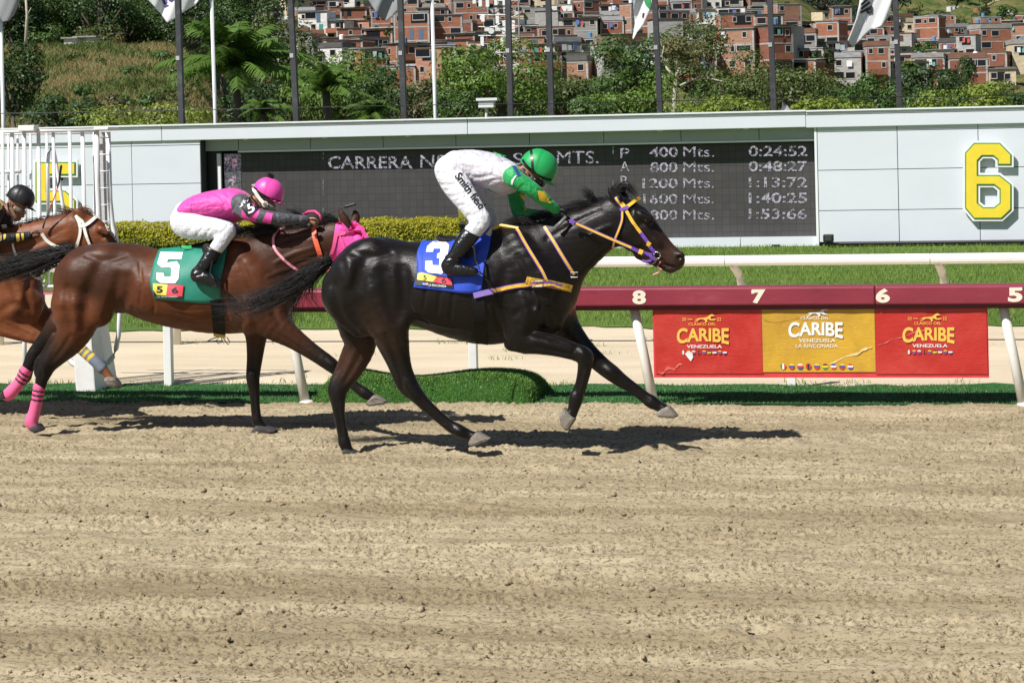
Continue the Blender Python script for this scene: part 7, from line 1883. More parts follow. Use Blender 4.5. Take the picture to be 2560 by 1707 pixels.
def house(px, Y, w, storeys, wi, ri, seed, label, rz=None, shade=1.0):
    r = random.Random(seed); p = on_hill(px, Y)
    e = empty('hillside_house', p - np.array([0, 0, 0.4]), label, 'house', 'houses stacked on the hillside')
    rot = PSI + (r.uniform(-0.5, 0.5) if rz is None else rz)
    e.rotation_euler = (0, 0, rot)
    d = r.uniform(4.5, 7.0); sh = r.uniform(2.2, 2.6); h = storeys * sh + 0.4
    mb = MB(); mb.box(-w / 2, w / 2, -d / 2, d / 2, -2.5, h)
    for k in range(1, storeys + 1):                    # concrete ring beams
        pass
    me = mb.mesh('wall'); me.materials.append(WALLS[wi][1]); local('wall', me, e)
    if wi < 4:
        mb = MB()
        for k in range(storeys): z = 0.4 + (k + 1) * sh; mb.box(-w / 2 - 0.03, w / 2 + 0.03, -d / 2 - 0.03, d / 2 + 0.03, z - 0.32, z - 0.06)
        for s in (-1, 1): mb.box(s * w / 2 - 0.16, s * w / 2 + 0.16, -d / 2 - 0.025, -d / 2 + 0.2, 0.0, h - 0.35)
        me = mb.mesh('concrete_frame'); me.materials.append(WALLS[6][1]); local('concrete_frame', me, e)
    mb = MB(); kind = r.random(); ov = r.uniform(0.15, 0.55)
    if kind < 0.55:
        tl = r.uniform(-0.25, 0.45); n = 4
        mb.add([(-w/2-ov, -d/2-ov, h+0.02), (w/2+ov, -d/2-ov, h+0.02), (w/2+ov, d/2+ov, h+0.02+abs(tl)), (-w/2-ov, d/2+ov, h+0.02+abs(tl)), (-w/2-ov, -d/2-ov, h+0.10), (w/2+ov, -d/2-ov, h+0.10), (w/2+ov, d/2+ov, h+0.10+abs(tl)), (-w/2-ov, d/2+ov, h+0.10+abs(tl))], [(0,3,2,1),(4,5,6,7),(0,1,5,4),(1,2,6,5),(2,3,7,6),(3,0,4,7)])
    else:
        mb.box(-w/2-0.12, w/2+0.12, -d/2-0.12, d/2+0.12, h+0.003, h+0.16)
        if r.random() < 0.5:
            for s in (-1, 1): mb.box(s*w/2-0.1, s*w/2+0.1, -d/2, d/2, h+0.16, h+0.8)
            mb.box(-w/2, w/2, -d/2-0.08, -d/2+0.06, h+0.16, h+0.85)
    me = mb.mesh('roof'); me.materials.append(ROOFS[ri][1]); local('roof', me, e)
    for k in range(storeys):
        z0 = 0.4 + k * sh; x = -w / 2 + r.uniform(0.7, 1.2)
        while x < w / 2 - 0.7:
            q = r.random()
            if q < 0.66: local('window', WIN[r.choice((0, 0, 1, 2, 3))], e, (x, -d / 2, z0 + r.uniform(0.9, 1.15)))
            elif q < 0.78: local('door', r.choice(DOORS), e, (x, -d / 2, z0 + 0.05))
            x += r.uniform(1.5, 2.6)
        if r.random() < 0.4:
            sgn = 1 if r.random() < 0.5 else -1; local('window', WIN[0], e, (sgn * w / 2, 0, z0 + 1.0), sgn * pi / 2)
    if storeys > 1 and r.random() < 0.35:
        mb = MB(); z = 0.4 + sh; mb.box(-w/2+0.2, w/2-0.4, -d/2-0.9, -d/2, z-0.12, z+0.02); mb.box(-w/2+0.2, w/2-0.4, -d/2-0.9, -d/2-0.82, z+0.02, z+0.85)
        me = mb.mesh('balcony'); me.materials.append(WALLS[r.choice((0, 1, 6))][1]); local('balcony', me, e)
    if r.random() < 0.18:
        mb = MB(); mb.tube([(0, 0, h + 0.1), (0, 0, h + 1.0), (0, 0, h + 1.15)], [0.45, 0.45, 0.3], 10); me = mb.mesh('water_tank'); me.materials.append(r.choice((TANK, ROOFS[3][1], CLO[0]))); local('water_tank', me, e, (r.uniform(-w/3, w/3), 0, 0))
    if r.random() < 0.16:
        x = r.uniform(-w / 2, 0) + 0.4
        for _ in range(r.randrange(1, 4)):
            if x < w / 2 - 0.7: local('laundry', r.choice(LAUN), e, (x, -d / 2 - 0.3, h - r.uniform(1.3, 1.6)))
            x += r.uniform(0.6, 1.3)
    if r.random() < 0.4:                               # dark panel painted as the deep shade inside an open, unfinished bay
        bw = r.uniform(1.6, w * 0.6); z0 = 0.4 + (storeys - 1) * sh
        mb = MB(); mb.box(-bw / 2, bw / 2, -d / 2 - 0.012, -d / 2 + 0.03, z0 + 0.5, z0 + sh - 0.4); me = mb.mesh('bay_shade'); me.materials.append(PANE); local('bay_shade', me, e, (r.uniform(-1, 1) * (w - bw) / 2 * 0.9, 0, 0))

ORD = ['first', 'second', 'third', 'fourth', 'fifth', 'sixth', 'seventh', 'eighth', 'ninth', 'tenth'] + ['%dth' % k for k in range(11, 40)]
def build_houses():
    r = random.Random(5)
    rowsC = [338, 356, 374, 393, 413, 434, 456, 480, 505, 532, 560]; rowsR = [368, 390, 412, 435, 460, 486, 513, 542, 572]
    def wpick():
        q = r.random(); s = 0
        for i, p in enumerate(WP):
            s += p
            if q < s: return i
        return 0
    for side, rows, x0, x1 in (('centre', rowsC, 600, 2050), ('right', rowsR, 2040, 2600)):
        for ri, Y in enumerate(rows):
            px = x0 + r.uniform(-30, 50) + (0 if side == 'right' else max(0, (3 - ri)) * 25); k = 0
            while px < x1:
                w = r.uniform(3.6, 6.8); wp = w * 5500 / Y
                skip = r.random() < (0.06 if side == 'centre' else 0.14)
                if side == 'centre' and px > 1880 and ri > 6: skip = True
                if side == 'centre' and 1540 < px < 1620 and ri >= 7: skip = True
                if not skip:
                    st = r.choice((1, 1, 2, 2, 2, 3)) if ri < len(rows) - 2 else r.choice((1, 2)); wi = wpick(); rf = r.randrange(4)
                    lab = '%s %s house, %s from left, %s row up the %s slope' % (WALLS[wi][0], ('one storey', 'two storey', 'three storey')[st - 1], ORD[k], ORD[ri], side)
                    house(px + wp / 2, Y + r.uniform(-3, 3), w, st, wi, rf, r.randrange(10 ** 6), lab); k += 1
                px += wp + r.uniform(-4, 10)
    # a few far dots of houses on the green hill at the right
    k = 0
    for px, Y in ((2290, 1050), (2330, 1110), (2440, 980), (2475, 1000), (2505, 960), (2530, 1040), (2550, 970), (2460, 1140), (2395, 1170), (2520, 1120), (2490, 1210), (2555, 1100)):
        wi = r.choice((0, 2, 4, 5, 5)); house(px, Y, r.uniform(5, 9), 1, wi, r.choice((0, 2)), r.randrange(10 ** 6), '%s small house, %s from left of those on the far green hill' % (WALLS[wi][0], ORD[[2290, 2330, 2395, 2440, 2460, 2475, 2490, 2505, 2520, 2530, 2550, 2555].index(px)])); k += 1
build_houses()

# ================================================================== trees
def crown_mesh(name, c, rx, ry, rz, n, leaf, seed, clusters=16, up=0.35, fill=0.25, csize=0.42):
    r = np.random.default_rng(seed)
    d = r.normal(0, 1, (clusters, 3)); d /= np.linalg.norm(d, axis=1)[:, None]; d[:, 2] = d[:, 2] * 0.75 + 0.15
    cc = d * r.uniform(0.45, 0.8, (clusters, 1)); cr = csize * r.uniform(0.65, 1.2, clusters)
    k = r.integers(0, clusters, n)
    q = r.normal(0, 1, (n, 3)); q /= np.linalg.norm(q, axis=1)[:, None]; q[:, 2] = np.where(r.random(n) < 0.72, np.abs(q[:, 2]), q[:, 2])
    rad = np.where(r.random(n) < fill, r.random(n) ** 0.5, r.uniform(0.85, 1.08, n))
    P = cc[k] + q * (cr[k] * rad)[:, None]
    P = P * np.array([rx, ry, rz]) + c
    nr = q + r.normal(0, 0.34, (n, 3)) + np.array([0, 0, up]); nr /= np.linalg.norm(nr, axis=1)[:, None]
    t = np.cross(nr, r.normal(0, 1, (n, 3))); t /= np.linalg.norm(t, axis=1)[:, None]; s = np.cross(nr, t)
    L = leaf * r.uniform(0.6, 1.35, n)[:, None]
    V = np.stack([P - t * L, P - s * L * 0.5 + nr * L * 0.12, P + t * L, P + s * L * 0.5 + nr * L * 0.12], 1).reshape(-1, 3)
    return pymesh(name, V, (np.arange(n)[:, None] * 4 + np.arange(4)), False), cc * np.array([rx, ry, rz]) + c

BARK = plain('bark', (0.10, 0.08, 0.06), 0.9, 0.3, 8, 0.6, 30); BARKP = plain('bark_pale', (0.42, 0.38, 0.30), 0.85, 0.25, 8, 0.5, 30)
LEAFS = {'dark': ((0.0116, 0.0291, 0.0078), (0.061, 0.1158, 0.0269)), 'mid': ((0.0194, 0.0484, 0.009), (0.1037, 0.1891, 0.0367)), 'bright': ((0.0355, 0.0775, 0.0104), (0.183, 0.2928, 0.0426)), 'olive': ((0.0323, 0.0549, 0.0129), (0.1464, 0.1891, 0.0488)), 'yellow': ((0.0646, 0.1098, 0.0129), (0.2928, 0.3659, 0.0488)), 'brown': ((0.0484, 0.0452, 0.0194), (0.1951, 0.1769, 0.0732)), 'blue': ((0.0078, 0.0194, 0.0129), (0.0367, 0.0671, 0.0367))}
def tree(px, top, bot, wpx, Y, hue, label, seed, cl=16, pale=False, group='trees behind the board', density=1.0, hillbase=False, leafpx=7.0, cs=0.42, zground=None):
    s = 5500.0 / Y
    c = WD(px, (top + bot) / 2, Y); rx = wpx / 2 / s * 1.15; rz = (bot - top) / 2 / s * 1.22
    a = float(np.dot(c, R0)) / Y
    gz = 0.0 if Y < 93 else max(float(hill(np.array(a), np.array(float(Y)))), -0.6)
    if zground is not None: gz = zground
    base = np.array([c[0], c[1], min(gz, c[2] - rz * 0.9)])
    e = empty('tree', base, label, 'tree', group)
    n = int(max(500, wpx * (bot - top) / (leafpx ** 2) * 6.5 * density))
    me, cl_c = crown_mesh('crown', c, rx, rx, rz, n, leafpx / s * 0.62, seed, cl, csize=cs)
    lo, hi = LEAFS[hue]; link('crown', me, leaf_mat('leaf_' + hue, lo, hi, 0.5, 0.2, 0.5), e)
    r = random.Random(seed); mb = MB(); bm_ = BARKP if pale else BARK
    tr = max(0.05, rx * 0.07); fork = np.array([c[0], c[1], c[2] - rz * 0.5])
    mb.tube([base - [0, 0, 0.3], (base + fork) / 2 + np.array([r.uniform(-.1, .1) * rx, 0, 0]), fork], [tr * 1.5, tr * 1.1, tr * 0.9], 8)
    for q in cl_c[:: max(1, len(cl_c) // 9)]:
        mb.tube([fork, (fork + q) / 2 + np.array([0, 0, -0.08 * rz]), q], [tr * 0.7, tr * 0.45, tr * 0.15], 6)
    mb.build('trunk', bm_, e, smooth=True)
    return e

def palm(px, cy, rpx, Y, label, seed, trunk_bot, n=22, droop=1.0):
    r = np.random.default_rng(seed); s = 5500.0 / Y; c = WD(px, cy, Y); L = rpx / s
    base = np.array([c[0], c[1], min(0.0, WD(px, trunk_bot, Y)[2])]); e = empty('palm_tree', base, label, 'palm', 'palms behind the board')
    MB().tube([base, (base + c) / 2 + [0.05, 0, 0], c], [0.17, 0.14, 0.11], 10).build('trunk', BARK, e, smooth=True)
    lm = leaf_mat('palm_leaf', (0.045, 0.105, 0.018), (0.16, 0.26, 0.05), 0.4, 0.3, 0.8)
    for k in range(n):
        az = 2 * pi * k / n * 2.4 + r.uniform(-.2, .2); el = r.uniform(0.35, 1.45); ln = L * r.uniform(0.8, 1.15)
        h = np.array([cos(az), sin(az), 0]); pts = []
        for i in range(12):
            t = i / 11; pts.append(c + h * ln * (t * cos(el) * 0.8 + 0.35 * t * t) + np.array([0, 0, ln * (sin(el) * t - droop * (0.55 + 0.35 * (1.3 - el)) * t * t)]))
        pts = np.array(pts); V, Fc = [], []
        for i in range(1, 12):
            for q in range(4):
                f = (q + r.random()) / 4; p = pts[i - 1] * (1 - f) + pts[i] * f; tg = pts[i] - pts[i - 1]; tg /= np.linalg.norm(tg)
                sd = np.cross(tg, [0, 0, 1.0]); sd /= np.linalg.norm(sd) + 1e-6; t = (i - 1 + f) / 11
                for sg in (-1, 1):
                    ll = ln * 0.26 * (1 - 0.75 * abs(t - 0.4)) * r.uniform(0.8, 1.15); dirv = sd * sg * 0.8 + tg * 0.55 + np.array([0, 0, -0.35 + r.normal(0, .12)])
                    dirv /= np.linalg.norm(dirv); wv = tg * ln * 0.019; b = len(V)
                    V += [p - wv, p + wv, p + dirv * ll * 0.55 + wv * 0.8 - [0, 0, ll * .03], p + dirv * ll * 0.55 - wv * 0.8 - [0, 0, ll * .03], p + dirv * ll - np.array([0, 0, ll * 0.16])]
                    Fc += [(b, b + 1, b + 2), (b, b + 2, b + 3), (b + 3, b + 2, b + 4)]
        b = len(V)
        for i in range(12): V += [pts[i] - [0, 0, ln * 0.008], pts[i] + [0, 0, ln * 0.008]]
        for i in range(11): Fc += [(b + 2*i, b + 2*i + 2, b + 2*i + 3), (b + 2*i, b + 2*i + 3, b + 2*i + 1)]
        link('frond', pymesh('frond', V, np.array(Fc)), lm, e)

TREES = [
    (30, 105, 330, 150, 88, 'dark', 'dark tree at the left edge behind the winning post', 14), (150, 238, 345, 200, 72, 'dark', 'dark round bush left of the straw slope, above the 5 sign', 12), (360, 262, 345, 330, 58, 'yellow', 'wide bright green bush with yellow tips above the left of the board', 18),
    (690, 45, 330, 190, 128, 'olive', 'tall olive tree right behind the big palm', 16), (855, 105, 335, 290, 98, 'bright', 'broad bright tree between the small palm and a dark pole', 18), (955, 178, 330, 150, 92, 'dark', 'dark tree under the first brick houses right of the small palm', 12), (1040, 195, 330, 130, 105, 'brown', 'brownish thin tree beside the white flag pole', 10),
    (1255, 115, 300, 350, 96, 'bright', 'wide spreading tree with layered foliage below the phone mast', 18), (1125, 215, 330, 150, 84, 'mid', 'low green tree just right of the white flag pole', 10), (1400, 185, 320, 190, 100, 'olive', 'olive tree between two dark poles right of the spreading tree', 12), (1465, 245, 330, 150, 66, 'mid', 'low leafy bush touching the board between two poles', 10),
    (1565, 88, 260, 230, 92, 'mid', 'tall green tree left of the pole beside the bare pale tree', 16), (1580, 190, 320, 240, 76, 'bright', 'bright lower tree under the tall green tree', 14), (1765, 52, 290, 260, 185, 'olive', 'big domed olive tree behind the bare pale tree', 26),
    (1830, 190, 320, 230, 96, 'olive', 'olive tree right of the bare pale tree', 14), (1800, 245, 320, 220, 64, 'yellow', 'low yellow green bush in front of the bare pale tree', 12), (1965, 155, 330, 270, 112, 'olive', 'wide domed tree right of a dark pole', 26), (2180, 193, 330, 160, 104, 'mid', 'rounded green tree below the last white flag', 22),
    (2065, 246, 320, 150, 60, 'yellow', 'low yellow green shrub by the grey tarp', 10), (2165, 255, 320, 160, 58, 'yellow', 'low yellow green shrub between tarp and last dark pole', 10), (2320, 222, 320, 180, 70, 'mid', 'green shrub directly right of the last dark pole', 12), (2425, 212, 320, 220, 66, 'yellow', 'bright yellow green tree at the right above the 6 sign', 14), (2530, 232, 330, 140, 80, 'dark', 'dark bush at the right edge above the board', 10), (2330, 175, 300, 200, 130, 'dark', 'dark tree under the right hand houses', 14),
    (75, 10, 135, 170, 190, 'mid', 'green tree on the slope next to the grey flag', 12), (200, -50, 60, 210, 215, 'dark', 'dark tree at the top of the left slope', 14), (295, 15, 120, 170, 196, 'mid', 'green tree left of the lettered white flag', 14), (360, -40, 70, 180, 225, 'dark', 'dark tree above the lettered white flag\'s left corner', 12), (430, 40, 130, 170, 192, 'mid', 'green tree directly behind the lettered white flag', 14), (520, -10, 135, 190, 200, 'dark', 'dark tree between the lettered flag and the first houses', 14), (600, -40, 90, 150, 215, 'dark', 'dark tree at the left end of the brick houses', 12), (120, 60, 130, 110, 182, 'mid', 'small green tree at the upper edge of the straw slope', 10), (250, 70, 125, 130, 183, 'olive', 'olive tree at the upper edge of the straw slope', 10),
    (245, 150, 190, 60, 150, 'mid', 'small bush in the middle of the straw slope', 6), (300, 232, 272, 60, 122, 'brown', 'brown bush at the foot of the straw slope', 6),
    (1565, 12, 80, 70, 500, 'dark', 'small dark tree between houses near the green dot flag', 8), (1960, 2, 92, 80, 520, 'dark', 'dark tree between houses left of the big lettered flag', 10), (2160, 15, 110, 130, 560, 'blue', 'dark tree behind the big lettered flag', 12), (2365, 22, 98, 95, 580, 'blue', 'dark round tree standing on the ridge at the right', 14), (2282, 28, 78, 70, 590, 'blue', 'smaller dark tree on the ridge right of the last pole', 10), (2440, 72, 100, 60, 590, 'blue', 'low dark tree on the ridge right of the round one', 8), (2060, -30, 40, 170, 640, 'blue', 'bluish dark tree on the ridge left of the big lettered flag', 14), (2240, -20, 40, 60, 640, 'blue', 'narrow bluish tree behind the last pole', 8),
    (2320, 150, 215, 110, 420, 'dark', 'dark bushy tree among the right hand houses', 10), (2195, 90, 150, 110, 470, 'dark', 'dark tree in the gully below the big lettered flag', 10)]
r = random.Random(3); LOW = [(q, 208 + r.uniform(-25, 30)) for q in range(640, 2600, 105)]
for i, (q, tp) in enumerate(LOW):
    TREES.append((q + r.uniform(-20, 20), tp, 345, r.uniform(150, 210), r.uniform(118, 150), r.choice(('mid', 'dark', 'olive', 'mid', 'dark')), 'low tree, %s from left in the understorey row behind the board' % ORD[i], 12))
for i, (q, tp) in enumerate(((20, -60), (110, -40), (170, -20), (250, -50), (320, -30), (400, -50), (465, -10), (560, 10), (640, -60), (60, 20), (215, 15), (350, 10))):
    TREES.append((q, tp, tp + 170, 190, 186 + 5 * (i % 3), ('dark', 'mid', 'dark')[i % 3], 'dense tree, %s from left in the wood above the straw slope' % ORD[i], 14))
for i, (q, y_, w_) in enumerate(((90, 180, 60), (180, 130, 70), (330, 165, 60), (395, 130, 90), (420, 215, 110), (340, 228, 90), (210, 215, 50), (455, 165, 70))):
    TREES.append((q, y_, y_ + w_ * 0.55, w_, 161 - (y_ - 100) * 0.28, ('mid', 'olive', 'mid')[i % 3], 'bush, %s in order among scrub on the straw slope' % ORD[i], 7))
r = random.Random(9)
for i, q in enumerate(sorted(r.uniform(680, 2560) for _ in range(26))):
    Yq = r.uniform(350, 540); pp = on_hill(q, Yq); hq = r.uniform(2.5, 5.0); yb_ = 300 - 0.0225 * (q - 1280) - (pp[2] - 2.3) / Yq * 5500
    TREES.append((q, yb_ - hq / Yq * 5500, yb_ + 4, r.uniform(45, 85), Yq, r.choice(('mid', 'dark', 'olive')), 'small tree between the hillside houses, %s from left' % ORD[i], 8))
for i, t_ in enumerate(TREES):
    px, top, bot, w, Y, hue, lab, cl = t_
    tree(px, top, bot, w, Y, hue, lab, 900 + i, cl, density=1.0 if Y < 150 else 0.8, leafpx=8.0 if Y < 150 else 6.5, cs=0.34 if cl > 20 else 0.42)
r = random.Random(12)
FP = sorted(r.uniform(2230, 2570) for _ in range(16))
for k in range(16):                                     # loose woods on the far hill at the right
    px, Y = FP[k], r.uniform(980, 1400); p = on_hill(px, Y)
    hh = r.uniform(6, 11); ytop = 300 - 0.0225 * (px - 1280) - (p[2] + hh - 2.3) / Y * 5500; ybot = 300 - 0.0225 * (px - 1280) - (p[2] - 2.3) / Y * 5500
    tree(px, ytop, ybot, r.uniform(28, 60), Y, r.choice(('mid', 'olive', 'dark')), 'small tree, %s from left among those on the far green hill' % ORD[k], 1500 + k, 8, group='trees on the far green hill', leafpx=4.5)

palm(590, 175, 195, 70, 'large feathery palm between the first dark pole and the next', 31, 330, 36, 0.72)
palm(815, 225, 110, 64, 'small palm right of the second dark pole', 32, 330, 24, 0.7)
palm(660, 285, 90, 58, 'low palm with drooping fronds left of the second dark pole', 33, 345, 16, 1.1)
palm(930, 290, 90, 60, 'low palm left of the third dark pole', 34, 345, 14, 1.1)
palm(2273, 165, 34, 200, 'distant short palm right of the last dark pole', 35, 230, 18, 1.3)

# pale bare tree
def bare_tree():
    Y = 84; p = lambda x, y, d=0: WD(x, y, Y + d)
    e = empty('bare_tree', p(1685, 330) * [1, 1, 0], 'pale trunked half bare tree beside a dark pole', 'tree')
    mb = MB()
    for pts, r0 in (([(1684, 330), (1686, 260), (1690, 200), (1688, 190)], 0.11), ([(1688, 195), (1668, 172), (1662, 160), (1670, 148)], 0.06), ([(1688, 195), (1698, 172), (1716, 166)], 0.05), ([(1698, 172), (1706, 160), (1710, 150)], 0.03), ([(1700, 215), (1730, 200), (1750, 196), (1780, 198), (1806, 204)], 0.05), ([(1745, 160), (1770, 158), (1800, 170)], 0.035), ([(1716, 166), (1745, 160)], 0.03), ([(1678, 300), (1670, 240), (1660, 190)], 0.035), ([(1690, 200), (1692, 150), (1696, 110)], 0.045), ([(1668, 172), (1655, 140), (1660, 115)], 0.03)):
        q = [p(x, y, 0.2 * sin(i * 2 + x)) for i, (x, y) in enumerate(pts)]
        mb.tube(q, [r0 * (1 - 0.55 * i / len(q)) for i in range(len(q))], 7)
    mb.build('trunk', BARKP, e, smooth=True)
    me, _ = crown_mesh('crown', p(1715, 125), 1.25, 1.2, 0.85, 1300, 0.075, 5, 16, csize=0.3)
    link('crown', me, leaf_mat('leaf_dry', (0.10, 0.10, 0.035), (0.22, 0.21, 0.09), 0.6, 0.3, 0.6), e)
bare_tree()

# ================================================================== hedge
def hedge():
    x0, x1 = W(268, 600, 37.0)[0], W(1168, 600, 37.0)[0]; zt = W(700, 556, 36.6)[2]
    e = empty('hedge', ((x0 + x1) / 2, 36.9, 0), 'clipped golden green hedge in front of the board', 'hedge')
    r = np.random.default_rng(3)
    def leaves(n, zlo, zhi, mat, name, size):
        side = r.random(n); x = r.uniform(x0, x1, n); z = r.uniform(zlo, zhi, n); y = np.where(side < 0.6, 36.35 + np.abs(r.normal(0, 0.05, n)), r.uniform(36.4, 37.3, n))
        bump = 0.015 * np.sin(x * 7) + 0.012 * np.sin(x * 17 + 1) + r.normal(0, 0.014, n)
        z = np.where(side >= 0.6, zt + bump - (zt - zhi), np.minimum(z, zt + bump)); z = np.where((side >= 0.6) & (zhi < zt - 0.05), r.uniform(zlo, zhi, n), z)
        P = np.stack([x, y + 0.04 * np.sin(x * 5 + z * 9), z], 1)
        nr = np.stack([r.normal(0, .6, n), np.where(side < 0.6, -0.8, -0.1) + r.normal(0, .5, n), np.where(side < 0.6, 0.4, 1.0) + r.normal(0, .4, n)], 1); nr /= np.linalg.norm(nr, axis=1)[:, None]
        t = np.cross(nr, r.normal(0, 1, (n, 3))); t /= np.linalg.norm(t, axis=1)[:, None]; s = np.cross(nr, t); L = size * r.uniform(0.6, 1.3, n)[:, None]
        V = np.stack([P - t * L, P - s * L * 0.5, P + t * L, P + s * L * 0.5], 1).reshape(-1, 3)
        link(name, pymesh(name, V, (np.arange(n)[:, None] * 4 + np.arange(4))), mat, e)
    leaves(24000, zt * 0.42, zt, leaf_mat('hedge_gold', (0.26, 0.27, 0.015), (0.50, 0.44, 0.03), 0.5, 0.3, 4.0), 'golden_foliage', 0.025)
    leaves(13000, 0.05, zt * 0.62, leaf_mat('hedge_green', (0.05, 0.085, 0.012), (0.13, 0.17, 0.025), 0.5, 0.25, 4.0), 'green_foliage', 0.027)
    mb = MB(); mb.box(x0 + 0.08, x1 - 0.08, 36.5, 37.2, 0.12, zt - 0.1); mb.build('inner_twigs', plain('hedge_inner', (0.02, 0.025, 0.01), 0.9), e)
    k = x0 + 0.2
    i = 0
    while k < x1:
        MB().tube([(k, 36.6, -0.02), (k + 0.03, 36.62, 0.2)], [0.015, 0.012], 5).build('stem', BARK, e); k += 0.45
    tf = r.normal(0, 1, (60, 3)); c = np.array([W(1156, 540, 36.6)[0], 36.6, zt + 0.06])
    V = []; 
    for q in tf: V += [c + q * [0.05, 0.05, 0.06], c + q * [0.05, 0.05, 0.06] + [0.03, 0, 0.02], c + q * [0.05, 0.05, 0.06] + [0.01, 0, 0.05]]
    link('loose_sprig', pymesh('loose_sprig', np.array(V), np.arange(180).reshape(60, 3)), MATS['hedge_gold'], e)
hedge()

# ================================================================== poles, flags, mast
DARKP = dirty_white('dark_pole_paint', (0.035, 0.036, 0.04), (0.20, 0.20, 0.20), 0.35, 0.6); WHP = dirty_white('flag_pole_white', (0.72, 0.73, 0.74), (0.5, 0.48, 0.44), 0.3, 0.4)
def pole(pt, pb, py, wpx, Yd, mat, label, square):
    b = WD(pb, py, Yd); t = WD(pt, 0, Yd); k = (9.0 - b[2]) / (t[2] - b[2]); d = t - b; tp = b + d * k; bt = b + d * (-b[2] / d[2])
    e = empty('dark_pole' if square else 'flag_pole', bt, label, 'pole', 'dark square poles behind the board' if square else 'white flag poles behind the board'); wd = wpx / 2 * Yd / 5500
    if square:
        mb = MB(); q = [(-1, -1), (1, -1), (1, 1), (-1, 1)]
        mb.add([(bt[0] + x * wd * 0.9, bt[1] + y * wd * 0.9, -0.1) for x, y in q] + [(tp[0] + x * wd * 0.9, tp[1] + y * wd * 0.9, tp[2]) for x, y in q], [(0, 3, 2, 1), (4, 5, 6, 7), (0, 1, 5, 4), (1, 2, 6, 5), (2, 3, 7, 6), (3, 0, 4, 7)])
        mb.build('shaft', mat, e, bevel=0.008)
        MB().box(bt[0] - wd * 2, bt[0] + wd * 2, bt[1] - wd * 2, bt[1] + wd * 2, -0.05, 0.03).build('base_plate', mat, e)
        for zc in (0.42, 0.66):
            q0 = bt + (tp - bt) * zc * 0.6
            MB().box(q0[0] - wd * 1.0, q0[0] + wd * 0.2, q0[1] - wd - 0.006, q0[1] - wd + 0.004, q0[2], q0[2] + 0.08).build('sticker', plain('sticker_grey', (0.38, 0.38, 0.38), 0.6), e)
    else:
        m1 = bt + (tp - bt) * 0.55
        MB().tube([bt - [0, 0, .1], m1], [wd * 1.1, wd], 12).build('shaft', mat, e, smooth=True); MB().tube([m1 - [0, 0, .02], tp], [wd * 0.8, wd * 0.6], 12).build('upper_shaft', mat, e, smooth=True)
        MB().tube([m1 - [0, 0, .05], m1 + [0, 0, .05]], [wd * 1.25, wd * 1.25], 12).build('collar', mat, e)
        MB().tube([m1 + [0.03, -0.05, -2], tp + [0.02, -0.04, -0.2]], 0.006, 5).build('halyard', mat, e)
NTH = ['leftmost', 'second', 'third', 'fourth', 'fifth', 'sixth', 'seventh', 'rightmost']
for i, (a, b, y) in enumerate(((445, 455, 312), (727, 742, 305), (1001, 1011, 300), (1270, 1277, 294), (1371, 1379, 290), (1637, 1651, 285), (1925, 1935, 280), (2238, 2250, 272))):
    pole(a, b, y, 15.5, 41.5, DARKP, '%s dark square pole %sbehind the white board' % (NTH[i], '' if i in (0, 7) else 'from the left '), True)
for a, b, y, lab in ((1, 9, 325, 'white flag pole at the left edge beside the grey flag'), (529, 539, 312, 'white flag pole in front of the large palm'), (1080, 1089, 298, 'white flag pole left of the spreading tree')):
    pole(a, b, y, 9.5, 42.5, WHP, lab, False)
MB_w = MB(); pts = [WD(x, y, 41.0) for x, y in ((-100, 286), (455, 276), (742, 270), (1011, 264), (1379, 259), (1651, 253), (1935, 248), (2250, 242), (2700, 238))]
tag(MB_w.tube(pts, 0.008, 5).build('wire', plain('wire_black', (0.02, 0.02, 0.02), 0.5)), 'thin dark wire strung between the poles above the board', 'wire')

def flag(outline, Yd, label, mat, marks=(), seed=1):
    pts, fs = poly_fill(outline, 7); r = np.random.default_rng(seed); ph = r.uniform(0, 6, 3)
    xs = [p[0] for p in outline]; ys = [p[1] for p in outline]
    dep = lambda x, y: Yd + 0.05 * sin((x - xs[0]) * 0.09 + y * 0.035 + ph[0]) + 0.02 * sin((x - xs[0]) * 0.17 + y * 0.07 + ph[1])
    e = empty('flag', WD(np.mean(xs), max(ys), Yd), label, 'flag', 'white flags hanging above the board')
    o = decal('cloth', pts, fs, lambda x, y: WD(x, y, dep(x, y)), mat, e)
    o.data.polygons.foreach_set('use_smooth', np.ones(len(o.data.polygons), dtype=bool))
    sm = o.modifiers.new('thickness', 'SOLIDIFY'); sm.thickness = 0.004
    for poly, mm in marks:
        q, f2 = poly_fill(poly, 12); decal('emblem', q, f2, lambda x, y: WD(x, y, dep(x, y) - 0.02), mm, o)
def fcloth(n, c):
    t = NT(n); tr = t.n('ShaderNodeBsdfTranslucent'); tr.inputs[0].default_value = (*c, 1); t.set(Base_Color=c, Roughness=0.8); mx = t.n('ShaderNodeMixShader'); mx.inputs[0].default_value = 0.25
    t.l(t.b.outputs[0], mx.inputs[1]); t.l(tr.outputs[0], mx.inputs[2]); t.l(mx.outputs[0], t.out.inputs['Surface']); return t.m
FW = fcloth('flag_white', (0.78, 0.78, 0.79)); FG = fcloth('flag_white_shade', (0.30, 0.31, 0.32)); PU = plain('flag_purple', (0.06, 0.03, 0.20), 0.8); KG = plain('flag_green', (0.02, 0.20, 0.06), 0.8); KB = plain('flag_black', (0.02, 0.02, 0.025), 0.8)  # FG is the white cloth with shade painted into its colour
flag([(-60, -70), (30, -80), (50, -20), (46, 15), (36, 38), (22, 53), (8, 56), (0, 46), (-30, 30), (-60, 10)], 42.2, 'white flag with its shade painted grey at the left edge', FG, (), 1)
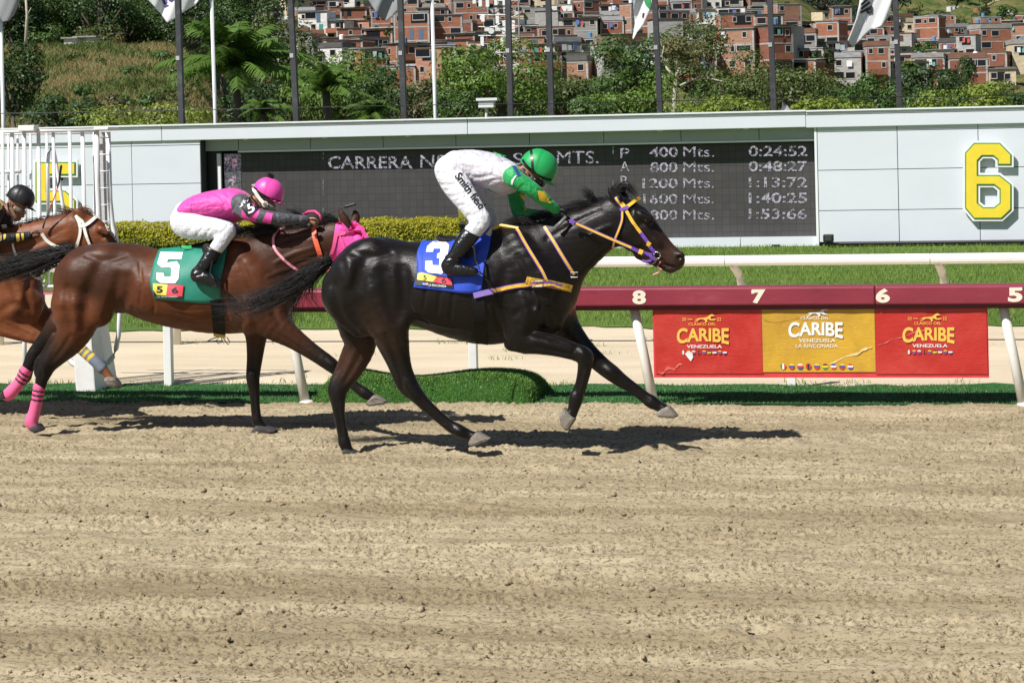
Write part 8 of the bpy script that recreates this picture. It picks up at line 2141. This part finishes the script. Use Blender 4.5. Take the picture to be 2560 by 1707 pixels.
flag([(345, -90), (528, -100), (515, -40), (500, -5), (490, 12), (470, 24), (452, 36), (436, 48), (418, 58), (408, 44), (390, 22), (372, 2)], 42.3, 'white flag with dark purple letters left of the large palm', FW,
     [([(398, -14), (405, -16), (417, 14), (420, 12), (422, 15), (410, 19), (408, 16), (411, 15)], PU), ([(420, -14), (436, -16), (438, -4), (428, 6), (421, 2), (422, -4), (428, -2), (431, -8), (422, -8)], PU)], 2)
flag([(900, -80), (1070, -90), (1040, -20), (1010, 15), (985, 38), (966, 54), (950, 44), (932, 20), (918, -5)], 42.3, 'white flag with its shade painted grey hanging beside the third dark pole', FG, [([(978, -4), (984, -4), (984, 3), (981, 4)], KB)], 3)
flag([(1582, -90), (1628, -90), (1630, 10), (1626, 28), (1610, 62), (1592, 82), (1583, 100), (1581, 96), (1587, 60), (1584, 20)], 41.9, 'narrow white flag with green dot beside a dark pole', FW,
     [([(1612, -10), (1620, -18), (1626, -14), (1627, 18), (1622, 22), (1614, 14), (1610, 2)], KG), ([(1606, 34), (1611, 32), (1608, 44), (1605, 46)], KB)], 4)
flag([(2158, -90), (2236, -90), (2228, 20), (2220, 45), (2206, 66), (2180, 74), (2155, 98), (2132, 119), (2119, 101), (2128, 80), (2140, 48), (2148, 10)], 41.8, 'large white flag with black letters left of the rightmost dark pole', FW,
     [([(2152, 20), (2174, 4), (2176, 9), (2154, 26)], KB), ([(2152, 10), (2172, -6), (2174, -1), (2153, 16)], KB), ([(2151, 30), (2180, 14), (2182, 22), (2181, 34), (2172, 37), (2166, 31), (2168, 26), (2174, 31), (2177, 24), (2152, 35)], KB)], 5)

def mast():
    Y = 205.0; p = lambda x, y, d=0: WD(x, y, Y + d)
    b = on_hill(1272, Y); e = empty('phone_mast', b, 'red and white phone mast with white panel antennas above the spreading tree', 'mast')
    wm = plain('mast_white', (0.75, 0.75, 0.74), 0.5); rm = plain('mast_red', (0.45, 0.10, 0.07), 0.6); gm_ = plain('mast_grey', (0.30, 0.30, 0.30), 0.6)
    zt = p(1272, -60)[2]
    for lx in (-1.15, 1.15):
        for ly in (-1.15, 1.15):
            q = b + R0 * lx + DV * ly; MB().tube([q, np.array([q[0], q[1], zt])], 0.07, 6).build('leg', gm_, e)
    z = b[2]; k = 0
    while z < zt - 1.2:
        for s in (-1, 1):
            MB().tube([b + R0 * -1.15 + DV * (-1.15) + [0, 0, z - b[2]], b + R0 * 1.15 + DV * (-1.15) + [0, 0, z - b[2] + 1.2]][::s], 0.045, 5).build('brace', (wm, rm)[k % 2], e) if s > 0 else MB().tube([b + R0 * 1.15 + DV * (-1.15) + [0, 0, z - b[2]], b + R0 * -1.15 + DV * (-1.15) + [0, 0, z - b[2] + 1.2]], 0.045, 5).build('brace', (wm, rm)[(k + 1) % 2], e)
        MB().tube([b + R0 * -1.3 - DV * 1.15 + [0, 0, z - b[2]], b + R0 * 1.3 - DV * 1.15 + [0, 0, z - b[2]]], 0.05, 5).build('brace', wm, e)
        z += 1.2; k += 1
    for x, y0, y1 in ((1186, -14, 10), (1201, -16, 17), (1219, -16, 18), (1240, -12, 14), (1261, -14, 14), (1206, 92, 116), (1255, 95, 116), (1244, 40, 60), (1208, 40, 55)):
        for_x = x + 0; a = p(for_x - 4, y1, -1.6); c = p(for_x + 4, y0, -1.6)
        MB().box(a[0], c[0], a[1] - 0.1, a[1] + 0.12, a[2], c[2]).build('panel_antenna', wm, e)
    for x, y in ((1207, 45), (1245, 70), (1228, 78)):
        c = p(x, y, -1.5); MB().tube([c, c + DV * 0.25], [0.28, 0.24], 12).build('dish', wm, e)
    for y in (22, 38, 68, 90): MB().tube([p(1196, y, -1.3), p(1265, y, -1.3)], 0.06, 5).build('platform_rail', wm, e)
mast()

def small_things():
    Y = 62; p = lambda x, y: WD(x, y, Y)
    e = empty('white_sign_box', p(1212, 300) * [1, 1, 0], 'small white equipment box on a post below the spreading tree', 'box')
    a, b = p(1196, 284), p(1236, 252); MB().box(a[0], b[0], a[1], a[1] + 0.25, a[2] + 0.15, b[2]).build('cabinet', WHP, e, bevel=0.02)
    c = p(1214, 284); MB().tube([(c[0], c[1] + 0.1, 0), (c[0], c[1] + 0.1, c[2] + 0.2)], 0.04, 8).build('post', WHP, e); MB().box(a[0] - 0.05, b[0] + 0.1, a[1] - 0.05, a[1] + 0.3, b[2] + 0.004, b[2] + 0.08).build('lid', WHP, e)
    Y2 = 44.5; q = lambda x, y, d=0: WD(x, y, Y2 + d)
    e = empty('grey_tarp', q(1968, 290) * [1, 1, 0], 'crumpled grey tarp peak showing above the board by a dark pole', 'tarp')
    mb = MB(); base = [q(1945, 300), q(1992, 300), q(1998, 300, 0.8), q(1948, 300, 0.8)]; top = [q(1958, 256, 0.3), q(1968, 264, 0.35)]
    mb.add(base + top, [(0, 1, 5, 4), (1, 2, 5), (2, 3, 4, 5), (3, 0, 4), (0, 3, 2, 1)]); mb.build('sheet', plain('tarp_grey', (0.28, 0.28, 0.29), 0.6, 0.2, 10, 0.5, 20), e)
    MB().tube([base[0] * [1, 1, 0], top[0]], 0.02, 6).build('support', BARK, e)
    # thin pale trunk on the left slope
    e = empty('dead_tree', on_hill(66, 176), 'thin pale bare trunk on the left slope beside the grey flag', 'tree')
    mb = MB(); mb.tube([on_hill(66, 176) - [0, 0, .5], WD(68, 40, 176), WD(64, -10, 176)], [0.16, 0.12, 0.08], 7); mb.tube([WD(68, 40, 176), WD(78, 20, 176)], [0.06, 0.03], 5); mb.build('trunk', BARKP, e, smooth=True)
    # pale shed and sheets at the top of the straw slope
    for k, (x, Y3, w, col, lab) in enumerate(((185, 166, 1.0, 'white', 'small white sheet of metal at the top of the straw slope, left one'), (222, 167, 1.6, 'white', 'larger crumpled white sheet at the top of the straw slope'), (300, 186, 0.9, 'brick', 'tiny orange brick hut among the trees on the left slope'))):
        pp = on_hill(x, Y3); e = empty('hut' if k == 2 else 'metal_sheet', pp, lab, 'hut' if k == 2 else 'sheet')
        MB().box(pp[0] - w / 2, pp[0] + w / 2, pp[1] - 0.4, pp[1] + 0.4, pp[2] - 0.3, pp[2] + (1.5 if k == 2 else 0.75)).build('wall', WALLS[0][1] if k == 2 else WALLS[5][1], e)
        MB().box(pp[0] - w / 2 - 0.15, pp[0] + w / 2 + 0.15, pp[1] - 0.6, pp[1] + 0.6, pp[2] + (1.5 if k == 2 else 0.75) + 0.003, pp[2] + (1.6 if k == 2 else 0.85)).build('roof', ROOFS[2][1], e)
small_things()
